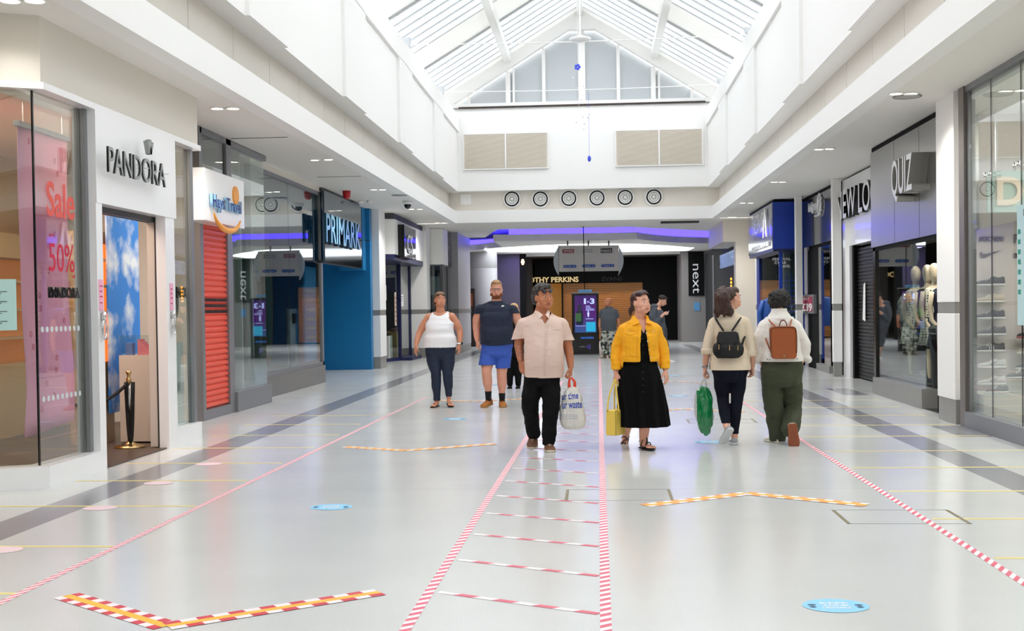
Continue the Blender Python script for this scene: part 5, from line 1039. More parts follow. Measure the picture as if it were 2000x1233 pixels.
def trunk(m,rows,off=0,yaw=0,n=30,e=2.3,close=True):
    """rows: (centre point, half width, half depth)"""
    C,A=spline([r[0] for r in rows],[r[1] for r in rows],4); _,B=spline([r[0] for r in rows],[r[2] for r in rows],4)
    cy,sy=math.cos(yaw),math.sin(yaw); rs=[]
    for c,a,b in zip(C,A,B):
        r=[]
        for q in range(n):
            t=2*math.pi*q/n; x=math.copysign(abs(math.cos(t))**(2/e),math.cos(t))*(a+off); y=math.copysign(abs(math.sin(t))**(2/e),math.sin(t))*(b+off); r.append(Vector((c.x+x*cy-y*sy,c.y+x*sy+y*cy,c.z)))
        rs.append(r)
    # close top and bottom softly
    def cl(r,k,dz):
        c=sum(r,Vector())/len(r); return [Vector((c.x+(p.x-c.x)*k,c.y+(p.y-c.y)*k,c.z+dz)) for p in r]
    up=rs[0][0].z>rs[-1][0].z; sg=-1 if up else 1
    if close: rs=rs+[cl(rs[-1],.82,sg*.04),cl(rs[-1],.5,sg*.065)]
    return m.rings(rs)
def traps(m,n,a,b,off=0,r=.05):
    for q in (a,b): limb(m,[n+(V3(q)-n)*.1,n+(V3(q)-n)*.5+Vector((0,0,-.004)),V3(q)],[r+off,r*1.02+off,r*1.05+off])
def frame_m(c,f,u,k=1.0):
    f=V3(f).normalized(); u=V3(u); u=(u-f*u.dot(f)).normalized(); x=f.cross(u); M=Matrix.Identity(4)
    for i in range(3): M[i][0]=x[i]*k; M[i][1]=f[i]*k; M[i][2]=u[i]*k; M[i][3]=c[i]
    return M
def hand(m,w,a,t,cn,curl=.5,L=.185,sp=1.0):
    k=L/.185; a=V3(a).normalized(); t=V3(t); t=(t-a*t.dot(a)).normalized(); n=a.cross(t); n=-n if n.dot(V3(cn))<0 else n; w=V3(w)
    rs=[]
    for d,hw,ht in ((-.02,.024,.020),(0,.026,.020),(.03,.035,.017),(.065,.041,.015),(.095,.040,.012)):
        rs.append([w+a*d*k+t*hw*k*math.cos(q*math.pi/8)+n*ht*k*math.sin(q*math.pi/8) for q in range(16)])
    m.rings(rs)
    for i,(o,ln) in enumerate(((.031,.070),(.0105,.079),(-.0105,.074),(-.030,.058))):
        p=w+a*(.088-.004*abs(i-1))*k+t*o*k; P=[p-a*.015*k,p]; ang=0; dr=t*(o*1.2*sp)
        for sg,cu in ((.45,.55),(.3,.95),(.25,.75)):
            ang+=curl*cu*(1+.08*i); dd=(a*math.cos(ang)+n*math.sin(ang)+dr).normalized(); P.append(P[-1]+dd*ln*sg*k)
        cap_tube(m,P,[.0095*k,.0095*k,.0088*k,.0080*k,.0070*k],10)
    p=w+a*.022*k+t*.024*k; d1=(a*.65+t*.65+n*.35).normalized(); d2=(a*.9+t*.25+n*.45).normalized(); cap_tube(m,[p,p+d1*.035*k,p+d1*.035*k+d2*.03*k,p+d1*.035*k+d2*.052*k],[.015*k,.012*k,.0105*k,.009*k],10)
    return m
def skin(name,col): return mat(name,col,.45,spec=.4,bump=.04,bscale=160,var=.06,vscale=25)
eyew=mat('eye_white','#e8e4e0',.2); iris=mat('iris_dark','#2c2018',.15); lipm=mat('lip_rose','#b0605c',.4)
class Fig:
    def __init__(s,label,Y,px,cat='person',group=None,vox=.006):
        g=onY(px,700,Y); s.Y=Y; s.root=T('person',label,cat,(g.x,Y,0),group); s.m=MB(); s.vox=vox
    def j(s,px,py,dy=0): return onY(px,py,s.Y+dy)
    def head(s,px,py,yaw,pitch=0,roll=0,k=1.0,dy=0,fat=1.0,jaw=1.0,neck=None,nr=.06,fem=0):
        nq=.78 if fem else 1.
        c=s.j(px,py,dy); y=math.radians(yaw); p=math.radians(pitch); f=Vector((math.sin(y)*math.cos(p),-math.cos(y)*math.cos(p),math.sin(p))); u=Vector((math.sin(math.radians(roll)),0,1)); M=frame_m(c,f,u,k); s.HM=M; s.HI=M.inverted(); m=MB()
        def B(c_,r_): m.ball(c_,r_,20,14)
        B((0,-.018,.038),(.076,.096,.084)); B((0,.018,-.022),(.064*fat,.074,.090)); B((0,.040,-.088),(.036*fat*jaw,.036,.026)); B((0,.012,-.07),(.056*fat*jaw,.055,.04))
        for q in (-1,1): B((q*.034*fat,.056,-.030),(.028*fat,.026,.030)); B((q*.079,-.008,-.008),(.010,.019,.032)); B((q*.030,.066,-.066),(.026*fat,.020,.026))
        cap_tube(m,[(-.042,.072-.005*fem,.024),(0,.084-.004*fem,.026),(.042,.072-.005*fem,.024)],[.008,.010,.008],8)
        cap_tube(m,[(0,.086,.016),(0,.098,-.008),(0,.109-.004*fem,-.032)],[.0075*nq,.0095*nq,.0125*nq],10)
        for q in (-1,1): B((q*.012*nq,.097,-.036),(.009*nq,.010,.008*nq))
        B((0,.089,-.058),(.024,.012,.007)); B((0,.087,-.069),(.021,.012,.007)); B((0,.078,-.05),(.03,.018,.02))
        m.v=[tuple(M@Vector(v)) for v in m.v]; s.m.add(m.v,m.f)
        s.neckc=neck
        if neck is not None: limb(s.m,[M@Vector((0,-.025,-.03)),M@Vector((0,-.022,-.085)),neck],[nr*.9,nr*.95,nr*1.15])
        for q in (-1,1):
            e=MB(); e.ball((q*.030,.0765,.006),(.0135,.008,.0068),14,8); e.v=[tuple(M@Vector(v)) for v in e.v]; e.build('eye',eyew,s.root,smooth=True)
            e=MB(); e.ball((q*.030,.0815,.006),(.0062,.004,.0060),12,6); e.v=[tuple(M@Vector(v)) for v in e.v]; e.build('iris',iris,s.root,smooth=True)
        return M
    def face(s,browm,lip=lipm,brow=True,lw=.0225):
        M=s.HM
        for q in (-1,1):
            if brow:
                e=MB(); cap_tube(e,[(q*.014,.0915,.030),(q*.032,.0875,.035),(q*.048,.073,.029)],[.0028,.0036,.002],8); e.v=[tuple(M@Vector(v)) for v in e.v]; e.build('eyebrow',browm,s.root,smooth=True)
        e=MB(); cap_tube(e,[(-lw,.088,-.064),(-lw*.5,.098,-.061),(0,.0995,-.0615),(lw*.5,.098,-.061),(lw,.088,-.064)],[.0022,.0042,.0040,.0042,.0022],8); cap_tube(e,[(-lw*.85,.089,-.066),(0,.0985,-.069),(lw*.85,.089,-.066)],[.002,.0055,.002],8)
        e.v=[tuple(M@Vector(v)) for v in e.v]; e.build('lips',lip,s.root,smooth=True)
    def hl(s,p): return s.HM@Vector(p)
    def hair(s,m_,balls,tubes=(),fold=.004,ff=(30,30,12),cut=None,vox=.006,name='hair',seed=1,sm=2):
        m=MB()
        for c,r in balls: m.ball(c,r,20,14)
        for P,R in tubes: limb(m,P,R,0,14)
        m.v=[tuple(s.HM@Vector(v)) for v in m.v]
        cc=(lambda p: cut(s.HI@p)) if cut else None
        return organic(name,m,m_,s.root,vox,sm,cc,fold,ff,0,None,seed)
    def glasses(s,m_,lens,up=0,tilt=0,fwd=0):
        R=Matrix.Rotation(math.radians(tilt),4,'X'); M=s.HM@Matrix.Translation((0,fwd,up))@R
        e=MB()
        for q in (-1,1): 
            pts=[(q*.033+.024*math.copysign(abs(math.cos(t))**.6,math.cos(t)),.098-.012*abs(math.cos(t))*(1 if math.cos(t)*q>0 else 0),.006+.017*math.copysign(abs(math.sin(t))**.6,math.sin(t))) for t in [k*math.pi/12 for k in range(25)]]
            e.tube(pts,.0022,6); e.tube([(q*.057,.088,.012),(q*.078,.05,.012),(q*.082,-.01,.006)],.002,6)
        e.tube([(-.010,.100,.008),(0,.103,.011),(.010,.100,.008)],.002,6); e.v=[tuple(M@Vector(v)) for v in e.v]; o=e.build('glasses',m_,s.root,smooth=True)
        for q in (-1,1):
            e=MB(); e.ball((q*.033,.0955,.006),(.023,.002,.016),16,6); e.v=[tuple(M@Vector(v)) for v in e.v]; e.build('lens',lens,o,smooth=True)
        return o
    def body(s,skm,matfn=None,extra=()): return organic('body',s.m,[skm,*extra],s.root,s.vox,2,None,0,matfn=matfn)
def shoe_on(root,name,ankle,toe,up,w,L,mu,ms,heelh=.0,hgt=.10,strap=None):
    """shoe with its ankle opening at `ankle`, pointing along toe"""
    M=frame_m(ankle,toe,up); pr=[(-.27,.28,.0,.62),(-.22,.36,.0,.95),(-.1,.40,.0,1.0),(.05,.40,0,.92),(.2,.42,0,.72),(.4,.48,0,.56),(.55,.46,0,.46),(.66,.36,0,.36),(.71,.2,0,.22)]
    def loft(lo,hi,wk):
        rs=[]
        for u,wd,_,h in pr:
            r=[]
            for q in range(18):
                a=2*math.pi*q/18; z0=lo; z1=hi(h); z=(z0+z1)/2+(z1-z0)/2*math.sin(a); tp=1-.3*max(0,math.sin(a)); r.append(M@Vector((wd*w*wk*math.cos(a)*tp,u*L,z-hgt)))
            rs.append(r)
        return MB().rings(rs)
    o=loft(.012,lambda h:.012+h*(hgt-.01),1.15).build('shoe',mu,root,smooth=True)
    b=wloc(root); sl=MB(); rs=[]
    for u,wd,_,h in pr: rs.append([M@Vector((wd*w*1.22*math.cos(2*math.pi*q/18),u*L*1.02,-hgt+.013+.013*math.copysign(abs(math.sin(2*math.pi*q/18))**.4,math.sin(2*math.pi*q/18)))) for q in range(18)])
    sl.rings(rs).build('sole',ms,o,smooth=True)
    lc=MB()
    for i in range(4): y=.12+.09*i; z=.012+(hgt-.01)*(.86-.11*i)-hgt; lc.tube([M@Vector((-.018,y*L,z-.004)),M@Vector((0,y*L,z+.006)),M@Vector((.018,y*L,z-.004))],.003,6)
    if strap: lc.pieces('lace',strap,o)
    return o
def bare_foot(m,ankle,toe,up,L=.235,w=.085,hgt=.085):
    M=frame_m(ankle,toe,up); q=MB(); rs=[]
    for u,wd,h in ((-.22,.24,.5),(-.16,.33,.8),(-.02,.36,1.0),(.12,.38,.75),(.3,.44,.5),(.5,.5,.36),(.58,.48,.3)):
        rs.append([Vector((wd*w*math.cos(2*math.pi*k/16),u*L,-hgt+.004+h*hgt*(.5+.5*math.sin(2*math.pi*k/16)))) for k in range(16)])
    q.rings(rs)
    for i,(x,l,r) in enumerate(((-.40,.75,.013),(-.15,.74,.009),(.05,.71,.0085),(.24,.68,.008),(.40,.63,.0075))): cap_tube(q,[(x*w,.5*L,-hgt+.016),(x*w*1.05,l*L,-hgt+.011)],[r*1.1,r],8)
    m.add([M@Vector(v) for v in q.v],q.f); return M
def sandal(root,M,L,w,hgt,m_,straps):
    o=MB().rings([[M@Vector((wd*w*math.cos(2*math.pi*q/18),u*L,-hgt-.008+.009*math.copysign(abs(math.sin(2*math.pi*q/18))**.4,math.sin(2*math.pi*q/18)))) for q in range(18)] for u,wd in ((-.28,.25),(-.2,.40),(0,.42),(.25,.46),(.5,.58),(.68,.54),(.8,.3),(.82,.1))]).build('sandal',m_,root)
    for P in straps: a,b=spline([M@Vector((x*w,y*L,z*hgt-hgt)) for x,y,z in P],[.006]*len(P),5); MB().tube(a,.006,8).build('strap',m_,o,smooth=True)
    return o
# ================================================================ PEOPLE
def arm(F_,P,R,m=None,off=0): limb(m or F_.m,[F_.j(*p) for p in P],R,off)
def rows(F_,L): return [(F_.j(a,b,c),w,d) for a,b,c,w,d in L]
PF=random.Random(4)
def az(p,z): p=Vector(p); p.z=z; return p
# ---------------- A: woman in white vest
A=Fig('smiling woman in a white vest top and dark blue jeans walking in flip-flops',17.9,860)
sk=skin('skin_tanned','#cf8f70')
A.head(859.5,586,22,2,0,.99,fat=1.12,jaw=1.2,neck=A.j(860,609,.02),nr=.062,fem=1)
A.face(mat('brow_brown','#6b4a38',.6),mat('smile_lip','#a84e50',.4),lw=.028)
e=MB(); cap_tube(e,[(-.018,.0925,-.0635),(0,.1015,-.0655),(.018,.0925,-.0635)],[.0025,.0038,.0025],8); e.v=[tuple(A.HM@Vector(v)) for v in e.v]; e.build('teeth',mat('tooth_white','#f2eee6',.3),A.root,smooth=True)
tors=[(859.5,609,.03,.07,.06),(859.5,614,.02,.12,.09),(859.5,623,.0,.175,.12),(859,633,-.02,.198,.15),(858.5,643,-.03,.195,.165),(859,651,-.02,.200,.16),(859.5,661,-.03,.228,.18),(860,672,-.01,.236,.18),(860,684,.0,.232,.17),(860,694,.01,.19,.13)]
trunk(A.m,rows(A,tors[:-1]),-.008); traps(A.m,A.j(860,613,.03),A.j(838,619,.03),A.j(882,618,.03))
for x in (849,869): A.m.ball(A.j(x,636,-.07),(.078,.068,.075),16,12)
aL=[(838,620,.03),(828.5,635,.03),(820,650,.03),(815,664,-.03),(812.5,676,-.08)]; aR=[(882,619,.03),(891,633,.05),(898,647,.06),(898.5,661,.02),(897.3,674,-.02)]; ar=[.064,.063,.052,.043,.030]
arm(A,aL,ar); arm(A,aR,ar)
hand(A.m,A.j(812.5,676.5,-.08),(-.12,-.12,-1),(.5,-.8,0),(1,.3,0),.35,.175); hand(A.m,A.j(897.3,674,-.02),(.02,-.15,-1),(-.4,-.9,0),(-1,.2,0),.45,.175)
lgL=[(845.5,684,.01),(848,706,-.01),(851.5,731,-.03),(852,752,0),(853,770,.03),(853.5,785,.03)]; lgR=[(874,684,.01),(874,706,0),(874.5,731,0),(875.5,748,.03),(876,762,.05),(876.5,777,.05)]; lr=[.112,.104,.070,.066,.046,.038]
arm(A,lgL,lr); arm(A,lgR,lr)
fa=bare_foot(A.m,az(A.j(852.5,788,.03),.106),(-.25,-1,-.03),(0,0,1),.235,.085,.085); fb=bare_foot(A.m,az(A.j(877,784,.03),.125),(.35,-1,-.15),(0,0,1),.235,.085,.08)
A.body(sk)
jean=mat('denim_navy','#16243c',.75,bump=.15,bscale=150,var=.25,vscale=6); fl=mat('flipflop_black','#17120f',.6)
m=MB(); arm(A,lgL[:-1]+[(853.4,783,.03)],[.124,.114,.078,.074,.056,.050],m); arm(A,lgR,[.124,.114,.078,.074,.056,.048],m); trunk(m,rows(A,tors[-3:]),.004); 
jt=A.j(860,676,0).z; jl=A.j(853,783,0).z; organic('jeans',m,jean,A.root,.006,3,lambda p: p.z<jt and p.z>(jl if p.x<A.j(864,700).x else A.j(876,775).z),.006,(9,9,16))
m=MB(); trunk(m,rows(A,tors[:-1]),.017)
for x in (849,869): m.ball(A.j(x,636,-.075),(.095,.080,.09),16,12)
limb(m,[A.j(847,615,.03),A.j(844,622,.02)],[.042,.065]); limb(m,[A.j(873,614,.03),A.j(876,622,.02)],[.042,.065])
zb=A.j(860,678.5).z; xc=A.j(859,620).x
def vest(p):
    dx=abs(p.x-xc); 
    if p.z<zb: return False
    if p.z>1.27 and dx>.148+.10*max(0,1-(p.z-1.27)/.11)**2: return False
    if p.y<A.Y+.02: zn=A.j(859,617.5).z; return p.z<zn+dx**2*4.6 
    return p.z<1.52
organic('vest_top',m,mat('white_cotton','#efeff2',.8,bump=.05,bscale=200),A.root,.006,3,vest,.004,(5,5,26),.003)
hb=mat('hair_brown','#7d5c40',.5,bump=.6,bscale=60,stretch=(1,1,.15),var=.4,vscale=30)
A.hair(hb,[((0,-.032,.044),(.083,.098,.087)),((0,-.06,-.0),(.07,.07,.08)),((0,.006,.078),(.071,.072,.050))],[([(.055,-.05,0),(.065,-.045,-.05),(.06,-.04,-.095)],[.03,.026,.014])],.003,cut=lambda q:q.y<-.03 or q.z>.096-.85*(.085-q.y)-.15*abs(q.x))
A.glasses(mat('sunglass_frame','#2b2a30',.2),mat('sunglass_lens','#5c6472',.1),up=.112,tilt=-40,fwd=-.020)
tA=fa; sandal(A.root,fa,.235,.085,.085,fl,[[(-.35,.05,.35),(-.1,.45,.42),(-.1,.62,.1)],[(.38,.05,.35),(.1,.4,.45),(-.1,.62,.1)]]); sandal(A.root,fb,.235,.085,.08,fl,[[(-.35,.05,.35),(-.1,.45,.42),(-.1,.62,.1)],[(.38,.05,.35),(.1,.4,.45),(-.1,.62,.1)]])
w=A.j(897.6,671,-.02); o=MB().tube([w+Vector((.036*math.cos(t),.036*math.sin(t),0)) for t in [k*math.pi/10 for k in range(21)]],.010,8).build('watch_strap',white,A.root,smooth=True); MB().box(w.x+.02,w.x+.05,w.y-.035,w.y+.0,w.z-.018,w.z+.018).build('watch_face',black,A.root)
# ---------------- B: man in navy tee
B=Fig('bearded man with glasses in a navy T-shirt, blue shorts and tan suede boots',17.85,970)
skb=skin('skin_fair','#d79a82')
HMb=B.head(969.5,565.5,4,-4,0,1.10,fat=1.28,jaw=1.3,neck=B.j(969,590,.03),nr=.072)
B.face(mat('brow_sandy','#9a7048',.6),brow=False)
tors=[(969,589,.03,.08,.07),(969,595,.02,.125,.10),(969,606,0,.20,.13),(969,620,-.02,.232,.16),(969.5,635,-.02,.225,.17),(970,650,-.03,.235,.19),(970.5,664,-.02,.24,.19),(970.5,678,0,.235,.17),(970,692,0,.19,.13)]
trunk(B.m,rows(B,tors[:-1]),-.01); traps(B.m,B.j(969,593,.03),B.j(940,605,.03),B.j(999,606,.03),0,.055)
bl=[(939,606,.02),(932.5,622,.03),(930.5,636,.04),(931,652,0),(932,665,-.04)]; br=[(1000,607,.02),(1008.5,622,.03),(1013,634,.05),(1014,650,.03),(1013,664,0)]; rr=[.074,.072,.058,.05,.035]
arm(B,bl,rr); arm(B,br,rr)
hand(B.m,B.j(932,666,-.04),(.05,-.1,-1),(.5,-.8,0),(1,0,0),.7,.19); hand(B.m,B.j(1013,664,0),(0,-.1,-1),(-.5,-.8,0),(-1,0,0),.6,.19)
ll=[(956,690,.0),(952,708,-.05),(950.5,727,-.10),(952,745,-.06),(953.8,765,-.02),(954,782,-.01)]; lr_=[(982,690,.02),(981,710,.02),(980,730,.0),(980.5,748,.04),(980.5,768,.05),(980.8,782,.05)]; lw=[.115,.098,.076,.075,.048,.036]
arm(B,ll,lw); arm(B,lr_,lw)
beard=mat('beard_ginger','#8a4f2c',.7,bump=.5,bscale=300)
def bm_(p):
    q=B.HM.inverted()@p
    return 1 if (-.135<q.z<-.052 and q.y>-.015 and (q.z<-.078 or abs(q.x)>.043) and q.y>.0) else 0
B.body(skb,bm_,[beard])
navyt=mat('navy_tee','#182238',.85,bump=.06,bscale=250); m=MB(); trunk(m,rows(B,tors[1:-1]),.018); traps(m,B.j(969,593,.03),B.j(940,605,.03),B.j(999,606,.03),.014,.055); arm(B,bl[:3],[.090,.086,.074],m); arm(B,br[:3],[.090,.086,.074],m); limb(m,[B.j(969,587,.03),B.j(969,597,.02)],[.100,.125])
zh=B.j(970,671).z; zs=B.j(930,613).z; zn=B.j(969,590).z
o=organic('t_shirt',m,navyt,B.root,.006,3,lambda p:(p.z>zh-.03*math.cos((p.x-B.j(970,600).x)*6)) and (abs(p.x-B.j(970,600).x)<.245 or p.z>zs) and p.z<B.j(969,588.5).z,.005,(6,6,14),.004)
tb_=tri(o); patch('chest_logo',tb_,[(979,597.5),(984,596.5),(984.5,598.5),(980,599.5)],white,B.root)
shm=mat('blue_shorts','#3557b4',.8,bump=.08,bscale=150); m=MB(); arm(B,ll[:2]+[(950,716,-.08)],[.135,.125,.118],m); arm(B,lr_[:2]+[(980,724,.01)],[.135,.125,.118],m); trunk(m,rows(B,[tors[-3],tors[-2],(970,692,0,.215,.16)]),.002)
z1,z2,zt=B.j(950,712.5).z,B.j(981,719).z,B.j(970,668).z; o=organic('shorts',m,shm,B.root,.006,3,lambda p:p.z<zt and p.z>(z1 if p.x<B.j(968.5,700).x else z2),.007,(7,7,12),.004)
hs_=mat('hair_sandy','#a8835a',.6,bump=.6,bscale=80,var=.3,vscale=40)
B.hair(hs_,[((0,-.028,.052),(.080,.092,.083)),((.0,.03,.095),(.06,.05,.03)),((0,-.06,.01),(.07,.06,.07))],[],.004,(40,40,30))
B.glasses(mat('glasses_black','#15110f',.3),glassmat('clear_lens',(.93,.95,.95),.04,.5))
sue=mat('tan_suede','#a8682e',.85,bump=.15,bscale=200,var=.12); gum=mat('gum_sole','#a57b45',.6); lace=mat('lace_tan','#7a4a22',.7)
bsock=mat('black_sock','#101012',.9)
for p0,p1 in (((953.6,764,-.02),(954,784,-.01)),((980.5,768,.05),(980.9,784,.05))): MB().tube([B.j(*p0),B.j(*p1)],[.053,.042],16).build('sock',bsock,B.root,smooth=True)
shoe_on(B.root,'boot',az(B.j(954,783.5,.0),.135),(-.40,-1,-.12),(0,-.05,1),.112,.285,sue,gum,hgt=.115,strap=lace); shoe_on(B.root,'boot',az(B.j(981,783,.06),.115),(.15,-1,0),(0,0,1),.112,.285,sue,gum,hgt=.115,strap=lace)
# ---------------- C: older man, pale pink shirt
C=Fig('older man in a pale pink short-sleeved shirt and black trousers carrying a plastic bag',12.35,1061)
skc=skin('skin_ruddy','#bf7a58')
C.head(1061.5,580,33,-2,-3,1.10,fat=1.15,jaw=1.35,neck=C.j(1058,613,.04),nr=.072)
C.face(mat('brow_grey','#5c5048',.6),mat('lip_dull','#9c5a4c',.4))
tors=[(1059,612,.04,.08,.08),(1059,619,.03,.13,.11),(1060,634,0,.19,.13),(1061,655,-.02,.205,.145),(1061,680,-.04,.205,.165),(1060.5,705,-.04,.205,.17),(1059,730,0,.198,.15),(1058,750,.01,.17,.12)]
trunk(C.m,rows(C,tors[:-1]),-.01); traps(C.m,C.j(1059,618,.04),C.j(1025,635,.03),C.j(1094,635,.03))
cl=[(1024,636,.03),(1017,655,.04),(1013.5,672,.04),(1015,690,.0),(1016.5,704,-.04)]; cr_=[(1095,636,.03),(1103,658,.05),(1110,682,.05),(1113,700,.02),(1114.5,717,0)]; rr=[.064,.060,.050,.042,.031]
arm(C,cl,rr); arm(C,cr_,rr)
hand(C.m,C.j(1016.5,705,-.04),(.14,-.12,-1),(.6,-.75,0),(1,.2,0),.38,.195); hand(C.m,C.j(1114.5,718,0),(-.05,-.05,-1),(-.3,-.9,0),(-1,.1,0),1.15,.185)
ll=[(1042,745,.02),(1038,770,.0),(1036,793,.02),(1039,820,.10),(1041.5,847,.2)]; lr2=[(1074,745,.0),(1076,770,-.03),(1076,796,-.04),(1073,830,-.03),(1071.5,862,0)]
arm(C,ll,[.10,.09,.065,.06,.045]); arm(C,lr2,[.10,.09,.065,.06,.045])
tat=mat('tattooed_skin','#94695a',.5,var=.3,vscale=60)
def tatf(p):
    l=C.j(1015,688); r=C.j(1116,690)
    if abs(p.z-l.z)<.10 and p.x<l.x+.08 and noise.noise(p*70)>.12: return 1
    if abs(p.z-r.z)<.05 and p.x>r.x-.015 and noise.noise(p*80)>.10: return 1
    return 0
C.body(skc,tatf,[tat])
pink_=mat('pink_shirt','#dec3b6',.85,bump=.08,bscale=300); blk=mat('black_trouser','#0b0b0d',.85,bump=.1,bscale=200,spec=.2)
m=MB(); traps(m,C.j(1059,618,.04),C.j(1025,635,.03),C.j(1094,635,.03),.018); trunk(m,rows(C,tors[1:-2]+[(1058.5,732,0,.205,.155),(1058,748,0,.21,.15)]),.016); limb(m,[C.j(*p) for p in cl[:2]]+[C.j(1014.5,668,.04)],[.080,.080,.084]); limb(m,[C.j(*p) for p in cr_[:2]]+[C.j(1110,674,.05)],[.080,.080,.084]); limb(m,[C.j(1059,610,.05),C.j(1060,622,.03)],[.085,.13])
zsl=C.j(1014,661).z; zsr=C.j(1110,665).z; zh=C.j(1058,737).z; xL=C.j(1026,665).x; xR=C.j(1100,665).x
def shirt(p):
    if p.z<zh+.03*((p.x-C.j(1080,700).x)*2)**2: return False
    if p.x<xL-.0 and p.z<zsl-.35*(p.x-xL)*-.3: return False
    if p.x>xR and p.z<zsr: return False
    v=C.HM.translation; x=p.x-C.j(1062,620).x
    if p.y<C.Y and p.z>C.j(1066,634).z and abs(x-.02)<.0+(p.z-C.j(1066,634).z)*.55: return False
    return p.z<C.j(1059,609).z
o=organic('shirt',m,pink_,C.root,.006,3,shirt,.007,(6,6,9),.004,seed=3); ts=tri(o)
line('placket',ts,[(1065,634),(1064,680),(1062.5,734)],.004,pink_,C.root); line('placket',ts,[(1069,634),(1068,680),(1066,734)],.003,pink_,C.root)
for y in (645,662,680,698,716):
    q=surf(ts,1066.5,y,.003); 
    if q: MB().ball(q,.006,8,6).build('button',white,C.root)
patch('chest_pocket',ts,[(1081,642),(1096,641),(1096,661),(1089,664),(1081,661)],pink_,C.root,.002,.001); line('pocket_edge',ts,[(1081,645),(1096,644)],.002,mat('pink_seam','#c8a698',.8),C.root)
col_=mat('collar_pink','#e4cbbf',.85)
N=C.HM@Vector((0,-.02,-.10))
for q in (-1,1):
    a=C.j(1059+q*11.5,604,.03); b=C.j(1059+q*15,610,-.04); c=C.j(1063+q*9,623,-.125); d=C.j(1063+q*2.5,616,-.12); e=C.j(1060+q*8,609,-.03); MB().prism([a,b,c,d,e],(0,-.006,.003)).build('collar',col_,C.root)
for p0,p1,nm_ in ((cl,(1014.5,660),0),(cr_,(1110,664),1)): pass
m=MB(); limb(m,[C.j(*p) for p in ll],[.108,.102,.092,.080,.074]); limb(m,[C.j(*p) for p in lr2],[.108,.102,.092,.080,.072]); trunk(m,rows(C,[(1059,722,.0,.19,.14),(1059,735,0,.19,.14),(1058,745,.01,.18,.13)]),.0)
z1=C.j(1041,856,.2).z; z2=C.j(1071,869,0).z; organic('trousers',m,blk,C.root,.007,2,lambda p:p.z>(z1 if p.x<C.j(1056,800).x else z2),.010,(7,7,14),seed=5)
hg=mat('hair_grey_black','#3a3633',.6,bump=.7,bscale=50,var=.6,vscale=22)
C.hair(hg,[((0,-.035,.05),(.088,.100,.084)),((.02,-.07,-.01),(.075,.06,.075)),((0,.035,.098),(.066,.045,.030)),((.072,-.03,.01),(.022,.03,.05)),((-.072,-.03,.01),(.022,.03,.05))],[([(.045,.045,.10),(.052,.068,.075),(.046,.080,.055)],[.022,.017,.008])],.009,(28,28,28),seed=9)
C.glasses(mat('sunglass_frame','#2b2a30',.2),mat('sunglass_lens','#5c6472',.1),up=.10,tilt=-30,fwd=-.005)
brn=mat('brown_leather','#6e4630',.6,var=.15); cs=mat('cream_sole','#cfc4b2',.6)
shoe_on(C.root,'shoe',az(C.j(1041,857,.22),.145),(-.03,-1,-.24),(0,-.25,1),.108,.27,brn,cs,hgt=.10,strap=cs); shoe_on(C.root,'shoe',az(C.j(1072,864.5,.0),.10),(.13,-1,-.0),(0,0,1),.108,.27,brn,cs,hgt=.10,strap=cs)
# bag carried by C
def plastic(name,col,alpha,rough=.12):
    m=mat(name,col,rough,coat=.5); b=m.node_tree.nodes['Principled BSDF']; b.inputs['Alpha'].default_value=alpha; return m
cb_=T('carrier_bag','white translucent carrier bag with blue lettering held by the man in the pink shirt','bag',C.j(1118,839,0))
m=MB(); P=[(1117,756,0,.03,.02),(1117,764,0,.07,.045),(1117,780,0,.105,.075),(1117,800,0,.128,.095),(1118,818,0,.14,.10),(1119,830,0,.13,.09),(1119,838,0,.09,.05)]
trunk(m,rows(C,P),close=False); o=organic('bag_body',m,plastic('milky_plastic','#dedbd4',.93,.3),cb_,.006,2,None,.012,(16,16,6),seed=2); bt=tri(o)
for s in (-1,1):
    a=C.j(1117+s*5,757,0); b=C.j(1117+s*5.5,747,-.01); c=C.j(1115+s*1.2,738,-.0); a2,b2=spline([a,b,c],[.018,.014,.010],5); MB().tube(a2,b2,10).build('handle',mat('orange_red_plastic','#e8452c',.35),cb_,smooth=True)
btx=mat('bag_blue_ink','#2b46a8',.5)
def onbag(tree,s,x0,x1,yt,yb,Y,m_,par,bold=0,slope=0):
    a=onY(x0,yb,Y); b=onY(x0,yt,Y); c=onY(x1,yb,Y); o=text('wording',s,m_,a,(1,0,slope),c.x-a.x,b.z-a.z,par,.001,bold=bold)
    pb=wloc(par); D=o.data
    for v in D.vertices:
        p=v.co+pb; d=(p-Vector((0,0,H))).normalized(); h=tree.ray_cast(Vector((0,0,H)),d)
        if h[0] is not None: v.co=h[0]-d*.004-pb
    return o
onbag(bt,'ur time',1097,1130,769,782,C.Y-.1,btx,cb_,.02,.08); onbag(bt,'ur waste',1098,1137,786,799,C.Y-.1,btx,cb_,.02,.04)
for y in (810,813.5,817): onbag(bt,'please re-use this carrier',1095,1129,y,y+2.2,C.Y-.1,btx,cb_)
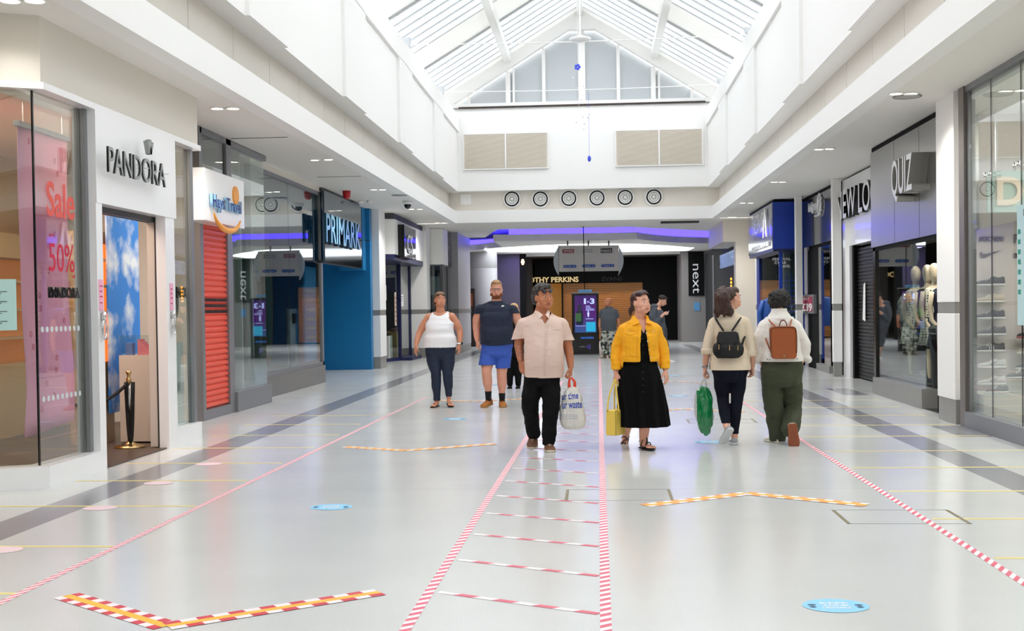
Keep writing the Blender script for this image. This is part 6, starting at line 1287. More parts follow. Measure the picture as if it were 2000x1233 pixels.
# ---------------- D: woman in yellow jacket
D=Fig('woman in a bright yellow denim jacket and long black dress carrying a yellow handbag',12.4,1252)
skd=skin('skin_pink','#dfa48c')
D.head(1252.5,592,38,4,2,1.03,fat=1.08,jaw=1.15,neck=D.j(1249,624,.03),nr=.056,fem=1)
D.face(mat('brow_dark','#4a3028',.6),mat('lip_pinkish','#b5645c',.4))
tors=[(1250,623,.03,.07,.06),(1250,629,.02,.11,.085),(1250,645,0,.155,.11),(1250,660,-.02,.160,.125),(1250,680,-.02,.160,.13),(1249,700,-.01,.165,.13),(1251,725,.0,.185,.15),(1252,745,.01,.17,.13)]
trunk(D.m,rows(D,tors[:-1]),-.008); traps(D.m,D.j(1250,629,.03),D.j(1222,645,.03),D.j(1277,644,.03),0,.045)
for x in (1242,1260): D.m.ball(D.j(x,662,-.06),(.068,.06,.065),16,12)
dl=[(1220,646,.02),(1212,665,.04),(1206,682,.04),(1204,705,0),(1203.5,727,-.04)]; dr_=[(1278,645,.02),(1286,664,.05),(1294,682,.05),(1297.5,704,.02),(1299.5,722,-.02)]; rr=[.052,.050,.042,.036,.027]
arm(D,dl,rr); arm(D,dr_,rr); hand(D.m,D.j(1203.5,728,-.04),(-.08,-.05,-1),(.6,-.7,0),(1,.1,0),1.05,.175); hand(D.m,D.j(1299.5,723,-.02),(.16,-.15,-1),(-.5,-.85,0),(-1,.2,0),.35,.178)
lf=[(1258,770,-.02),(1258.5,800,-.05),(1258.5,835,-.04),(1257.5,850,0),(1256,866,0)]; lb_=[(1238,770,.1),(1232,800,.25),(1225,832,.45),(1222.5,848,.50)]
arm(D,lf,[.08,.062,.056,.05,.037]); arm(D,lb_,[.08,.062,.052,.040])
dfm=bare_foot(D.m,az(D.j(1257,868,0),.096),(.55,-1,0),(0,0,1),.235,.088,.075); M2=bare_foot(D.m,D.j(1222,850,.52),(-.25,-.62,-.78),(0,-.78,.62),.235,.088,.075)
D.body(skd)
dress=mat('black_jersey','#08080a',.9,spec=.15); m=MB()
trunk(m,rows(D,[(1250,640,.01,.155,.11),(1250,655,-.02,.160,.130),(1250,680,-.02,.158,.130),(1248.5,708,0,.18,.15),(1249,735,0,.215,.18),(1252,765,.03,.235,.20),(1255,800,.05,.252,.22),(1257,834,.06,.268,.235),(1257,845,.06,.26,.23)]),.006)
for x in (1242,1260): m.ball(D.j(x,662,-.060),(.076,.066,.074),16,12)
zh=D.j(1256,833).z
def pleat(c):
    z=c[2]; k=max(0,min(1,(1.0-z)/.6)); a=math.atan2(c[1]-D.Y-.05,c[0]-D.root.location.x); return .016*k*math.sin(a*11+z*2)
o=organic('dress',m,dress,D.root,.007,2,lambda p:p.z>zh and not(p.y<D.Y and p.z>D.j(1256,652).z and abs(p.x-D.j(1256,640).x)<(p.z-D.j(1256,652).z)*.45),.004,(7,7,5),disp=pleat,seed=2); td=tri(o)
for i in range(9):
    q=surf(td,1255.5+.1*i,662+i*13,.003)
    if q: MB().ball(q,.006,8,6).build('button',mat('black_button','#1a1a1e',.3),D.root)
yj=mat('yellow_denim','#f2a90e',.8,bump=.12,bscale=300,var=.05,vscale=12); m=MB()
traps(m,D.j(1250,629,.03),D.j(1222,645,.03),D.j(1277,644,.03),.02,.045); trunk(m,rows(D,tors[1:5]+[(1249,700,-.01,.178,.15),(1249,712,0,.18,.15)]),.024); 
for x in (1242,1260): m.ball(D.j(x,662,-.080),(.095,.090,.088),16,12)
limb(m,[D.j(*p) for p in dl[:4]]+[D.j(1204,724,-.03)],[.070,.070,.063,.054,.047]); limb(m,[D.j(*p) for p in dr_[:4]]+[D.j(1299,721,-.01)],[.070,.070,.063,.054,.047]); limb(m,[D.j(1250,622,.03),D.j(1250,632,.02)],[.085,.12])
def opn(z): # opening edges as px at a height
    y=600+(H-z)*185.5; t=(y-626)/(706-626); return D.j(1253.5-4.8*min(1,max(0,t*1.5)),650).x, D.j(1258.5+9*min(1,max(0,t)),650).x
zj=D.j(1249,705.5).z; zw=D.j(1204,722).z; zw2=D.j(1299,720).z; xl=D.j(1216.5,690).x; xr=D.j(1284.5,690).x
def jk_(p):
    if p.x<xl-.0 and p.x<D.j(1218,690).x and p.z<zj+.05: return p.z>zw
    if p.x>xr: return p.z>zw2
    if p.z<zj: return False
    if p.y<D.Y+.01:
        a,b=opn(p.z)
        if a<p.x<b: return False
        zz=D.j(1250,640).z
        if p.z>zz and abs(p.x-(a+b)/2)<(p.z-zz)*.75+.01: return False
    return p.z<D.j(1250,617).z
o=organic('jacket',m,yj,D.root,.006,2,jk_,.008,(7,7,13),.006,seed=8); tj=tri(o)
yd=mat('yellow_seam','#c98708',.8)
for q in (-1,1):
    a=D.j(1250+q*11,614,.05); b=D.j(1251+q*16,622,-.02); c=D.j(1253+q*20.5,635,-.10) if q>0 else D.j(1253-18,637,-.10); d=D.j(1256+q*6,631,-.13); e=D.j(1253+q*9.5,622,-.06); MB().prism([a,b,c,d,e],(0,-.010,.004)).build('collar',yj,D.root)
for pts in ([(1218,646),(1241,647),(1241,650),(1230,655),(1219,651)],[(1268,645),(1282.5,644),(1283,648),(1276,653),(1268.5,649)]): patch('pocket_flap',tj,pts,yj,D.root,.004,.003)
for pts in ([(1217.5,646),(1243,647)],[(1267,645),(1284,644)],[(1218,651),(1230,656.5),(1243,651)],[(1268,650),(1276,654),(1284,649)],[(1214.5,695),(1247.5,697)],[(1267,696),(1281,695)],[(1245.5,640),(1244,700)],[(1264,640),(1270.5,700)],[(1221,660),(1223,694)],[(1280,660),(1277,694)]): line('seam',tj,pts,.0022,yd,D.root)
for x,y in ((1228,647.5),(1262.5,651),(1265,667),(1268,684),(1270.5,699),(1276,647)):
    q=surf(tj,x,y,.003)
    if q: MB().lathe(q,[(.008,0),(.008,.004),(.005,.006)],12,(0,-1,0)).build('metal_button',chrome,D.root)
ha=mat('hair_auburn','#3a1a16',.4,bump=.5,bscale=70,stretch=(1,.3,.4),var=.4,vscale=30)
D.hair(ha,[((0,-.040,.042),(.083,.098,.084)),((.0,-.085,-.005),(.062,.05,.07)),((0,.010,.080),(.071,.074,.052)),((0,-.03,.03),(.084,.08,.06))],[([(.01,-.12,-.03),(.035,-.135,-.07),(.04,-.13,-.12)],[.030,.026,.010])],.003,(30,30,14),cut=lambda q:q.y<-.03 or q.z>.096-.85*(.085-q.y)-.15*abs(q.x))
e=MB(); ring(e,D.hl((.082,-.005,-.052)),.014,.003,(1,.3,0),18,6); e.build('earring',brass,D.root,smooth=True); w=D.j(1299.3,720,-.02); MB().tube([w+Vector((.030*math.cos(t),.030*math.sin(t),-.002)) for t in [k*math.pi/10 for k in range(21)]],.004,6).build('bracelet',brass,D.root,smooth=True)
sblk=mat('black_sandal','#0e0c0b',.5)
St=[[(-.42,.42,.05),(-.2,.42,.75),(.2,.40,.72),(.46,.38,.05)],[(-.42,.05,.05),(-.2,.18,1.25),(.25,.12,1.2),(.45,.02,.1)],[(-.30,-.18,.8),(0,.06,1.5),(.30,-.18,.8)],[(-.4,.1,.3),(0,.3,1.0),(.45,.42,.2)]]
sandal(D.root,dfm,.235,.088,.075,sblk,St); sandal(D.root,M2,.235,.088,.075,sblk,St)
# yellow handbag
hb_=T('handbag','pale yellow leather handbag hanging from the hand of the woman in the yellow jacket','bag',D.j(1202,851,-.05)); yl_=mat('yellow_leather','#eccb58',.4,bump=.1,bscale=200); q0=D.j(1182.5,848,-.10); q1=D.j(1203,852,-.16); q2=D.j(1223,847,.02); zt=D.j(1200,801,-.1).z
c=(q0+q2)/2; back=q0+q2-q1
def up_(p,z,k=.93): m_=(q0+q2)/2; return Vector((m_.x+(p.x-m_.x)*k,m_.y+(p.y-m_.y)*k,z))
bs_=[q0,q1,q2,back]; zb_=q1.z
mm=MB(); mm.add([Vector((p.x,p.y,zb_)) for p in bs_]+[up_(p,zt) for p in bs_],[(3,2,1,0),(4,5,6,7),(0,1,5,4),(1,2,6,5),(2,3,7,6),(3,0,4,7)]); mm.build('bag_body',yl_,hb_,bevel=.012)
H0=D.j(1202,741,-.06)
for pts in (((1186,802,-.12),(1189.5,775,-.1),(1197,752,-.08),(1201.5,741,-.06)),((1209,805,-.13),(1206,780,-.11),(1203,755,-.09),(1202.5,741,-.06)),((1200,800,.02),(1200,770,-.0),(1202,750,-.04),(1203,741,-.06)),((1218,801,.0),(1215,775,-.02),(1207,750,-.05),(1204,741,-.06))):
    a,b=spline([D.j(*p) for p in pts],[.008]*4,5); MB().tube(a,.0085,8).build('strap',yl_,hb_,smooth=True)
for px in (1186,1209,1218): p=D.j(px,803,-.12 if px<1215 else 0); MB().ball(p,.009,8,6).build('strap_ring',brass,hb_)
MB().tube([up_(q1,zt)+Vector((0,-.002,0)),Vector((q1.x,q1.y-.002,zb_))],.003,6).build('edge_piping',mat('olive_piping','#8f7a2c',.5),hb_)
# ---------------- E: woman with ponytail, seen from behind
E_=Fig('woman with a wavy brown ponytail and black backpack seen from behind, carrying a green bag',12.8,1427)
ske=skin('skin_light','#dca58c')
E_.head(1430,583,118,0,0,.99,neck=E_.j(1425,610,-.02),nr=.05,fem=1); E_.face(mat('brow_dark','#4a3028',.6))
tors=[(1425,611,0,.065,.055),(1424.5,617,0,.11,.08),(1425,632,.0,.160,.105),(1425,650,0,.160,.11),(1425,672,0,.150,.105),(1425,695,-.01,.172,.12),(1425.5,718,-.02,.190,.14),(1426,735,-.02,.17,.13)]
trunk(E_.m,rows(E_,tors[:-1]),-.008); traps(E_.m,E_.j(1425,616,0),E_.j(1397,631,0),E_.j(1453,630,0),0,.043)
el=[(1396,632,0),(1388.5,655,0),(1381.5,680,-.01),(1379,700,.03),(1377,720,.06)]; er=[(1454,631,0),(1461,655,-.01),(1467,685,-.02),(1469,702,.02),(1469.5,717,.05)]; rr=[.047,.045,.037,.034,.026]
arm(E_,el,rr); arm(E_,er,rr); hand(E_.m,E_.j(1377,721,.06),(-.08,.05,-1),(.4,.8,0),(1,0,0),1.15,.165); hand(E_.m,E_.j(1469.5,718,.05),(-.05,.1,-1),(-.4,.8,0),(-1,0,0),.9,.165)
el_l=[(1411,730,0),(1411,752,.02),(1412,778,.04),(1414.5,802,-.06),(1418,828,-.20),(1420,836,-.24)]; el_r=[(1440,730,0),(1441,752,0),(1439.5,780,0),(1436.5,808,-.02),(1435,840,0),(1434.5,855,0)]
arm(E_,el_l,[.092,.082,.058,.052,.036,.034]); arm(E_,el_r,[.092,.082,.058,.054,.037,.036]); E_.body(ske)
leg=mat('navy_legging','#0c0f1e',.85,spec=.2); m=MB(); limb(m,[E_.j(*p) for p in el_l[:-1]],[.100,.090,.066,.060,.044]); limb(m,[E_.j(*p) for p in el_r[:-1]]+[E_.j(1435,850,0)],[.100,.090,.066,.062,.046,.044]); trunk(m,rows(E_,tors[-3:]),.008)
organic('leggings',m,leg,E_.root,.006,3,lambda p:p.z>E_.j(1435,847).z and (p.x>E_.j(1426,800).x or p.z>E_.j(1418,826.5,-.2).z) and p.z<E_.j(1426,708).z,.003,(9,9,9))
crm=mat('beige_blouse','#dccbb4',.85,bump=.1,bscale=200); m=MB(); traps(m,E_.j(1425,616,0),E_.j(1397,631,0),E_.j(1453,630,0),.014,.043); trunk(m,rows(E_,[(1424.5,617,0,.115,.085)]+tors[2:5]+[(1425,695,0,.185,.14),(1426,716,0,.212,.16),(1426.5,726,0,.218,.165)]),.014)
limb(m,[E_.j(*p) for p in el[:2]]+[E_.j(1382.5,678,-.01),E_.j(1381,690,-.01)],[.060,.060,.056,.062]); limb(m,[E_.j(*p) for p in er[:2]]+[E_.j(1466,680,-.02),E_.j(1467,694,-.02)],[.060,.060,.056,.062]); limb(m,[E_.j(1425.5,606,0),E_.j(1425,617,0)],[.068,.10])
zs1=E_.j(1380,689).z; zs2=E_.j(1467,692).z; zh=E_.j(1426,722).z
o=organic('blouse',m,crm,E_.root,.006,3,lambda p:(p.z>zs1 if p.x<E_.j(1390,690).x and p.z<E_.j(1390,698).z+.2 and p.x<E_.j(1386.5,690).x else (p.z>zs2 if p.x>E_.j(1463.5,690).x else p.z>zh)) and p.z<E_.j(1425,604).z,.007,(8,8,6),.004,seed=4); te=tri(o)
for c_,r_ in (((1381.3,686.5,-.01),.066),((1467,690,-.02),.066)): p=E_.j(*c_); MB().rings([ell((p.x,p.y,p.z+h),r_*k,r_*k) for h,k in ((-.03,.98),(-.028,1.03),(.02,1.03),(.03,.97))]).build('rolled_cuff',crm,E_.root,smooth=True)
hp=mat('hair_chestnut','#3b2018',.45,bump=.8,bscale=60,stretch=(1,1,.2),var=.55,vscale=26)
E_.hair(hp,[((0,-.040,.042),(.080,.094,.082)),((0,.008,.078),(.071,.072,.052)),((0,-.03,.03),(.083,.08,.06)),((0,-.09,.03),(.055,.045,.06))],[],.003,(30,30,14),cut=lambda q:q.y<-.03 or q.z>.096-.85*(.085-q.y)-.15*abs(q.x))
m=MB()
for k,(dx,dr) in enumerate(((0,0),(-5,.3),(6,.6),(11,.2),(-9,.1),(2,.5))): limb(m,[E_.j(1411+dx*.15,565,-.05),E_.j(1409+dx*.7,578,-.12-.02*math.sin(k)),E_.j(1409+dx+3*math.sin(k*2),595,-.13),E_.j(1412+dx*1.3,608,-.12),E_.j(1412+dx*1.5+2*math.cos(k*3),617+2*math.sin(k*2),-.11)],[.035,.046,.042,.036,.014])
organic('ponytail',m,hp,E_.root,.006,1,None,.014,(26,26,16),seed=3)
# backpack worn
def strapline(root,pts,r,m_,n=8): a,b=spline(pts,[r]*len(pts),5); return MB().tube(a,r,n).build('strap',m_,root,smooth=True)
bk_=T('backpack','small black fabric backpack with brass clasps worn by the woman with the ponytail','backpack',E_.j(1422,703,-.2)); bf=mat('black_nylon','#08080a',.7,bump=.1,bscale=300)
m=MB(); trunk(m,rows(E_,[(1422,700,-.17,.115,.05),(1422,694,-.18,.135,.075),(1422,680,-.18,.137,.08),(1422,664,-.17,.12,.07),(1422,650,-.16,.105,.05)]),close=False); 
for x in (1400,1445): m.ball(E_.j(x,683,-.18),(.045,.05,.075),14,10)
organic('bag_body',m,bf,bk_,.006,2,None,.004,(12,12,8))
m=MB(); P=[(1404,648),(1439,648),(1443,660),(1442,670),(1432,675.5),(1422,677),(1412,675),(1402,670),(1400,660)]; m.prism([E_.j(x,y,-.25 if y>655 else -.215) for x,y in P],(0,.03,0)).build('flap',bf,bk_,bevel=.008)
for x,y in ((1425,682),(1404,680),(1441,682)): p=E_.j(x,y,-.275); MB().ball(p,(.006,.006,.018),8,8).tube([p+Vector((0,0,.02)),p+Vector((.008,0,.03)),p+Vector((-.006,0,.035))],.0035,6).build('clasp',brass,bk_,smooth=True)
for P in ([(1413,646,-.2),(1404,633,-.145),(1397.5,622,-.07),(1397,619.5,.0)],[(1430,646,-.2),(1439,633,-.145),(1446.5,621,-.07),(1447,618.5,.0)],[(1446,692,-.15),(1449,676,-.13),(1453,662,-.09),(1456,655,-.02)]): strapline(bk_,[E_.j(*p) for p in P],.011,bf)
gy=mat('grey_canvas','#9da1a6',.8); gs=mat('pale_sole','#c9c9cb',.6)
shoe_on(E_.root,'shoe',E_.j(1419.5,838,-.22),(-.35,.55,-.72),(-.1,-.70,-.55) if 0 else (-.25,.72,.62),.09,.235,gy,gs,hgt=.07); shoe_on(E_.root,'shoe',az(E_.j(1433.5,859,0),.075),(.05,1,0),(0,0,1),.09,.235,gy,gs,hgt=.075)
w=E_.j(1377,716,.05); MB().tube([w+Vector((.030*math.cos(t),.030*math.sin(t),0)) for t in [k*math.pi/10 for k in range(21)]],.008,8).build('watch_strap',alu,E_.root,smooth=True)
gb_=T('carrier_bag','glossy green and white plastic carrier bag held by the woman with the ponytail','bag',E_.j(1375,852,.05))
m=MB(); trunk(m,rows(E_,[(1374,757,.05,.05,.025),(1374.5,766,.05,.075,.04),(1374,785,.05,.100,.06),(1374.5,805,.05,.106,.07),(1376,825,.05,.088,.06),(1377.5,842,.05,.055,.04),(1378.5,851,.05,.022,.02)],),n=24,close=False)
gx=E_.j(1374,800).x
def gcol(p):
    v=noise.noise(Vector((p.x*9,p.y*9,p.z*3.0))); side=abs(p.x-(gx+.015))
    return 1 if (side>.062+.03*v and .58<p.z<.95 and p.x<gx) or (side>.085 and p.z<.85) else 0
organic('bag_body',m,[plastic('green_plastic','#0c7a42',1,.12),plastic('clear_white_plastic','#c8ccca',1,.15)],gb_,.005,1,None,.016,(20,20,6),matfn=gcol,seed=6)
for s in (-1,1): a,b=spline([E_.j(1374+s*5,759,.05),E_.j(1374+s*5,750,.05),E_.j(1374.5+s*1.5,741,.06)],[.014,.011,.010],5); MB().tube(a,b,8).build('handle',plastic('clear_white_plastic','#c8ccca',1,.15),gb_,smooth=True)
# ---------------- F: curly hair, white jacket, from behind
G_=Fig('person with dark curly hair in a white denim jacket and olive trousers seen from behind',12.95,1523)
G_.head(1522,590,175,0,0,1.0,neck=G_.j(1522,614,-.01),nr=.055)
tors=[(1522,613,0,.075,.06),(1522,620,0,.12,.085),(1523,638,.0,.175,.115),(1524,660,0,.185,.125),(1526,685,0,.185,.13),(1527,705,0,.20,.15),(1527,730,-.02,.212,.17),(1527,750,-.02,.18,.14)]
trunk(G_.m,rows(G_,tors[:-1]),-.015); traps(G_.m,G_.j(1522,619,0),G_.j(1494,638,0),G_.j(1552,638,0),0,.045)
gl_=[(1493,639,0),(1485,658,0),(1480,675,.02),(1484,697,.05),(1489,712,.10)]; gr_=[(1553,639,0),(1563,658,0),(1570.5,678,.02),(1568,697,.06),(1562,712,.10)]; rr=[.050,.050,.042,.036,.028]
arm(G_,gl_,rr); arm(G_,gr_,rr); hand(G_.m,G_.j(1489,713,.1),(.12,.1,-1),(.3,.8,0),(1,0,0),.4,.165); hand(G_.m,G_.j(1562,713,.1),(-.12,.1,-1),(-.3,.8,0),(-1,0,0),.4,.165)
fl_=[(1511,738,0),(1510,775,0),(1511,800,0),(1515,830,0),(1517,855,0)]; frr=[(1543,738,0),(1545,775,.05),(1545,800,.10),(1545,822,-.08),(1546,838,-.26)]
arm(G_,fl_,[.10,.09,.065,.055,.04]); arm(G_,frr,[.10,.09,.065,.052,.038]); G_.body(ske)
olv=mat('olive_cord','#3a3f2c',.85,bump=.15,bscale=160); m=MB()
limb(m,[G_.j(1509,738,0),G_.j(1509,765,0),G_.j(1511,795,0),G_.j(1516,830,0),G_.j(1519,857,.01)],[.125,.118,.105,.092,.088]); limb(m,[G_.j(1545,738,0),G_.j(1546,765,.04),G_.j(1547,797,.09),G_.j(1546.5,818,-.06),G_.j(1544,838,-.20)],[.125,.118,.105,.095,.098]); trunk(m,rows(G_,[(1527,700,0,.20,.15),(1527,725,-.02,.215,.17),(1527,745,-.02,.20,.16)]),.008)
organic('trousers',m,olv,G_.root,.007,3,lambda p:p.z>G_.j(1520,862).z and p.z<G_.j(1527,703).z,.011,(7,7,10),seed=12)
wj=mat('white_denim','#e9e4df',.85,bump=.1,bscale=220); m=MB(); traps(m,G_.j(1522,619,0),G_.j(1494,638,0),G_.j(1552,638,0),.02,.045); trunk(m,rows(G_,[(1522,620,0,.125,.095)]+tors[2:5]+[(1527,700,0,.205,.155),(1527,712,0,.208,.155)]),.018)
limb(m,[G_.j(*p) for p in gl_[:4]]+[G_.j(1487,706,.08)],[.068,.070,.066,.062,.058]); limb(m,[G_.j(*p) for p in gr_[:4]]+[G_.j(1566,704,.08)],[.068,.070,.066,.062,.060]); limb(m,[G_.j(1522,608,0),G_.j(1522,622,0)],[.082,.13])
organic('jacket',m,wj,G_.root,.006,3,lambda p:p.z>G_.j(1527,706).z and p.z<G_.j(1522,603).z,.009,(7,7,9),.005,seed=7)
MB().rings([ell((G_.j(1522,620,-.02).x,G_.Y-.01,G_.j(1522,y).z),a,b) for y,a,b in ((607,.070,.058),(606,.078,.066),(609,.088,.076),(622,.120,.105),(621,.10,.09))],True).build('collar',wj,G_.root,smooth=True)
for c_,s_ in (((1484.5,700,.02),-1),((1573,699,.02),1)): p=G_.j(*c_); limb_=MB(); limb(limb_,[p+Vector((-.02*s_,.0,.03)),p+Vector((.03*s_,0,-.02))],[.044,.042]); limb_.build('turned_cuff',wj,G_.root,smooth=True)
hc=mat('hair_curly_dark','#15100e',.6,bump=1,bscale=60,var=.5,vscale=40); m=MB(); m.ball(G_.j(1522,585,-.0),(.110,.122,.115),20,16); rnd=random.Random(8)
for i in range(110):
    a=rnd.uniform(0,6.28); b=rnd.uniform(-.9,1.2); r_=.105; d=Vector((math.cos(a)*math.cos(b)*1.0,math.sin(a)*math.cos(b)*1.05,math.sin(b)*.95)); p=G_.j(1522,586)+d*r_; m.ball(p,rnd.uniform(.016,.027),8,6)
organic('curly_hair',m,hc,G_.root,.005,0,None,.010,(45,45,45),seed=2)
tp=T('backpack','tan leather backpack with a top handle worn over the white jacket','backpack',G_.j(1530,702,-.2)); tl=mat('tan_leather','#9c4f24',.38,bump=.06,bscale=200,var=.08,vscale=10)
m=MB(); P=[]; 
for cx,cy,a0 in ((1511,645,180),(1549,645,270),(1550,694,0),(1514,694,90)):
    for k in range(5): t=math.radians(a0+k*22.5); P.append((cx+7*math.cos(t),cy+7.5*math.sin(t)))
m.prism([G_.j(x,y,-.27) for x,y in P],(0,.10,0)).build('bag_body',tl,tp,smooth=False,bevel=.018)
a,b=spline([G_.j(x,y,-.272) for x,y in [(1506,690),(1504.3,660),(1505.5,644),(1512,640),(1530,639),(1549,640),(1555,645),(1556.5,665),(1556,690)]],[.005]*9,4); MB().tube(a,.0045,6).build('zip_piping',mat('dark_tan','#5e2c12',.4),tp,smooth=True)
strapline(tp,[G_.j(x,y,-.23) for x,y in ((1522,639),(1524,630),(1529.5,625.5),(1535,630),(1537.5,639))],.006,mat('dark_tan','#5e2c12',.4)); MB().lathe(G_.j(1532,695,-.275),[(.012,0),(.012,.003)],14,(0,-1,0)).build('emblem',brass,tp)
for P in ([(1517,640,-.22),(1508,632,-.16),(1502,625,-.08),(1501,623,.0)],[(1541,640,-.22),(1544,632,-.16),(1546,624,-.08),(1546,622,.0)],[(1507,690,-.17),(1501,676,-.15),(1496,664,-.11),(1495,655,-.03)]): strapline(tp,[G_.j(*p) for p in P],.009,tl)
for x,y in ((1499,703),(1504,704),(1551,702),(1557,702)):
    MB().ball(G_.j(x,y-1,-.165),.006,8,6).build('metal_button',alud,G_.root)
cmw=mat('cream_canvas','#d9d2c4',.8); rs_=mat('rust_sole','#8a4a2c',.7)
shoe_on(G_.root,'shoe',az(G_.j(1516,857.5,.0),.085),(-.45,1,0),(0,0,1),.105,.27,cmw,cmw,hgt=.085); shoe_on(G_.root,'shoe',G_.j(1547,838,-.30),(.10,.12,-1),(.05,.98,.15),.105,.27,cmw,rs_,hgt=.085)
# ---------------- background people
bg=Fig('bald older man in a grey T-shirt and camouflage trousers beside the black totem',34.5,1188,vox=.009); skg=skin('skin_ruddy','#bf7a58')
bg.head(1187,590.5,-50,0,0,1.12,fat=1.08,neck=bg.j(1189,601,.02),nr=.065); bg.face(mat('brow_grey','#5c5048',.6))
tr1=[(1189,601,.02,.08,.07),(1189,604,.02,.13,.11),(1189,612,0,.205,.13),(1188.5,625,-.02,.215,.16),(1188.5,638,-.01,.215,.16),(1188,650,0,.20,.14)]; trunk(bg.m,rows(bg,tr1),-.01); traps(bg.m,bg.j(1189,603,.02),bg.j(1177,609,0),bg.j(1201,609,0))
b1=[(1177,609.5,0),(1174,618,.03),(1172,627,.02),(1171,638,-.06)]; b2=[(1201,609.5,0),(1204.5,618,.03),(1207,626,.02),(1209,637,-.05)]
arm(bg,b1,[.07,.058,.048,.034]); arm(bg,b2,[.07,.058,.048,.034]); hand(bg.m,bg.j(1171,639,-.06),(0.05,-.1,-1),(.5,-.8,0),(1,0,0),.5); hand(bg.m,bg.j(1209,638,-.05),(.05,-.1,-1),(-.5,-.8,0),(-1,0,0),.5)
L1=[(1182,652,0),(1179.5,668,-.05),(1180.5,690,.0)]; L2=[(1194,652,0),(1194,668,0),(1192.5,693,.1)]; arm(bg,L1,[.1,.07,.045]); arm(bg,L2,[.1,.07,.045]); bg.body(skg)
m=MB(); limb(m,[bg.j(1189,599,.02),bg.j(1189,605,.02)],[.10,.125]); traps(m,bg.j(1189,603,.02),bg.j(1177,609,0),bg.j(1201,609,0),.018); trunk(m,rows(bg,tr1[1:-1]+[(1188,648,0,.215,.16)]),.016); arm(bg,b1[:2],[.088,.08],m); arm(bg,b2[:2],[.088,.08],m); organic('t_shirt',m,mat('charcoal_tee','#4c5158',.9),bg.root,.009,2,lambda p:p.z>bg.j(1188,646).z and p.z<bg.j(1188,599).z,.006,(7,7,9),.004)
cam_m=mat('camouflage','#8f938a',.85); nt=cam_m.node_tree; n_=nt.nodes.new('ShaderNodeTexNoise'); n_.inputs['Scale'].default_value=11; n_.inputs['Detail'].default_value=1; rp=nt.nodes.new('ShaderNodeValToRGB'); rp.color_ramp.interpolation='CONSTANT'; rp.color_ramp.elements[0].color=(*hx('#2f3230'),1); rp.color_ramp.elements[1].position=.45; rp.color_ramp.elements[1].color=(*hx('#8c8a7a'),1); e_=rp.color_ramp.elements.new(.53); e_.color=(*hx('#b9bbb4'),1)
tc=nt.nodes.new('ShaderNodeTexCoord'); nt.links.new(tc.outputs['Object'],n_.inputs['Vector']); nt.links.new(n_.outputs[0],rp.inputs[0]); nt.links.new(rp.outputs[0],nt.nodes['Principled BSDF'].inputs['Base Color'])
m=MB(); arm(bg,L1,[.13,.105,.09],m); arm(bg,L2,[.13,.105,.09],m); trunk(m,rows(bg,tr1[-2:]),.012); organic('trousers',m,cam_m,bg.root,.009,2,lambda p:p.z<bg.j(1188,645).z,.010,(7,7,9))
kh=mat('khaki_shoe','#6e6450',.7); shoe_on(bg.root,'shoe',bg.j(1180,694.5,0),(-.5,-1,-.1),(0,0,1),.11,.29,kh,alud,hgt=.10); shoe_on(bg.root,'shoe',bg.j(1192.5,694.5,.1),(0,-1,0),(0,0,1),.11,.29,kh,alud,hgt=.10)
ph=Fig('young man in a grey hooded top and shorts looking down at a phone',32.0,1287,vox=.009)
ph.head(1294,588,80,-28,0,1.15,neck=ph.j(1284,600,.02),nr=.065); ph.face(mat('brow_dark','#4a3028',.6))
t2=[(1283,600,.02,.08,.09),(1282,606,.02,.14,.15),(1283,617,0,.18,.19),(1285,632,0,.17,.17),(1289,645,0,.17,.17),(1291,655,0,.16,.15)]; trunk(ph.m,rows(ph,t2))
p1=[(1279,607,-.15),(1277,618,-.19),(1280,629,-.20),(1289,622,-.24),(1296,614,-.22)]; arm(ph,p1,[.07,.06,.05,.045,.033]); p2=[(1286,607,.15),(1288,620,.18),(1293,616,.05),(1297,613,-.08)]; arm(ph,p2,[.07,.06,.045,.033]); hand(ph.m,ph.j(1296,614,-.22),(1,.1,.25),(0,.3,1),(0,1,.3),.9); hand(ph.m,ph.j(1297,613,-.08),(1,-.2,.2),(0,-.3,1),(0,-1,.3),.7)
L1=[(1289,655,-.06),(1293,676,-.10),(1296,700,-.1)]; L2=[(1293,655,.08),(1299,676,.10),(1305,700,.15)]; arm(ph,L1,[.09,.06,.04]); arm(ph,L2,[.09,.06,.04]); ph.body(skin('skin_light','#dca58c'))
gh=mat('grey_hoodie','#50555e',.9,bump=.1,bscale=150); m=MB(); trunk(m,rows(ph,t2[1:-1]),.025); arm(ph,p1[:4],[.085,.08,.075,.06],m); arm(ph,p2[:3],[.085,.08,.065],m); m.ball(ph.j(1278.5,600,.03),(.12,.13,.09),14,10); organic('hooded_top',m,gh,ph.root,.009,2,lambda p:p.z>ph.j(1288,644).z,.010,(8,8,9),.004)
m=MB(); arm(ph,L1[:2],[.12,.11],m); arm(ph,L2[:2],[.12,.11],m); trunk(m,rows(ph,t2[-3:]),.02); organic('shorts',m,mat('grey_shorts','#4a4c54',.9),ph.root,.009,2,lambda p:p.z<ph.j(1288,641).z,.008,(8,8,9))
ph.hair(mat('hair_dark','#2a1c16',.6,bump=.5,bscale=60),[((0,-.03,.055),(.085,.098,.082)),((0,.04,.09),(.06,.05,.03))],[],.006,vox=.008)
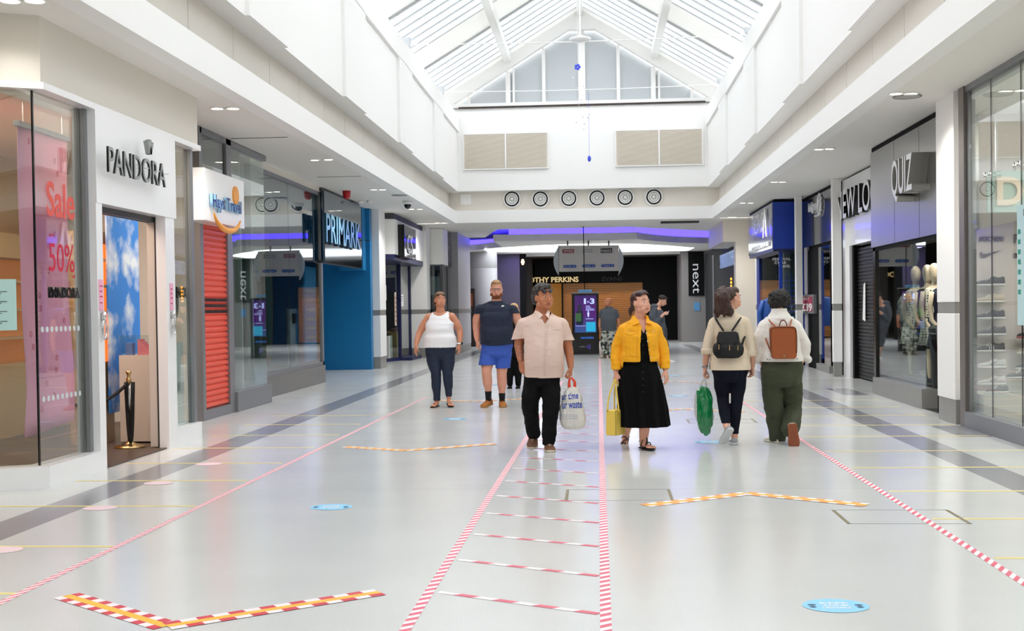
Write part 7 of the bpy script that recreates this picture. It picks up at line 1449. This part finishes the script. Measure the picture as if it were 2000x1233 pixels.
for a in ((1296,702,-.1),(1305,702,.15)): shoe_on(ph.root,'shoe',ph.j(*a),(1,-.3,0),(0,0,1),.10,.28,white,white,hgt=.09)
p=ph.j(1302.5,611.5,-.15); tag(MB().prism([p+Vector((-.02,-.035,-.06)),p+Vector((-.02,.035,-.06)),p+Vector((.05,.035,.06)),p+Vector((.05,-.035,.06))],(.008,0,-.004)).build('phone',mat('phone_glass','#a8b8c8',.1,emit='#c8d8e8',es=.6)),'mobile phone held by the young man in the grey hooded top','phone')
bw_=Fig('blonde person in black half hidden behind the man in the navy T-shirt',22.0,1006,vox=.01)
bw_.head(1004,606,10,0,0,1.0,neck=bw_.j(1004,622,.02)); bw_.face(mat('brow_sandy','#9a7048',.6)); t3=[(1004,622,.02,.08,.06),(1004,628,.02,.12,.09),(1004,645,0,.16,.12),(1004,665,0,.16,.13),(1004,690,0,.17,.13)]; trunk(bw_.m,rows(bw_,t3))
for s in (-1,1): arm(bw_,[(1004+s*13,632,0),(1004+s*15,655,0),(1004+s*14,680,-.05)],[.055,.045,.03]); hand(bw_.m,bw_.j(1004+s*14,681,-.05),(0,-.1,-1),(-s*.5,-.8,0),(-s,0,0),.5,.17); arm(bw_,[(1004+s*8,690,0),(1004+s*8,720,0),(1004+s*8,753,0)],[.09,.06,.04])
bw_.body(skin('skin_light','#dca58c')); m=MB(); trunk(m,rows(bw_,t3[1:]),.015)
for s in (-1,1): arm(bw_,[(1004+s*13,632,0),(1004+s*15,655,0),(1004+s*14.5,672,-.03)],[.07,.06,.05],m); arm(bw_,[(1004+s*8,690,0),(1004+s*8,720,0),(1004+s*8,750,0)],[.10,.075,.055],m)
organic('black_outfit',m,blk,bw_.root,.01,2,None,.004)
bw_.hair(mat('hair_blonde','#c9a06a',.5,bump=.5,bscale=60),[((0,-.03,.05),(.085,.1,.085))],[([(s*.07,-.03,0),(s*.075,-.02,-.08),(s*.07,0,-.15)],[.035,.035,.02]) for s in (-1,1)],.004,vox=.008)
for s in (-1,1): shoe_on(bw_.root,'shoe',bw_.j(1004+s*8,751.5,0),(0,-1,0),(0,0,1),.09,.24,blk,blk,hgt=.09)
